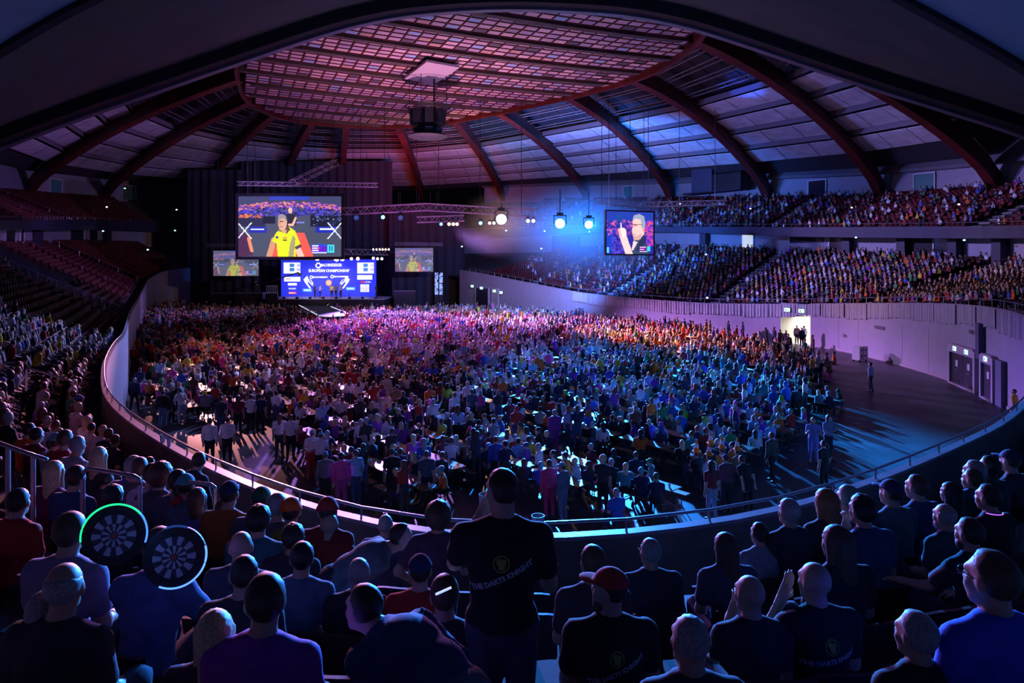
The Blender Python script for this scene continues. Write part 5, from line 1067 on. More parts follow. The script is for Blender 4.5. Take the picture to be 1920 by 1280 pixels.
M_CROWD = mat_attr('crowd_cloth', .85)
def colours(top, legs=None, hair=None, skin=None):
    return [skin or random.choice(SKINS), PAL.get(top, (.1, .1, .1)) if isinstance(top, str) else top, legs or random.choice([PAL['navy'], PAL['black'], PAL['charcoal'], (.05, .07, .14)]), hair or random.choice(HAIRS), (.03, .03, .03)]
def face_rz(x, y, tx, ty): return math.atan2(-(tx-x), ty-y)
STAGE = (-28., 100.)
# ------------------------------------------------------------------ seats
M_SEAT = mat_attr('stand_seat_shell', .6)
def seat_base(full=False):
    V = []; T = []; 
    def bx(c, d, tilt=0):
        n = len(V); x, y, z = d[0]/2, d[1]/2, d[2]/2
        for p in [(-x, -y, -z), (x, -y, -z), (x, y, -z), (-x, y, -z), (-x, -y, z), (x, -y, z), (x, y, z), (-x, y, z)]: V.append((c[0]+p[0], c[1]+p[1]-p[2]*tilt, c[2]+p[2]))
        for a, b, c_, d_ in [(0, 3, 2, 1), (4, 5, 6, 7), (0, 1, 5, 4), (1, 2, 6, 5), (2, 3, 7, 6), (3, 0, 4, 7)]: T.extend([(n+a, n+b, n+c_), (n+a, n+c_, n+d_)])
    bx((0, -.2, .66), (.46, .04, .40), .2); bx((0, .05, .42), (.44, .40, .05)); return np.array(V, np.float32), np.array(T, np.int32), np.zeros(len(T), np.int32)
AIS = 36
def is_aisle(i): return (int(i) % AIS) < 4
SEATC = [(.10, .010, .014), (.13, .012, .016), (.08, .008, .012)]
seats_far = []; stand_people = []; step_i = .54/DS
LP = [lowpoly(True, 0), lowpoly(True, 1), lowpoly(True, 2), lowpoly(False, 0), lowpoly(False, 1), lowpoly(False, 2)]
STW = {'black': 22, 'navy': 12, 'charcoal': 10, 'grey': 12, 'white': 16, 'red': 5, 'orange': 5, 'yellow': 3, 'green': 3, 'blue': 6, 'light blue': 5, 'pink': 2, 'purple': 3, 'maroon': 4, 'brown': 4}
def fill_stand(i_a, i_b, rows, dfun, zfun, occ, people):
    for r in range(rows):
        d = dfun(r)+.45; i = i_a
        while i < i_b:
            a0 = int(i); 
            if not is_aisle(a0):
                x, y = off(a0, d); x2, y2 = off(a0+1, d); fr = i-a0; x, y = lerp(x, x2, fr), lerp(y, y2, fr); st = math.hypot(x2-x, y2-y)
                z = zfun(a0, r); px, py = to_px((x, y, z+.6)) if y > 4 else (-999, 0)
                if -60 < px < 1980:
                    rz = face_rz(0, 0, -NRM[a0 % NR, 0], -NRM[a0 % NR, 1]); seats_far.append((0, x, y, z, rz, 1.0, [random.choice(SEATC)]))
                    if people and random.random() < occ(px, py, r): 
                        h = face_rz(x, y, *STAGE); dz = (h-rz+PI) % (2*PI)-PI
                        wt = dict(STW)
                        if 1560 < px < 1760 and py > 480: wt['orange'] = 16; wt['green'] = 8; wt['yellow'] = 7
                        kd = random.choices((0, 1, 2, 3, 4), (50, 32, 2, 2, 2) if r else (50, 32, 1, 0, 0))[0]
                        stand_people.append((kd, x, y, z, rz+dz*.5+random.uniform(-.2, .2), random.uniform(.92, 1.06), colours(pick(wt))))
            ux, uy = off(a0, d); vx, vy = off(a0+1, d); i += .54/max(.05, math.hypot(vx-ux, vy-uy))
def occ_low(px, py, r):
    if px < 985: return 0
    if px < 1120: return .28 if r < 9 else .10
    if px < 1240: return .55 if r < 12 else .3
    return .82 if r < 15 else .62
def occ_up(px, py, r): return .05 if px < 1230 else (.46 if px < 1640 else .34)*(1.0 if r < 11 else .6)
fill_stand(idx_near(-5, 102), I_RIGHT+22, ND, row_d, row_z, occ_low, True)
fill_stand(I_RS+20, I_RIGHT+30, UROWS, urow_d, urow_z, occ_up, True)
fill_stand(I_LEFT+92, I_FARL+2, ND, row_d, row_z, None, False); fill_stand(I_LEFT+63, I_LEFT+92, 5, row_d, row_z, None, False); fill_stand(I_LEFT+50, I_FARL+2, UROWS, urow_d, urow_z, None, False)
# aisle steps, handrails
def aisle(i, rows, dfun, zfun, label):
    o = thing('aisle_stair', label, 'stairs', group='aisle stairs of the stands'); mb = MB(); j = i % NR; n = NRM[j]; t = np.array([n[1], -n[0]])
    for r in range(rows):
        z = zfun(i+1, r); x, y = off(i+1.5, dfun(r)+.2); mb.box((x, y, z+.07), (1.3, .42, .14), math.atan2(t[1], t[0]))
    mb.build('step', mat('stair_concrete', (.20, .20, .20), .8), o); mb = MB(); pts = []
    for r in range(0, rows, 1):
        x, y = off(i+3, dfun(r)+.3); pts.append((x, y, zfun(i+3, r)+.9))
        if r % 4 == 0: mb.bar((x, y, zfun(i+3, r)), pts[-1], .02, 4)
    mb.tube(pts, .024, 5); mb.build('handrail', M_STEEL, o)
ORD = ['first', 'second', 'third', 'fourth', 'fifth', 'sixth', 'seventh', 'eighth', 'ninth', 'tenth', 'eleventh', 'twelfth', 'thirteenth', 'fourteenth', 'fifteenth', 'sixteenth', 'seventeenth', 'eighteenth', 'nineteenth', 'twentieth']
def nth(k): return ORD[k] if k < 20 else '%dth' % (k+1)
la = [i for i in range(I_FARR, I_RIGHT+20) if i % AIS == 0]
for k, i in enumerate(la): aisle(i, ND, row_d, row_z, 'aisle stair of the lower right stand, %s from the stage' % nth(k))
for k, i in enumerate([i for i in range(I_RS+25, I_RIGHT+20) if i % AIS == 0]): aisle(i, UROWS, urow_d, urow_z, 'aisle stair of the upper right balcony, %s from the stage' % nth(k))
for k, i in enumerate([i for i in range(I_LEFT+66, I_FARL) if i % AIS == 0]): aisle(i, ND, row_d, row_z, 'aisle stair of the empty lower left stand, %s' % nth(k)); 
for k, i in enumerate([i for i in range(I_LEFT+54, I_FARL) if i % AIS == 0]): aisle(i, UROWS, urow_d, urow_z, 'aisle stair of the empty upper left balcony, %s' % nth(k))
# ------------------------------------------------------------------ floor crowd: beer tables, benches, people
CP = [(285, 577), (268, 600), (262, 640), (278, 700), (283, 770), (345, 800), (500, 800), (560, 870), (600, 915), (700, 950), (860, 975), (1000, 978), (1150, 974), (1320, 946), (1450, 855), (1545, 775), (1535, 690), (1440, 660), (1300, 628), (1150, 606), (950, 586), (720, 588), (560, 588), (400, 582)]
CPW = [tuple(G(px, max(py, 577), 0)[:2]) for px, py in CP]
RPW = [(p.x, p.y) for p in RP]; RPC = np.mean(RPW, 0); RPE = [tuple(RPC+(np.array(p)-RPC)*1.15) for p in RPW]
tax = np.array([-.66, .75]); tax /= np.linalg.norm(tax); tpx = np.array([tax[1], -tax[0]]); trz = math.atan2(tax[1], tax[0])
tables, floorp = [], []
def zone_w(px, py):
    wt = {'black': 20, 'navy': 14, 'charcoal': 9, 'grey': 10, 'white': 14, 'red': 5, 'orange': 4, 'yellow': 3, 'green': 4, 'blue': 7, 'light blue': 4, 'pink': 3, 'purple': 3, 'lime': 1.5, 'maroon': 4, 'brown': 4, 'teal': 2}
    if px < 470 and 640 < py < 780: wt['red'] += 18; wt['pink'] += 7; wt['yellow'] += 3
    if 500 < px < 760 and 640 < py < 760: wt['white'] += 24; wt['grey'] += 6; wt['red'] += 6
    if 740 < px < 1150 and py < 690: wt['white'] += 34; wt['grey'] += 12; wt['light blue'] += 10; wt['pink'] += 8  # paler clothes imitate brighter light on the crowd right of centre
    if 1150 < px < 1460 and py < 690: wt['orange'] += 16; wt['brown'] += 6; wt['red'] += 6; wt['yellow'] += 5
    if 560 < px < 820 and py < 660: wt['white'] += 18; wt['blue'] += 10; wt['purple'] += 6; wt['red'] += 4  # extra whites imitate stage light on this part of the crowd
    if px > 1050 and py > 720: wt['blue'] += 8; wt['light blue'] += 5; wt['teal'] += 3
    return wt
for a in range(-70, 70):
    for b in range(-40, 60):
        c = np.array([-3., 15.])+tpx*(a*1.86+random.gauss(0, .10))+tax*(b*2.45+1.2*math.sin(a*2.1)+(.7*((b+a*2)//6)))
        if not (14 < c[1] < 100): continue
        if not in_poly(c[0], c[1], CPW) or in_poly(c[0], c[1], RPE): continue
        if SY0-1.5 < c[1] and sx0-2 < c[0] < sx1+2: continue
        px, py = to_px((*c, 0)); den = .95
        if px > 1050 and py > 840: den = .62
        if px > 1400 and py > 700: den = .8
        if a % 17 == 6 or random.random() < .05: continue
        tables.append(c)
        for s in (-1, 1):
            for k in range(4):
                if random.random() > den*(.92 if py > 640 else .98): continue
                q = c+tpx*s*(.62+random.uniform(-.05, .1))+tax*((k-1.5)*.56+random.uniform(-.08, .08)); stand = random.random() < (.20 if py > 640 else .12)
                if stand: q = q+tpx*s*random.uniform(.1, .35)
                h = face_rz(*q, *STAGE)+random.gauss(0, .3); tb = face_rz(0, 0, *(-tpx*s)); dz = (h-tb+PI) % (2*PI)-PI
                floorp.append((q[0], q[1], not stand, tb+dz*(random.uniform(.35, 1.) if not stand else 1.), s))
print('tables', len(tables), 'floor people', len(floorp))
# rows of standing people along the back wall and loose groups
extra = []
for px, py, n_, sx_ in ((1000, 588, 16, 60), (1120, 602, 16, 50), (1240, 612, 14, 50), (1330, 622, 12, 45), (1190, 606, 8, 40), (330, 585, 16, 45), (1080, 590, 16, 80)):
    for _ in range(n_):
        g_ = G(px+random.gauss(0, sx_*.5), py+random.uniform(-3, 5)); extra.append((g_.x, g_.y, False, face_rz(g_.x, g_.y, *STAGE)+random.gauss(0, .4), 0))
# keep those on the floor
extra = [e for e in extra if in_poly(e[0], e[1], RING[:, :2])]
# ------------------------------------------------------------------ people on the floor that can be told apart
SPOTS = []
def cone_hat(o, J):
    n = 14; H, RH = J['H'], J['RH']; M = Matrix([[*RH[0], H[0]], [*RH[1], H[1]], [*RH[2], H[2]], [0, 0, 0, 1]]); h0 = .09
    mb = MB(); mb.lathe((0, -.01, h0), [(.15, -.01), (.15, .02), (.10, .03), (.0775, .13)], n); mb.build('hat_base', cloth((.85, .20, .02)), o, M=M); mb = MB(); mb.lathe((0, -.01, h0), [(.077, .13), (.047, .26)], n); mb.build('hat_band', cloth(PAL['white']), o, M=M); mb = MB(); mb.lathe((0, -.01, h0), [(.047, .26), (.018, .40)], n); mb.build('hat_tip', cloth((.85, .20, .02)), o, M=M)
def cup_mesh(r=.042, h=.13): mb = MB(); mb.lathe((0, 0, 0), [(r*.75, 0), (r, h), (r*.92, h), (r*.7, h*.75)], 10); return mb.mesh('cup', mat('plastic_cup', (.55, .55, .6), .3))
def beer_cup(): mb = MB(); mb.lathe((0, 0, .01), [(.03, 0), (.039, .09), (.0, .09)], 10); return mb.mesh('beer', mat('beer', (.7, .38, .04), .3))
ME_CUP, ME_BEER = cup_mesh(), beer_cup()
def cup(loc, label, grp=None, beer=True):
    o = link('plastic_cup', ME_CUP, None, loc, 0, label, 'cup', grp)
    if beer: link('beer', ME_BEER, o)
    return o
def on_floor(px, py, label, seat=False, rz=None, z=0., **kw):
    """standing: py is the feet; seated: py is the head"""
    g = G(px, py, 1.18) if seat else G(px, py); pose = dict(kw.pop('pose', {})); pose['seat'] = seat
    if not seat: pose.setdefault('lean', .04); pose.setdefault('arms', ('down', 'down'))
    rz = face_rz(g.x, g.y, *STAGE) if rz is None else rz; SPOTS.append((g.x, g.y)); return hero((g.x, g.y, 0), rz, label, pose, **kw)
W_, BK, NV, JN = PAL['white'], PAL['black'], PAL['navy'], (.05, .07, .14)
on_floor(1030, 972, 'person in a bright pink suit standing by the cyan lit tables', shirt=(.62, .05, .16), legs=(.55, .03, .12), sleeve=2, hair='short', hc='dark')
on_floor(1056, 979, 'person in grey denim standing beside the pink suit, cap on', shirt=(.10, .12, .18), legs=(.12, .16, .24), hair='cap', hc='teal', sleeve=2, rz=.9)
on_floor(1130, 962, 'person with blond upswept hair in a black patterned shirt by the tables', shirt=(.03, .03, .035), legs=BK, hair='bushy', hc='blonde', rz=-.4, pose=dict(arms=('cup', 'down')))
on_floor(1158, 925, 'person in a blue hooded top behind the blond patterned shirt', shirt=PAL['blue'], legs=NV, hair='short', hc='grey', seat=True, hood=True)
on_floor(640, 955, 'person in a pink jacket with white waist standing at the crowd edge', shirt=PAL['pink'], legs=(.4, .05, .2), hair='curly', hc='dark', sleeve=2)
on_floor(668, 948, 'person in a light blue shirt with arm raised beside the pink jacket', shirt=PAL['light blue'], legs=JN, hair='short', hc='brown', pose=dict(arms=('point', 'down')), rz=.9)
on_floor(610, 952, 'person in a grey jacket with teal cap left of the pink jacket', shirt=(.12, .12, .13), legs=BK, hair='cap', hc='teal', sleeve=2)
on_floor(585, 900, 'person in white top and red skirt cloth leaning to the table', shirt=W_, legs=PAL['red'], hair='beanie', hc='teal', pose=dict(lean=.5, arms=('table', 'table')))
on_floor(600, 905, 'person in a white shirt bending forward beside the red skirt', shirt=W_, legs=BK, hair='cap', hc='teal', pose=dict(lean=.45, arms=('table', 'table')), rz=.2)
on_floor(545, 862, 'person in white shirt and black trousers at the edge of the crowd', shirt=W_, legs=BK, hair='short', hc='brown')
on_floor(524, 860, 'woman in white top and dark skirt with white socks on the open floor', shirt=W_, legs=(.03, .06, .06), hair='long', hc='brown')
on_floor(426, 868, 'person in a loose white tee standing on the open floor behind the rail', shirt=W_, legs=BK, hair='short', hc='dark', sleeve=.8)
on_floor(393, 872, 'person in white with a green scarf cap by the near rail', shirt=W_, legs=BK, hair='beanie', hc='green', hood=True, sleeve=2)
on_floor(414, 818, 'person in a dark tee and jeans standing alone on the lit floor strip', shirt=(.03, .04, .06), legs=JN, hair='short', hc='brown')
on_floor(446, 815, 'woman in a maroon top second from left in the standing row', shirt=PAL['maroon'], legs=BK, hair='long', hc='dark')
on_floor(470, 813, 'person in a pale tee and black trousers in the standing row', shirt=W_, legs=BK, hair='short', hc='dark', pose=dict(arms=('drink', 'down')))
on_floor(488, 812, 'person in dark clothes right of the pale tee in the standing row', shirt=NV, legs=BK, hair='short', hc='dark')
on_floor(341, 797, 'person in a white shirt and light jeans bending to a table', shirt=W_, legs=(.30, .33, .42), hair='short', hc='brown', pose=dict(lean=.35, arms=('table', 'down')), rz=.9)
on_floor(305, 803, 'person with dark jacket and jeans standing at the last left table', shirt=BK, legs=(.12, .16, .26), hair='short', hc='dark', sleeve=2)
on_floor(252, 772, 'grey haired person in a dark coat walking by the left wall', shirt=NV, legs=BK, hair='short', hc='grey', sleeve=2, pose=dict(walk=.8))
on_floor(262, 748, 'person in a navy jacket walking along the left wall', shirt=(.02, .03, .09), legs=NV, hair='short', hc='brown', sleeve=2, pose=dict(walk=-.8))
on_floor(251, 694, 'person in a red jacket leaning at the left wall', shirt=PAL['red'], legs=NV, hair='cap', hc='grey', sleeve=2)
on_floor(258, 674, 'person in an orange top at the left wall behind the red jacket', shirt=PAL['orange'], legs=JN, hair='short', hc='brown')
on_floor(278, 669, 'dark dressed steward with a yellow cap in the left aisle', shirt=BK, legs=BK, hair='cap', hc='blonde')
on_floor(1633, 735, 'person in a light blue tee walking alone on the empty floor', shirt=(.28, .48, .58), legs=JN, hair='short', hc='dark', pose=dict(walk=.5))
on_floor(1532, 737, 'guard in black with folded arms facing the crowd', shirt=BK, legs=BK, hair='short', hc='dark', rz=PI*.8, pose=dict(arms=('crossed', 'crossed')), sleeve=2)
on_floor(1523, 718, 'person in a yellow shirt with a dark shoulder strap beside the guard', shirt=PAL['yellow'], legs=BK, hair='beanie', hc='white')
on_floor(1525, 868, 'woman in purple and white clothes facing the stand near the right floor', shirt=(.20, .16, .42), legs=(.24, .18, .52), hair='long', hc='brown', rz=PI*.9, pose=dict(arms=('cup', 'cup')))
on_floor(1553, 862, 'woman in a striped dark top beside the purple dressed woman', shirt=(.14, .12, .18), legs=BK, hair='long', hc='dark', rz=PI*1.1, pose=dict(arms=('cup', 'lap')))
on_floor(1546, 925, 'steward in a black tee with a green lanyard just behind the rail', shirt=BK, legs=BK, hair='short', hc='dark')
on_floor(1404, 962, 'crouched steward with a green lanyard behind the near rail', shirt=BK, legs=BK, hair='short', hc='brown', pose=dict(lean=.5))
on_floor(1903, 800, 'person in a yellow vest at the right end of the floor', shirt=PAL['yellow'], legs=PAL['green'], hair='short', hc='brown')
on_floor(1448, 905, 'person in a dark camouflage jacket walking beside the last tables', shirt=(.05, .06, .05), legs=BK, hair='short', hc='brown', sleeve=2, pose=dict(walk=.7))
on_floor(1335, 975, 'woman in a maroon top and pale jeans at the front tables', shirt=PAL['maroon'], legs=(.20, .26, .36), hair='long', hc='dark')
on_floor(1362, 960, 'person in a dark red jacket right of the pale jeans', shirt=(.10, .03, .05), legs=BK, hair='cap', hc='navy', sleeve=2)
for k, (px, py) in enumerate(((1309, 852), (1336, 836), (1357, 845), (1386, 848), (1333, 858))):
    o, J = on_floor(px, py, 'person with a tall orange and white cone hat, %s' % ('leftmost of the group', 'rearmost of the group', 'in an orange top', 'rightmost of the group', 'in a white top, nearest')[k], seat=True, shirt=(BK, NV, PAL['orange'], (.2, .12, .06), W_)[k], hair='short', hc='brown'); cone_hat(o, J)
for k, (px, py, c) in enumerate(((1421, 770, PAL['orange']), (1452, 736, PAL['blue']), (1476, 728, PAL['blue']), (1462, 780, PAL['orange']), (1485, 772, PAL['red']), (1422, 800, PAL['light blue']), (1447, 795, PAL['light blue']), (1372, 808, PAL['green']))):
    on_floor(px, py, ('person in an orange vest at the right tables', 'person with a huge blue wig, left of two', 'person with a huge blue wig, right of two', 'person in an orange vest behind the light blue shirts', 'person in red at the edge of the right tables', 'person in light blue at the right tables, left of two', 'person in light blue at the right tables, right of two', 'person in a green shirt alone at a table end')[k], seat=True, shirt=c, hair='bushy' if 'wig' in ('', 'wig', 'wig', '', '', '', '', '')[k] and k in (1, 2) else 'short', hc='blue' if k in (1, 2) else 'grey', scale=1.15 if k in (1, 2) else 1.)
for px, py, c, lb in ((1040, 850, (.30, .03, .26), 'person in a magenta overall standing between the tables'), (745, 790, (.25, .14, .06), 'person in a mustard overall with back turned in the middle crowd'), (725, 765, (.5, .44, .34), 'person in cream standing left of the mustard overall'), (668, 750, (.35, .03, .03), 'person in a long red robe in the middle crowd'), (655, 748, (.30, .02, .03), 'person in a dark red robe beside the other robe'), (840, 735, (.45, .26, .12), 'person in a tan suit standing in the middle crowd'), (1143, 745, (.05, .04, .30), 'person in a violet top standing before the far tables'),
                      (446, 690, W_, 'person in a striped white shirt standing in the left crowd'), (463, 702, PAL['blue'], 'person in a blue shirt standing in the left crowd'), (800, 950, (.05, .06, .09), 'person in a dark striped shirt standing near the rail'), (735, 945, BK, 'person in black with a lime cap near the rail'), (930, 915, (.03, .06, .3), 'person in a royal blue jacket near the standing man'), (885, 800, (.06, .07, .10), 'person in a black team shirt in the middle crowd')):
    on_floor(px, py, lb, shirt=c, legs=c if 'overall' in lb or 'robe' in lb or 'suit' in lb else BK, hair='cap' if 'cap' in lb else 'short', hc='green' if 'lime' in lb else random.choice(('dark', 'brown', 'grey')), sleeve=2 if 'overall' in lb or 'robe' in lb or 'jacket' in lb else .6)
for k, (px, py, c, rz_) in enumerate(((1436, 650, BK, 1.6), (1452, 649, NV, 1.7), (1463, 655, (.2, .12, .08), .4), (1474, 657, BK, 2.4), (1478, 666, (.05, .04, .05), 2.8), (1494, 645, (.4, .3, .2), 2.9), (1503, 650, NV, 3.0), (1508, 646, W_, .2), (1524, 668, (.10, .04, .04), 1.4), (1366, 634, BK, 1.6), (1393, 636, NV, 1.5))):
    on_floor(px, py, ('dark person walking along the white wall towards the passage, left one', 'dark person striding to the lit passage', 'person in brown standing before the passage', 'person in black at the passage corner', 'person with a dark coat in front of the passage', 'person in tan inside the lit passage', 'person in blue coming out of the lit passage', 'person in white inside the lit passage', 'person in dark red leaning on the passage corner', 'dark person leaning on the white wall, left of two', 'dark person leaning on the white wall, right of two')[k], shirt=c, legs=BK, hair='short', hc='dark', rz=rz_, pose=dict(walk=(.9 if k < 2 else .3)), sleeve=2)
NSPEC = len(SPOTS)
# players and crew on the stage
for px, c, lb, rz_ in ((622, PAL['yellow'], 'player in a yellow shirt on the stage before the dartboard', .1), (630, (.08, .10, .16), 'player in dark clothes beside the yellow shirt on stage', .3), (639, (.35, .25, .25), 'official in brown at the right of the players', 1.2), (600, (.5, .5, .55), 'camera operator in a white top on the left of the stage', -1.2), (590, (.03, .03, .04), 'crew member in black crouching at the left of the stage', -1.), (706, BK, 'camera operator in black on the right stage edge', 1.2)):
    Y_ = 100.2 if 'operator' not in lb else 98.5; hero(((px-960)/F*Y_, Y_, STZ+.005), rz_, lb, dict(seat=False, lean=.05, arms=('down', 'cup')), 'short', 'dark', shirt=c, legs=BK, scale=1.12)
hero(((478-960)/F*97.8, 97.8, 3.0), -1.2, 'crane operator in black on the camera platform', dict(seat=False, lean=.1, arms=('reach', 'reach')), 'short', 'dark', shirt=BK, legs=BK)
# ------------------------------------------------------------------ ordinary floor crowd
def clear(x, y, r=.48): return all((x-a)**2+(y-b)**2 > r*r for a, b in SPOTS)
allp = [p for p in floorp if clear(p[0], p[1])]+extra
allp.sort(key=lambda p: p[1])
POSE_S = [dict(seat=True, lean=.25, arms=('table', 'table')), dict(seat=True, lean=.15, arms=('lap', 'cup'), hyaw=.4), dict(seat=True, lean=.3, arms=('crossed', 'crossed'), hyaw=-.3), dict(seat=True, lean=.2, arms=('table', 'drink'), fat=1.15)]
POSE_T = [dict(seat=False, lean=.05, arms=('down', 'cup')), dict(seat=False, lean=.08, arms=('crossed', 'crossed')), dict(seat=False, lean=.04, arms=('down', 'hip'), hyaw=.4), dict(seat=False, lean=.05, arms=('down', 'up'))]
PW_S, PW_T = ('leaning on a table', 'holding a cup', 'folding arms', 'drinking at a table'), ('standing with a cup', 'standing with folded arms', 'standing hand on hip', 'standing with one arm up')
VARS = [(p, h, PW_S[k], True) for k, p in enumerate(POSE_S) for h in ('short', 'long', 'cap')]+[(p, h, PW_T[k], False) for k, p in enumerate(POSE_T) for h in ('short', 'long')]
MESH_V = {}
def var_mesh(k):
    if k not in MESH_V: MESH_V[k] = coarse_mesh('person', VARS[k][0], VARS[k][1])
    return MESH_V[k]
HN = ['black', 'dark', 'brown', 'grey', 'blonde']
def zone_of(px, py):
    if px < 560: return 'in the left tables'
    if px > 1380: return 'in the right tables'
    if px > 1040: return 'in the cyan lit tables'
    return 'behind the standing man' if 840 < px < 1040 else 'in the front middle tables'
NFLOOR = 74
ind = []; rest_p = []
for p in allp:
    px, py = to_px((p[0], p[1], .9))
    if len(ind) < NFLOOR and 200 < px < 1640: ind.append(p)
    else: rest_p.append(p)
from collections import defaultdict
LBL = defaultdict(list)
for p in ind:
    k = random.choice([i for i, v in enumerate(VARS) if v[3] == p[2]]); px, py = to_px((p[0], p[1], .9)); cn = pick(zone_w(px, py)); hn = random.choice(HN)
    o = link('person', var_mesh(k), None, (p[0], p[1], 0), p[3], None, 'person', 'crowd at the near tables'); o.scale = (random.uniform(.95, 1.05),)*3
    for s, m_ in enumerate((M_SKIN, cloth(PAL[cn]), cloth(random.choice((NV, BK, JN, PAL['charcoal']))), hairm(hn if VARS[k][1] != 'cap' else random.choice(('red', 'navy', 'green', 'teal'))))): o.material_slots[s].link = 'OBJECT'; o.material_slots[s].material = m_
    LBL[('person in %s %s %s' % (cn, VARS[k][2], zone_of(px, py)))].append((px, o))
for lb, L in LBL.items():
    L.sort(key=lambda t: t[0])
    for q, (px, o) in enumerate(L): o['label'] = lb if len(L) == 1 else '%s, %s from left' % (lb, nth(q))
CK = [tri(*coarse(v[0], v[1], .085, .014)) for v in (VARS[0], VARS[1], VARS[3], VARS[4], VARS[6], VARS[9], VARS[12], VARS[13], VARS[14], VARS[18])]
CKS = [True, True, True, True, True, True, False, False, False, False]; NCK = len(CK); inst = []
for q, p in enumerate(rest_p):
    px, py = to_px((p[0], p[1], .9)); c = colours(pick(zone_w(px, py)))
    if random.random() < .10: c[3] = PAL[random.choice(('lime', 'red', 'orange', 'yellow', 'blue', 'white', 'pink'))]
    if p[1] < 41: k = random.choice([i for i in range(NCK) if CKS[i] == p[2]])
    else: k = NCK+(random.choice((0, 1)) if p[2] else random.choice((3, 4, 4, 5)))
    inst.append((k, p[0], p[1], 0, p[3]+(0 if p[1] < 52 else 0), random.uniform(.93, 1.07), c))
scatter('floor_crowd', CK+LP, inst, M_CROWD, smooth=True, label='huge crowd at long tables filling the arena floor', cat='crowd', kind='stuff')
# tables and benches
M_TBL = mat('beer_table_wood', (.22, .12, .06), .45, vary=.15, scale=4); M_TLEG = mat('table_leg_green', (.03, .05, .05), .5, .4)
def tb_meshes(wd, ht):
    mb = MB(); mb.box((0, 0, ht-.015), (2.2, wd, .03)); top = mb.mesh('tabletop', M_TBL); mb = MB(); 
    for s in (-1, 1): mb.bar((0, s*wd*.42, 0), (0, s*wd*.30, ht-.03), .016, 5)
    mb.bar((0, -wd*.42, .03), (0, wd*.42, .03), .014, 5); mb.bar((0, -wd*.35, ht*.6), (0, wd*.35, ht*.6), .012, 5); return top, mb.mesh('leg', M_TLEG)
TT, TL = tb_meshes(.58, .76); BT, BL = tb_meshes(.27, .46); BT.name = 'bench_seat'
tables.sort(key=lambda c: c[1]); tinst = []; NT = 84
vt = []
for c in tables:
    px, py = to_px((*c, .7)); 
    if len(vt) < NT and 230 < px < 1640: vt.append(c)
    else: tinst.append((0, c[0], c[1], 0, trz, 1., [(.22, .12, .06)]))
def seat_parts(nm, lb, cat, c, top, leg, topn, full, grp):
    o = thing(nm, lb, cat, (*c, 0), trz, grp); link(topn, top, o)
    for s in (-.8, .8): link('leg', leg, o, (s, 0, 0))
for k, c in enumerate(vt):
    seat_parts('beer_table', 'long folding beer table, %s nearest to the near rail' % nth(k), 'table', c, TT, TL, 'tabletop', True, 'beer tables on the floor')
    if k < 42:
        for s in (-1, 1): seat_parts('bench', 'folding bench on the %s of the %s nearest beer table' % ('right' if s > 0 else 'left', nth(k)), 'bench', c+tpx*s*.60, BT, BL, 'seat', True, 'benches on the floor')
    else: 
        for s in (-1, 1): q = c+tpx*s*.6; tinst.append((1, q[0], q[1], 0, trz, 1., [(.22, .12, .06)]))
def boxes_base(bs):
    mb = MB(); [mb.box(c, d) for c, d in bs]; v = np.vstack(mb.v); f = np.array(mb.f); return v, np.concatenate([f[:, [0, 1, 2]], f[:, [0, 2, 3]]]), np.zeros(len(f)*2, int)
scatter('far_tables', [boxes_base([((0, 0, .745), (2.2, .58, .03)), ((0, .6, .445), (2.2, .27, .03)), ((0, -.6, .445), (2.2, .27, .03)), ((-.8, 0, .37), (.04, .5, .73)), ((.8, 0, .37), (.04, .5, .73))]), boxes_base([((0, 0, .445), (2.2, .27, .03)), ((-.8, 0, .22), (.04, .24, .43)), ((.8, 0, .22), (.04, .24, .43))])], tinst, mat_attr('far_table_wood', .5), label='rows of beer tables and benches hidden among the far crowd', cat='tables', kind='stuff')
# cups
cinst = []; nc = 0
cb = MB(); cb.lathe((0, 0, 0), [(.03, 0), (.042, .13), (.03, .13)], 6); cv_ = np.vstack(cb.v); cf = []
for f_ in cb.f: cf += [(f_[0], f_[k], f_[k+1]) for k in range(1, len(f_)-1)]
for k, c in enumerate(tables):
    ncup = 0
    for _ in range(random.randint(3, 7) if k < 330 else 0):
        q = c+tax*random.uniform(-1, 1)+tpx*random.uniform(-.22, .22)
        if k < 14 and nc < 60: cup((*q, .76), 'plastic beer cup, %s on the %s nearest beer table' % (nth(ncup), nth(k)), 'cups on the near tables'); nc += 1; ncup += 1
        else: cinst.append((0, q[0], q[1], .76, 0, 1., [random.choice(((.5, .5, .55), (.55, .35, .06), (.6, .6, .62)))]))
scatter('table_cups', [(cv_, np.array(cf), np.zeros(len(cf), int))], cinst, mat_attr('cup_plastic', .3), label='scattered plastic cups on the crowded tables', cat='cups', kind='stuff')
# ------------------------------------------------------------------ near stand: heroes in rows, fill people, seats, handrails
NEAR = list(range(NR-150, NR))+list(range(0, I_LEFT+60)); NA = np.array(NEAR)
def ring_d(x, y):
    q = NA[np.argmin((RING[NA, 0]-x)**2+(RING[NA, 1]-y)**2)]; return q, (x-RING[q, 0])*NRM[q, 0]+(y-RING[q, 1])*NRM[q, 1]
_tab = {}
def row_on_ray(px):
    """where the view column px crosses each row: list of (row, Y, ring index)"""
    k = round(px)
    if k in _tab: return _tab[k]
    Ys = np.arange(1.2, 40, .06); L = [ring_d((px-960)/F*Y, Y) for Y in Ys]; d = np.array([l[1] for l in L]); out = []
    for r in range(-1, 13):
        dt = row_d(r)+.42 if r >= 0 else 1.2
        s = np.where((d[:-1]-dt)*(d[1:]-dt) <= 0)[0]
        for q in s: out.append((r, Ys[q], L[q][0]))
    _tab[k] = out; return out
seat_used = []
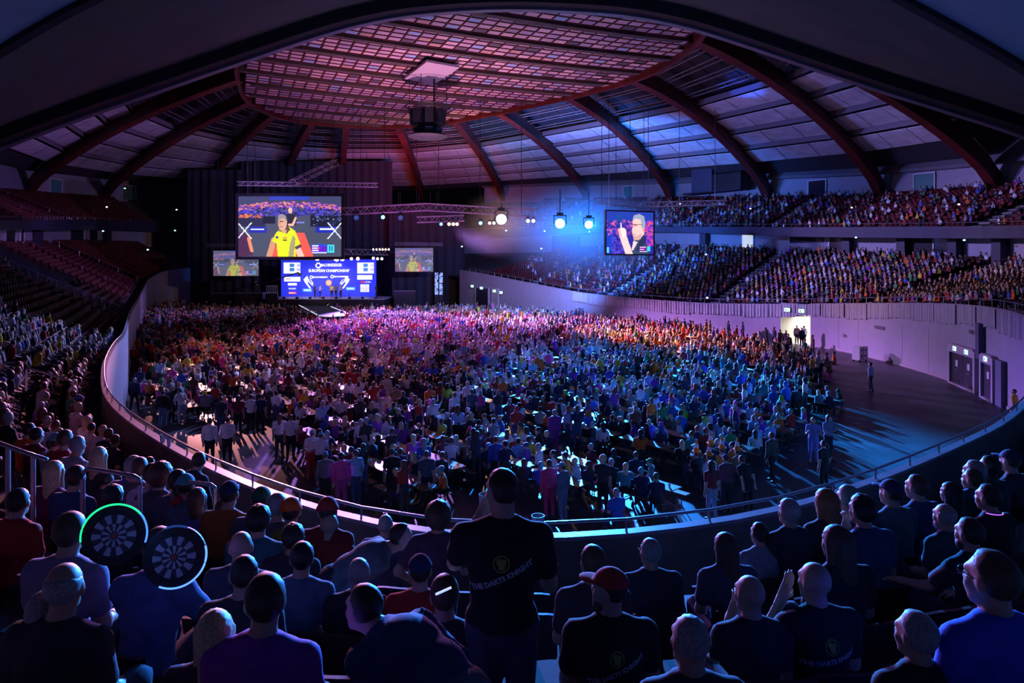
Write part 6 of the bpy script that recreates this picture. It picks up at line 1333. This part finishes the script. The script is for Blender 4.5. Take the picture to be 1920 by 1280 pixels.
def place(px, py, hh, label, seat=True, pose=None, turn=None, look=True, **kw):
    pose = dict(pose or {}); pose['seat'] = seat; hc_ = (1.175 if seat else 1.605)-.25*pose.get('lean', .12 if seat else .04)**2
    Yw = F*.245/hh; best = None
    for r, Y, i in row_on_ray(px):
        z = row_z(i, r) if r >= 0 else RING[i, 2]-1.2
        if seat and r < 0: continue
        pp = HZ+F*(CAMZ-z-hc_)/Y; c = abs(pp-py)+130*abs(math.log(Y/Yw))
        if best is None or c < best[0]: best = (c, r, Y, i, z, pp)
    c, r, Y, i, z, pp = best; x = (px-960)/F*Y; need = (CAMZ-(py-HZ)/F*Y)-z; s = min(1.13, max(.88, need/hc_))
    inward = face_rz(0, 0, -NRM[i, 0], -NRM[i, 1]); st = face_rz(x, Y, *STAGE); dz = (st-inward+PI) % (2*PI)-PI
    rz = inward+dz*.25 if turn is None else turn
    if look and 'hyaw' not in pose: pose['hyaw'] = round(max(-.95, min(.95, dz*.75))*5)/5
    if not seat: pose.setdefault('arms', ('down', 'down')); pose.setdefault('lean', .04)
    o, J = hero((x, Y, z), rz, label, pose, scale=s, **kw); seat_used.append((x, Y, z, rz, r, i, seat)); return o, J, (r, i, z)
HS = 'heads in the near stand'
B_ = PAL['black']
def S(px, py, hh, label, **kw): return place(px, py, hh, label, group='spectators in the near stand', **kw)
# left block
S(58, 1168, 118, 'grey haired head at the very bottom left corner', hair='short', hc='grey', shirt=(.05, .04, .09))
S(92, 1122, 112, 'large balding head in profile near the bottom left corner', hair='ring', hc='grey', shirt=(.04, .04, .05))
S(108, 1012, 88, 'man with short brown hair and lavender tee left of the dartboards', hair='short', hc='brown', shirt=(.22, .18, .30))
S(16, 950, 68, 'man in a red team shirt at the left edge', hair='short', hc='dark', shirt=PAL['red'])
S(270, 1048, 86, 'man with thick dark hair in a blue polo holding a dartboard', hair='short', hc='dark', shirt=(.06, .09, .26), pose=dict(arms=('reach', 'reach'), lean=.2))
S(385, 1235, 98, 'woman with long straight blonde hair at the bottom edge', hair='long', hc='blonde', shirt=(.05, .04, .06))
S(480, 1150, 92, 'dark haired man in a purple shirt with pink collar', hair='short', hc='dark', shirt=(.26, .04, .34))
S(444, 1092, 70, 'shaved head above the purple shirt, shiny scalp', hair='buzz', hc='dark', shirt=(.04, .04, .05))
S(440, 1037, 58, 'bald head left of the teal shirt', hair=None, shirt=(.03, .05, .07))
S(474, 985, 50, 'curly dark haired person in a teal shirt', hair='curly', hc='black', shirt=(.03, .14, .17))
S(409, 962, 40, 'person in an orange hoodie with short hair', hair='short', hc='brown', shirt=(.62, .12, .02), hood=True, sleeve=2)
S(326, 953, 44, 'person in a red beanie with long hair behind the dartboards', hair='beanie', hc='red', shirt=(.18, .07, .03), sleeve=2)
S(358, 942, 36, 'brown haired person with a blue scarf by the red beanie', hair='bob', hc='brown', shirt=(.06, .09, .30), sleeve=2)
S(229, 917, 42, 'person in a royal blue cap above the dartboard', hair='cap', hc='blue', shirt=(.04, .04, .06))
S(188, 902, 42, 'dark haired man behind the steel handrail', hair='short', hc='dark', shirt=(.05, .04, .06))
S(197, 940, 42, 'low bent dark head above the green lit dartboard', hair='curly', hc='black', shirt=(.03, .03, .04))
S(85, 892, 50, 'woman with long blonde hair in a wine red top', hair='long', hc='blonde', shirt=(.20, .02, .08))
S(126, 902, 54, 'man with short dark hair in a dark blue tee', hair='short', hc='dark', shirt=(.02, .05, .14))
S(92, 832, 38, 'man in a turquoise cap and pale shirt', hair='cap', hc='teal', shirt=(.36, .38, .42))
S(131, 840, 34, 'grey haired man in a pale tee beside the turquoise cap', hair='short', hc='grey', shirt=(.38, .38, .42))
S(108, 826, 32, 'person in a red shirt between the pale shirts', hair='short', hc='brown', shirt=PAL['red'])
S(171, 862, 36, 'woman with long fair hair behind the handrail', hair='long', hc='blonde', shirt=(.05, .05, .07))
S(247, 856, 34, 'brown haired man in a patterned shirt near the parapet', hair='short', hc='brown', shirt=(.16, .10, .10))
S(242, 830, 28, 'man with a grey buzz cut near the parapet', hair='buzz', hc='grey', shirt=(.10, .09, .11))
S(272, 833, 30, 'man in a white tee sitting nearest the parapet curve', hair='short', hc='dark', shirt=(.42, .40, .46))
S(287, 872, 38, 'person with bushy brown hair near the parapet', hair='bushy', hc='brown', shirt=(.08, .06, .08))
S(320, 890, 34, 'dark haired man right of the bushy hair', hair='short', hc='dark', shirt=(.09, .08, .12))
S(236, 812, 26, 'grey haired man further up the parapet', hair='short', hc='grey', shirt=(.18, .17, .20))
S(336, 842, 28, 'person leaning over the parapet with a beer', hair='short', hc='dark', shirt=(.03, .03, .04), seat=False, pose=dict(lean=.5, arms=('table', 'table')), sleeve=2)
S(335, 918, 30, 'person in a pale blue cap by the short handrail', hair='cap', hc='teal', shirt=(.10, .14, .20))
S(418, 930, 36, 'person in a dark navy cap by the short handrail', hair='cap', hc='navy', shirt=(.30, .10, .02))
S(479, 926, 36, 'person in a dark green cap looking sideways', hair='cap', hc='green', shirt=(.08, .09, .12))
S(510, 957, 28, 'small grey haired head near the parapet', hair='short', hc='grey', shirt=(.10, .09, .12))
S(537, 968, 46, 'person in a big orange beanie', hair='beanie', hc='orange', shirt=(.24, .18, .03), sleeve=2)
S(606, 968, 36, 'person in a dark red beanie near the parapet', hair='beanie', hc='red', shirt=(.25, .02, .02))
S(611, 992, 33, 'bald head in front of the dark red beanie', hair=None, shirt=(.28, .02, .02))
S(541, 1018, 42, 'tousled dark head below the orange beanie', hair='curly', hc='dark', shirt=(.05, .04, .05))
S(557, 1058, 58, 'black haired man with a blue lit shoulder', hair='short', hc='black', shirt=(.08, .14, .22))
S(666, 1086, 56, 'grey crew cut seen from behind', hair='buzz', hc='grey', shirt=(.02, .02, .03))
S(625, 1000, 50, 'person in a speckled grey jacket bending to the right', seat=False, hair='short', hc='dark', shirt=(.14, .17, .19), sleeve=2, turn=-1.3, look=False, pose=dict(lean=.95, hunch=.35, arms=('down', 'down'), fat=1.15))
S(720, 988, 42, 'broad bald man in a dark shirt standing at the parapet', seat=False, hair='buzz', hc='grey', shirt=(.10, .08, .13), pose=dict(fat=1.2, arms=('down', 'cup')))
S(820, 974, 52, 'person with big frizzy hair standing at the parapet', seat=False, hair='bushy', hc='brown', shirt=(.09, .05, .09), pose=dict(arms=('hip', 'cup')))
S(784, 1083, 62, 'person in a dark cap and red shirt in the centre rows', hair='cap', hc='navy', shirt=PAL['red'])
S(830, 1132, 48, 'brown haired head beside the lit stick', hair='short', hc='brown', shirt=(.05, .03, .05))
S(850, 1150, 96, 'person in a shiny dark blue jacket bent far over', seat=False, hair='short', hc='dark', shirt=(.03, .05, .13), sleeve=2, turn=.95, look=False, pose=dict(lean=.95, hunch=.55, arms=('down', 'down'), fat=1.3), legs=(.14, .15, .2))
# the standing man and his neighbours
hm = S(941, 928, 86, 'tall man in a black printed tee standing with a cup', seat=False, hair='buzz', hc='dark', shirt=(.012, .012, .016), legs=(.05, .06, .10), look=False, pose=dict(hyaw=.5, arms=('drink', 'cup'), fat=1.08, hpitch=.1))
rm = S(1148, 1122, 86, 'man in a red and navy cap with beard and black tee', hair='cap', hc='red', beard='brown', shirt=(.012, .012, .016), look=False, pose=dict(hyaw=.9, fat=1.2))
S(1115, 1068, 46, 'small brown haired head behind the red cap', hair='short', hc='brown', shirt=(.05, .04, .05))
S(1225, 1046, 58, 'grey haired man with glasses in a dark jumper', hair='short', hc='grey', shirt=(.04, .035, .06), glasses=True, sleeve=2, pose=dict(fat=1.15))
S(1418, 1130, 84, 'bald man in the right centre rows with hand at mouth', hair=None, shirt=(.025, .025, .04), pose=dict(arms=('chin', 'lap')))
S(1305, 1226, 116, 'large bald head at the bottom centre right', hair='buzz', hc='grey', shirt=(.03, .03, .06))
S(1369, 1036, 52, 'woman with long wavy hair in the front row', hair='long', hc='brown', shirt=(.06, .06, .10))
S(1433, 1008, 46, 'young man in a pale tee in the front row', hair='short', hc='dark', shirt=(.24, .24, .30))
S(1491, 968, 46, 'fair haired man at the parapet right of the pale tee', hair='swept', hc='grey', shirt=(.03, .03, .05))
dm = S(1544, 1106, 92, 'bald man with hand on his face in a printed black tee', hair=None, shirt=(.012, .012, .018), pose=dict(arms=('face', 'lap'), fat=1.1))
S(1741, 1220, 124, 'big grey haired head at the bottom right', hair='short', hc='grey', shirt=(.02, .02, .03))
S(1893, 1108, 108, 'man with glasses in a bright blue tee at the right edge', hair='short', hc='brown', shirt=(.03, .07, .55), glasses=True)
S(1838, 1010, 80, 'young dark haired man reaching his arm out', hair='short', hc='dark', shirt=(.02, .025, .04), beard='dark', pose=dict(arms=('reach', 'lap')))
S(1788, 975, 68, 'bald man with a grey beard in the right rows', hair='ring', hc='grey', beard='grey', shirt=(.04, .07, .09))
S(1641, 970, 62, 'black haired man with glasses and hand on chin', hair='curly', hc='black', shirt=(.04, .06, .14), glasses=True, pose=dict(arms=('chin', 'lap'), lean=.2))
S(1585, 1030, 66, 'woman with long brown hair in the right rows', hair='long', hc='brown', shirt=(.02, .02, .03))
S(1567, 985, 50, 'man in profile with a purple cup near the front', hair='short', hc='dark', shirt=(.03, .03, .05), pose=dict(arms=('reach', 'lap')))
S(1686, 926, 46, 'man in a grey peaked cap in the right rows', hair='cap', hc='navy', shirt=(.05, .12, .14))
S(1735, 911, 40, 'brown haired man right of the peaked cap', hair='short', hc='brown', shirt=(.03, .05, .14))
S(1604, 930, 42, 'grey haired man in front row right', hair='swept', hc='grey', shirt=(.10, .06, .10))
S(1562, 946, 42, 'woman with reddish hair in the front row right', hair='bob', hc='ginger', shirt=(.04, .03, .04))
S(1616, 956, 46, 'balding man leaning forward beside the black hair', hair='ring', hc='dark', shirt=(.03, .03, .06))
S(1872, 940, 52, 'dark haired man with a glowing purple band on his face', hair='short', hc='dark', shirt=(.015, .015, .02))
S(1840, 905, 40, 'man holding up a phone in the right rows', hair='short', hc='brown', shirt=(.03, .03, .04), pose=dict(arms=('cup', 'cup')))
S(1797, 930, 42, 'woman with long black hair beside the phone', hair='long', hc='black', shirt=(.02, .02, .03))
S(1866, 905, 38, 'short haired head above the purple band', hair='short', hc='dark', shirt=(.03, .03, .04))
S(1844, 846, 34, 'man with short fair hair near the right parapet', hair='short', hc='grey', shirt=(.03, .06, .14))
S(1872, 850, 36, 'man with dark hair near the right parapet', hair='short', hc='dark', shirt=(.03, .03, .05))
S(1911, 815, 32, 'man in a cap at the far right end of the parapet', hair='cap', hc='navy', shirt=(.05, .03, .04), pose=dict(arms=('lap', 'cup')))
# printing on the black tees
from mathutils.bvhtree import BVHTree
def back_print(h, txt, rot, zc, size, emblem=True, x0=0.):
    o, J, _ = h; sh = [c for c in o.children if c.name.startswith('shirt')][0]; me = sh.data
    bv = BVHTree.FromPolygons([tuple(v.co) for v in me.vertices], [tuple(p.vertices) for p in me.polygons])
    def wrap(mesh, nm, m, dx, dz, rr=0.):
        c, s = math.cos(rr), math.sin(rr)
        for v in mesh.vertices:
            X = dx+v.co.x*c-v.co.y*s; Z = dz+v.co.x*s+v.co.y*c; hit = bv.ray_cast(Vector((X, -1, Z)), Vector((0, 1, 0)))[0]; y = hit.y if hit else -.1; v.co = (X, y-.004-max(0, v.co.z)*.2, Z)
        mesh.materials.clear(); mesh.materials.append(m); link(nm, mesh, sh)
    wrap(text_mesh(txt, size, .002, .002), 'back_lettering', mat('shirt_print_white', (.45, .45, .48), .8), x0, zc, rot)
    if emblem:
        mb = MB(); R_ = size*1.15; n = 28
        mb.grid([[(r*math.cos(2*PI*k/n), r*math.sin(2*PI*k/n), 0) for k in range(n+1)] for r in (R_, R_*.84)])
        for cx, cz, a, b in ((-.25, .25, .34, .42), (.3, .2, .3, .36), (.05, -.38, .42, .34)): mb.grid([[(R_*cx+R_*a*t*math.cos(2*PI*k/14), R_*cz+R_*b*t*math.sin(2*PI*k/14), 0) for k in range(15)] for t in (1., .01)])
        wrap(mb.mesh('emblem', M_SKIN), 'emblem', mat('shirt_print_lime', (.30, .34, .06), .8), x0+.0, zc+size*2.1)
back_print(hm, 'THE DARTS KNIGHT', .42, 1.22, .037); back_print(rm, 'THE DARTS KNIGHT', .4, .80, .037, x0=.01); back_print(dm, 'THE DARTS KNIGHT', .15, .80, .038)
# cups in hands and on the parapet
def held_cup(h, s, label, beer=True):
    o, J, _ = h; p = J['W'+s]+J['D'+s]*.07+J['R'][:, 1]*.05; M = o.matrix_basis @ Matrix.Translation(p); c = cup(M.translation-Vector((0, 0, .06)), label, None, beer)
held_cup(hm, 'l', 'white cup raised in the hand of the standing man', False); held_cup(hm, 'r', 'amber beer cup held low by the standing man')
def cap_cup(px, lab, beer=True):
    q = min(NEAR, key=lambda i: abs(to_px((*RING[i], ))[0]-px)+(0 if RING[i, 1] < 30 and 4 < RING[i, 1] else 1e4)); cup((*(RING[q, :2]+NRM[q]*.1), RING[q, 2]), lab, None, beer)
cap_cup(864, 'beer cup standing on the parapet behind the frizzy hair'); cap_cup(325, 'amber beer cup on the parapet by the leaning person'); cap_cup(308, 'yellow beer cup on the parapet left of the leaning person')
# lit dartboards held up on the left
def lit_board(px, py, Y, r, label, c_top, c_bot, arcs, tilt):
    p = P(px, py, Y); o = thing('lit_dartboard', label, 'dartboard', p); o.rotation_euler = (tilt, 0, .25); FA = Matrix.Rotation(PI/2, 4, 'X'); n = 40
    MB().lathe((0, .012, 0), [(r, -.012), (r, .012)], n, M=FA).build('board', mat('board_black', (.008, .008, .012), .6), o)
    for k in range(20):
        a0, a1 = 2*PI*(k-.5)/20, 2*PI*(k+.5)/20
        for nm, r0, r1, cc in (('segment', .12, .38, (k+1) % 2), ('segment', .40, .68, k % 2)):
            pts = [(r*rr*math.sin(a), -.002, r*rr*math.cos(a)) for rr, a in ((r0, a0), (r0, a1), (r1, a1), (r1, (a0+a1)/2), (r1, a0))]; MB().poly(pts[::-1], (0, -.004, 0)).build(nm, mat('board_pale', (.40, .42, .50), .5) if cc else mat('board_dim', (.03, .03, .05), .5), o)
    MB().lathe((0, -.004, 0), [(r*.1, -.004), (r*.1, .004)], 12, M=FA).build('bull', mat('board_bull', (.3, .05, .05), .5), o)
    for (a0, a1), col, e in arcs: mb = MB(); mb.tube([(r*1.01*math.sin(a), 0, r*1.01*math.cos(a)) for a in np.linspace(a0, a1, 28)], .006, 5); mb.build('led_strip', mat('led_%d_%d_%d' % tuple(int(c*99) for c in col), col, .5, emit=e), o)
lit_board(214, 1003, 4.0, .178, 'round dartboard with green to blue lit rim held up on the left', 0, 0, [((-1.7, .9), (.02, 1, .35), 1.3), ((.9, 1.9), (.06, .25, 1), 1.8)], -.1)
lit_board(327, 1044, 3.75, .165, 'dark dartboard with a blue lit lower rim beside the other board', 0, 0, [((1.3, 3.6), (.10, .28, 1), 2.4), ((-.3, .4), (.03, .1, .4), .5)], -.15)
bl = bpy.data.lights.new('board_led', 'POINT'); bl.energy = 1.0; bl.color = (.1, .25, 1); bl.shadow_soft_size = .15; blo = bpy.data.objects.new('board_led', bl); COL.objects.link(blo); blo.location = P(262, 1000, 3.7)
st_ = MB(); st_.bar(P(810+7, 1138-24, 3.4), P(846, 1101, 3.4), .006, 6); st_.build('light_stick', mat('stick_glow', (.5, .7, 1), .5, emit=1.2), None, label='thin glowing stick held up in the centre rows', cat='light stick')
# purple band glow
pb = MB(); c0p = P(1866, 962, F*.245/52); pb.tube([(c0p.x+.075*math.cos(a), c0p.y+.02-.06*math.sin(a), c0p.z) for a in np.linspace(.2, PI-.2, 12)], .004, 5); pb.build('glow_band', mat('purple_glow', (.4, .1, 1), .5, emit=2.5), None, label='glowing purple band worn by a man on the right', cat='glow band')
# ------------------------------------------------------------------ fill people in the left part of the near stand
fill = []; rows_n = defaultdict(list)
for r in range(-2, 13):
    i = 0.1 if r >= 0 else float(I_LS-14)
    while i < I_LEFT+58:
        a0 = int(i); d = row_d(r)+.42 if r >= 0 else (1.62, .90)[-1-r]; x, y = off(a0, d); x2, y2 = off(a0+1, d); fr = i-a0; x, y = lerp(x, x2, fr), lerp(y, y2, fr); z = row_z(a0, r) if r >= 0 else RING[a0, 2]-1.2
        i += .56/max(.05, math.hypot(x2-off(a0, d)[0], y2-off(a0, d)[1]))
        if y < 1.5: continue
        px, py = to_px((x, y, z+1.15))
        if -40 < px < 1990: rows_n[r].append((x, y, z, a0, px, py))
    i = float(NR-1) if r >= 0 else 0.
    while i > I_RIGHT+5:
        a0 = int(i); d = row_d(r)+.42; x, y = off(a0, d); x2, y2 = off(a0+1, d); fr = i-a0; x, y = lerp(x, x2, fr), lerp(y, y2, fr); z = row_z(a0, r)
        i -= .56/max(.05, math.hypot(x2-off(a0, d)[0], y2-off(a0, d)[1]))
        if y < 1.5: continue
        px, py = to_px((x, y, z+1.15))
        if -40 < px < 1990: rows_n[r].append((x, y, z, a0, px, py))
def free(x, y, r=.44): return all((x-a[0])**2+(y-a[1])**2 > r*r for a in seat_used)
for r in rows_n:
    for (x, y, z, a0, px, py) in rows_n[r]:
        if not free(x, y) or is_aisle(a0-20): continue
        p_ = 0
        if px < 330 and (py < 800 or r < 0) and r < 11: p_ = .88 if y < 30 else .6 if y < 38 else 0
        elif 1560 < px and py < 905: p_ = .4
        elif px < 300 and py < 880: p_ = .5
        if random.random() < p_: fill.append((x, y, z, a0, px, py, r))
fill.sort(key=lambda f: f[1]); NFILL = 135
FP = [dict(lean=.10, arms=('lap', 'lap')), dict(lean=.3, arms=('lap', 'lap')), dict(lean=.12, arms=('crossed', 'crossed'))]
FPW = ('sitting upright', 'leaning forward', 'with folded arms')
LB2 = defaultdict(list)
for q, (x, y, z, a0, px, py, r) in enumerate(fill):
    inward = face_rz(0, 0, -NRM[a0, 0], -NRM[a0, 1]); dz = (face_rz(x, y, *STAGE)-inward+PI) % (2*PI)-PI; rz = inward+dz*.3; cn = pick(STW); seat_used.append((x, y, z, rz, r, a0, True))
    if q < NFILL:
        k = random.randrange(3); pose = dict(FP[k]); pose['hyaw'] = round(max(-.8, min(.8, dz*.6))*2.5)/2.5; hr = random.choice(('short', 'short', 'short', 'long', 'buzz', 'cap')); hc2 = random.choice(('black', 'dark', 'brown', 'grey', 'blonde')) if hr != 'cap' else random.choice(('red', 'navy', 'green', 'blue'))
        o, J = hero((x, y, z), rz, 'x', pose, hr, hc2, shirt=PAL[cn], scale=random.uniform(.95, 1.04), group='spectators in the left stand', shoes=False)
        LB2['spectator in %s, %s, %s, %s' % (cn, {'short': 'short hair', 'long': 'long hair', 'buzz': 'cropped hair', 'cap': 'a cap'}[hr], FPW[k], nth(r)+' row' if r >= 0 else 'close to the parapet')].append((px, o))
    else: stand_people.append((len(LP)+random.randrange(6), x, y, z, rz+dz*.3, random.uniform(.95, 1.05), colours(cn)))
for lb, L in LB2.items():
    L.sort(key=lambda t: t[0])
    for q, (px, o) in enumerate(L): o['label'] = lb if len(L) == 1 else '%s, %s from left' % (lb, nth(q))
print('heroes+fill', len(fill), len([o for o in bpy.data.objects if o.name.startswith('person')]))
# ------------------------------------------------------------------ near seats
mb = MB(); n = 7
M_SEATN = mat('near_seat_upholstery', (.05, .012, .02), .6, vary=.2, scale=8)
rows = [[], [], [], []]
for k in range(n):
    x = -.225+.45*k/(n-1); c = -.05*(1-(2*k/(n-1)-1)**2); rows[0].append((x, -.17+c, .44)); rows[1].append((x, -.25+c, .84-.03*abs(2*k/(n-1)-1)**3)); rows[2].append((x, -.28+c, .84-.03*abs(2*k/(n-1)-1)**3)); rows[3].append((x, -.20+c, .44))
mb.grid(rows+rows[:1]); ME_BACK = mb.mesh('backrest', M_SEATN); mb = MB(); mb.box((0, .06, .425), (.44, .42, .06)); ME_PAN = mb.mesh('seat', M_SEATN); mb = MB(); mb.box((0, -.16, .21), (.06, .08, .42)); mb.box((0, -.1, .01), (.2, .2, .02)); ME_BR = mb.mesh('bracket', M_DARK)
mb = MB(); mb.grid([[(v[0], v[1], v[2]) for v in r_] for r_ in rows+rows[:1]]); mb.box((0, .06, .425), (.44, .42, .06)); mb.box((0, -.16, .21), (.06, .08, .42)); ME_SEAT1 = mb.mesh('folding_chair', M_SEATN)
near_seats = [(x+(0 if s else NRM[i, 0]*.3), y+(0 if s else NRM[i, 1]*.3), z, rz, r, i) for (x, y, z, rz, r, i, s) in seat_used if s or r >= 0]
for r in rows_n:
    for (x, y, z, a0, px, py) in rows_n[r]:
        if free(x, y, .5) and not is_aisle(a0-20): near_seats.append((x, y, z, face_rz(0, 0, -NRM[a0 % NR, 0], -NRM[a0 % NR, 1]), r, a0))
near_seats = [s for s in near_seats if s[1] > 1.4]; near_seats.sort(key=lambda s: s[1]); cnt = defaultdict(int)
for q, (x, y, z, rz, r, i) in enumerate(near_seats):
    rz = face_rz(0, 0, -NRM[i % NR, 0], -NRM[i % NR, 1])
    if q < 210:
        cnt[r] += 1; lb = 'dark red folding seat, %s row above the parapet, %s nearest the viewer' % (nth(r), nth(cnt[r]-1))
        if q < 120:
            o = thing('folding_chair', lb, 'seat', (x, y, z), rz, 'folding seats of the near stand'); link('backrest', ME_BACK, o); link('seat', ME_PAN, o); link('bracket', ME_BR, o)
        else: link('folding_chair', ME_SEAT1, None, (x, y, z), rz, lb, 'seat', 'folding seats of the near stand')
    else: seats_far.append((0, x, y, z, rz, 1., [(.08, .01, .015)]))
# handrails of the near aisles
def hand_rail(pts, r, label, posts=()):
    o = thing('hand_rail', label, 'handrail', tuple(pts[0]), 0, 'steel handrails in the near stand'); b = np.array(pts[0]); MB().tube([np.array(p)-b for p in pts], r, 8).build('tube', M_STEEL, o, True)
    for p, h in posts: MB().bar(np.array(p)-b, np.array(p)-b-np.array((0, 0, h)), r, 8).build('post', M_STEEL, o)
hand_rail([P(155, 900, 6.4), P(157, 884, 6.4), P(166, 878, 6.4), P(250, 892, 6.2), P(260, 898, 6.2), P(262, 910, 6.2)], .022, 'bent steel handrail behind the dartboards', [(P(262, 908, 6.2), .55), (P(155, 898, 6.4), .45)])
hand_rail([P(326, 925, 7.4), P(328, 908, 7.4), P(336, 902, 7.4), P(394, 908, 7.4), P(402, 913, 7.4), P(403, 926, 7.4)], .024, 'short bent steel handrail near the parapet', [(P(403, 924, 7.4), .5), (P(326, 924, 7.4), .5)])
hand_rail([P(-30, 820, 6.6), P(40, 846, 6.5), P(88, 862, 6.4)], .022, 'sloping steel handrail at the left edge', [(P(15, 838, 6.55), .8), (P(62, 853, 6.45), .8)])
hand_rail([P(49, 694, 19), P(52, 690, 19), P(128, 712, 18.4), P(135, 716, 18.4), P(136, 722, 18.4)], .03, 'long handrail among the left spectators', [(P(136, 721, 18.4), .6), (P(49, 693, 19), .6)])
hand_rail([P(-6, 584, 30), P(6, 588, 30), P(8, 594, 30)], .035, 'short handrail end at the left frame edge', [(P(8, 593, 30), .8)])
hand_rail([P(32, 600, 29), P(34, 598, 29), P(54, 606, 28.6), P(57, 610, 28.6)], .035, 'small handrail above the left spectators', [(P(57, 609, 28.6), .6), (P(32, 599, 29), .7)])
# fence down the left stand and the covered seats behind it
IF = I_LEFT+60; fp = []
for r in range(-1, 13): fp.append(np.array((*off(IF, row_d(max(r, 0))+.4 if r >= 0 else .8), row_z(IF, r) if r >= 0 else RING[IF, 2]-1.2)))
fn = thing('stand_fence', 'grey barred fence running down the left stand', 'fence', tuple(fp[0])); b0 = fp[0]
MB().tube([p-b0+(0, 0, 1.0) for p in fp], .03, 5).build('top_rail', M_STEEL, fn); MB().tube([p-b0+(0, 0, .18) for p in fp], .025, 5).build('bottom_rail', M_STEEL, fn)
mb = MB(); mb.bar((0, 0, .18), (0, 0, 1.0), .014, 4); mbar = mb.mesh('bar', M_STEEL); mb = MB(); mb.bar((0, 0, -.3), (0, 0, 1.0), .03, 5); mpo = mb.mesh('post', M_STEEL)
for k in range(len(fp)-1):
    link('post', mpo, fn, tuple(fp[k]-b0))
    for q in range(1, 6): link('bar', mbar, fn, tuple(lerp(fp[k], fp[k+1], q/6)-b0))
mb = MB(); rows = []
for r in range(6, ND+1): rows.append([(*off(i, row_d(r)), row_z(i, min(r, ND-1))+.62+.10*math.sin(i*.9+r)+.06*math.sin(i*.37+r*2.)) for i in range(I_LEFT+63, I_LEFT+90, 3)])
mb.grid(rows); mb.build('seat_cover', mat('navy_tarpaulin', (.03, .035, .09), .6, vary=.3, scale=.6), None, label='dark blue tarpaulin covering the seats of the left stand', cat='tarpaulin')
SB = seat_base(); scatter('stand_seats', [SB], seats_far, M_SEAT, label='rows of dark red folding seats filling the far stands', cat='seats', kind='stuff')
scatter('stand_crowd', LP+CK[:6], stand_people, M_CROWD, label='dense crowd of spectators seated in the far right stands', cat='crowd', kind='stuff')
# ------------------------------------------------------------------ stage haze round the blue floodlights
def haze(name, c, r, dens, label, an=.2):
    n, m_ = 24, 12; mb = MB(); rows = []
    for i in range(m_+1):
        t = PI*(i+.001)/(m_+.002); rows.append([(r[0]*math.sin(t)*math.cos(2*PI*k/n), r[1]*math.sin(t)*math.sin(2*PI*k/n), r[2]*math.cos(t)) for k in range(n)])
    mb.grid(rows, close=True); mb.f = [f[::-1] for f in mb.f]; m = bpy.data.materials.new(name); m.use_nodes = True; nt = m.node_tree; nt.nodes.remove(nt.nodes['Principled BSDF'])
    N = nt.nodes.new; v = N('ShaderNodeVolumeScatter'); v.inputs['Anisotropy'].default_value = an; v.inputs['Color'].default_value = (.9, .9, 1, 1)
    tc = N('ShaderNodeTexCoord'); mp = N('ShaderNodeVectorMath'); mp.operation = 'DIVIDE'; mp.inputs[1].default_value = r; ln = N('ShaderNodeVectorMath'); ln.operation = 'LENGTH'
    mr = N('ShaderNodeMapRange'); mr.interpolation_type = 'SMOOTHSTEP'; mr.inputs['From Min'].default_value = .0; mr.inputs['From Max'].default_value = .97; mr.inputs['To Min'].default_value = dens; mr.inputs['To Max'].default_value = 0
    L = nt.links.new; L(tc.outputs['Object'], mp.inputs[0]); L(mp.outputs[0], ln.inputs[0]); L(ln.outputs['Value'], mr.inputs['Value']); L(mr.outputs['Result'], v.inputs['Density'])
    L(v.outputs[0], nt.nodes['Material Output'].inputs['Volume']); o = mb.build(name, m, None, True, label=label, cat='haze', kind='stuff'); o.location = c; return o
haze('stage_haze', (10, 84, 11.0), (14, 12.5, 7.5), .06, 'thin stage haze glowing blue round the floodlights')
haze('stage_haze', (-1, 79, 12), (6.5, 6.5, 4.5), .03, 'faint warm haze round the warm spotlight')
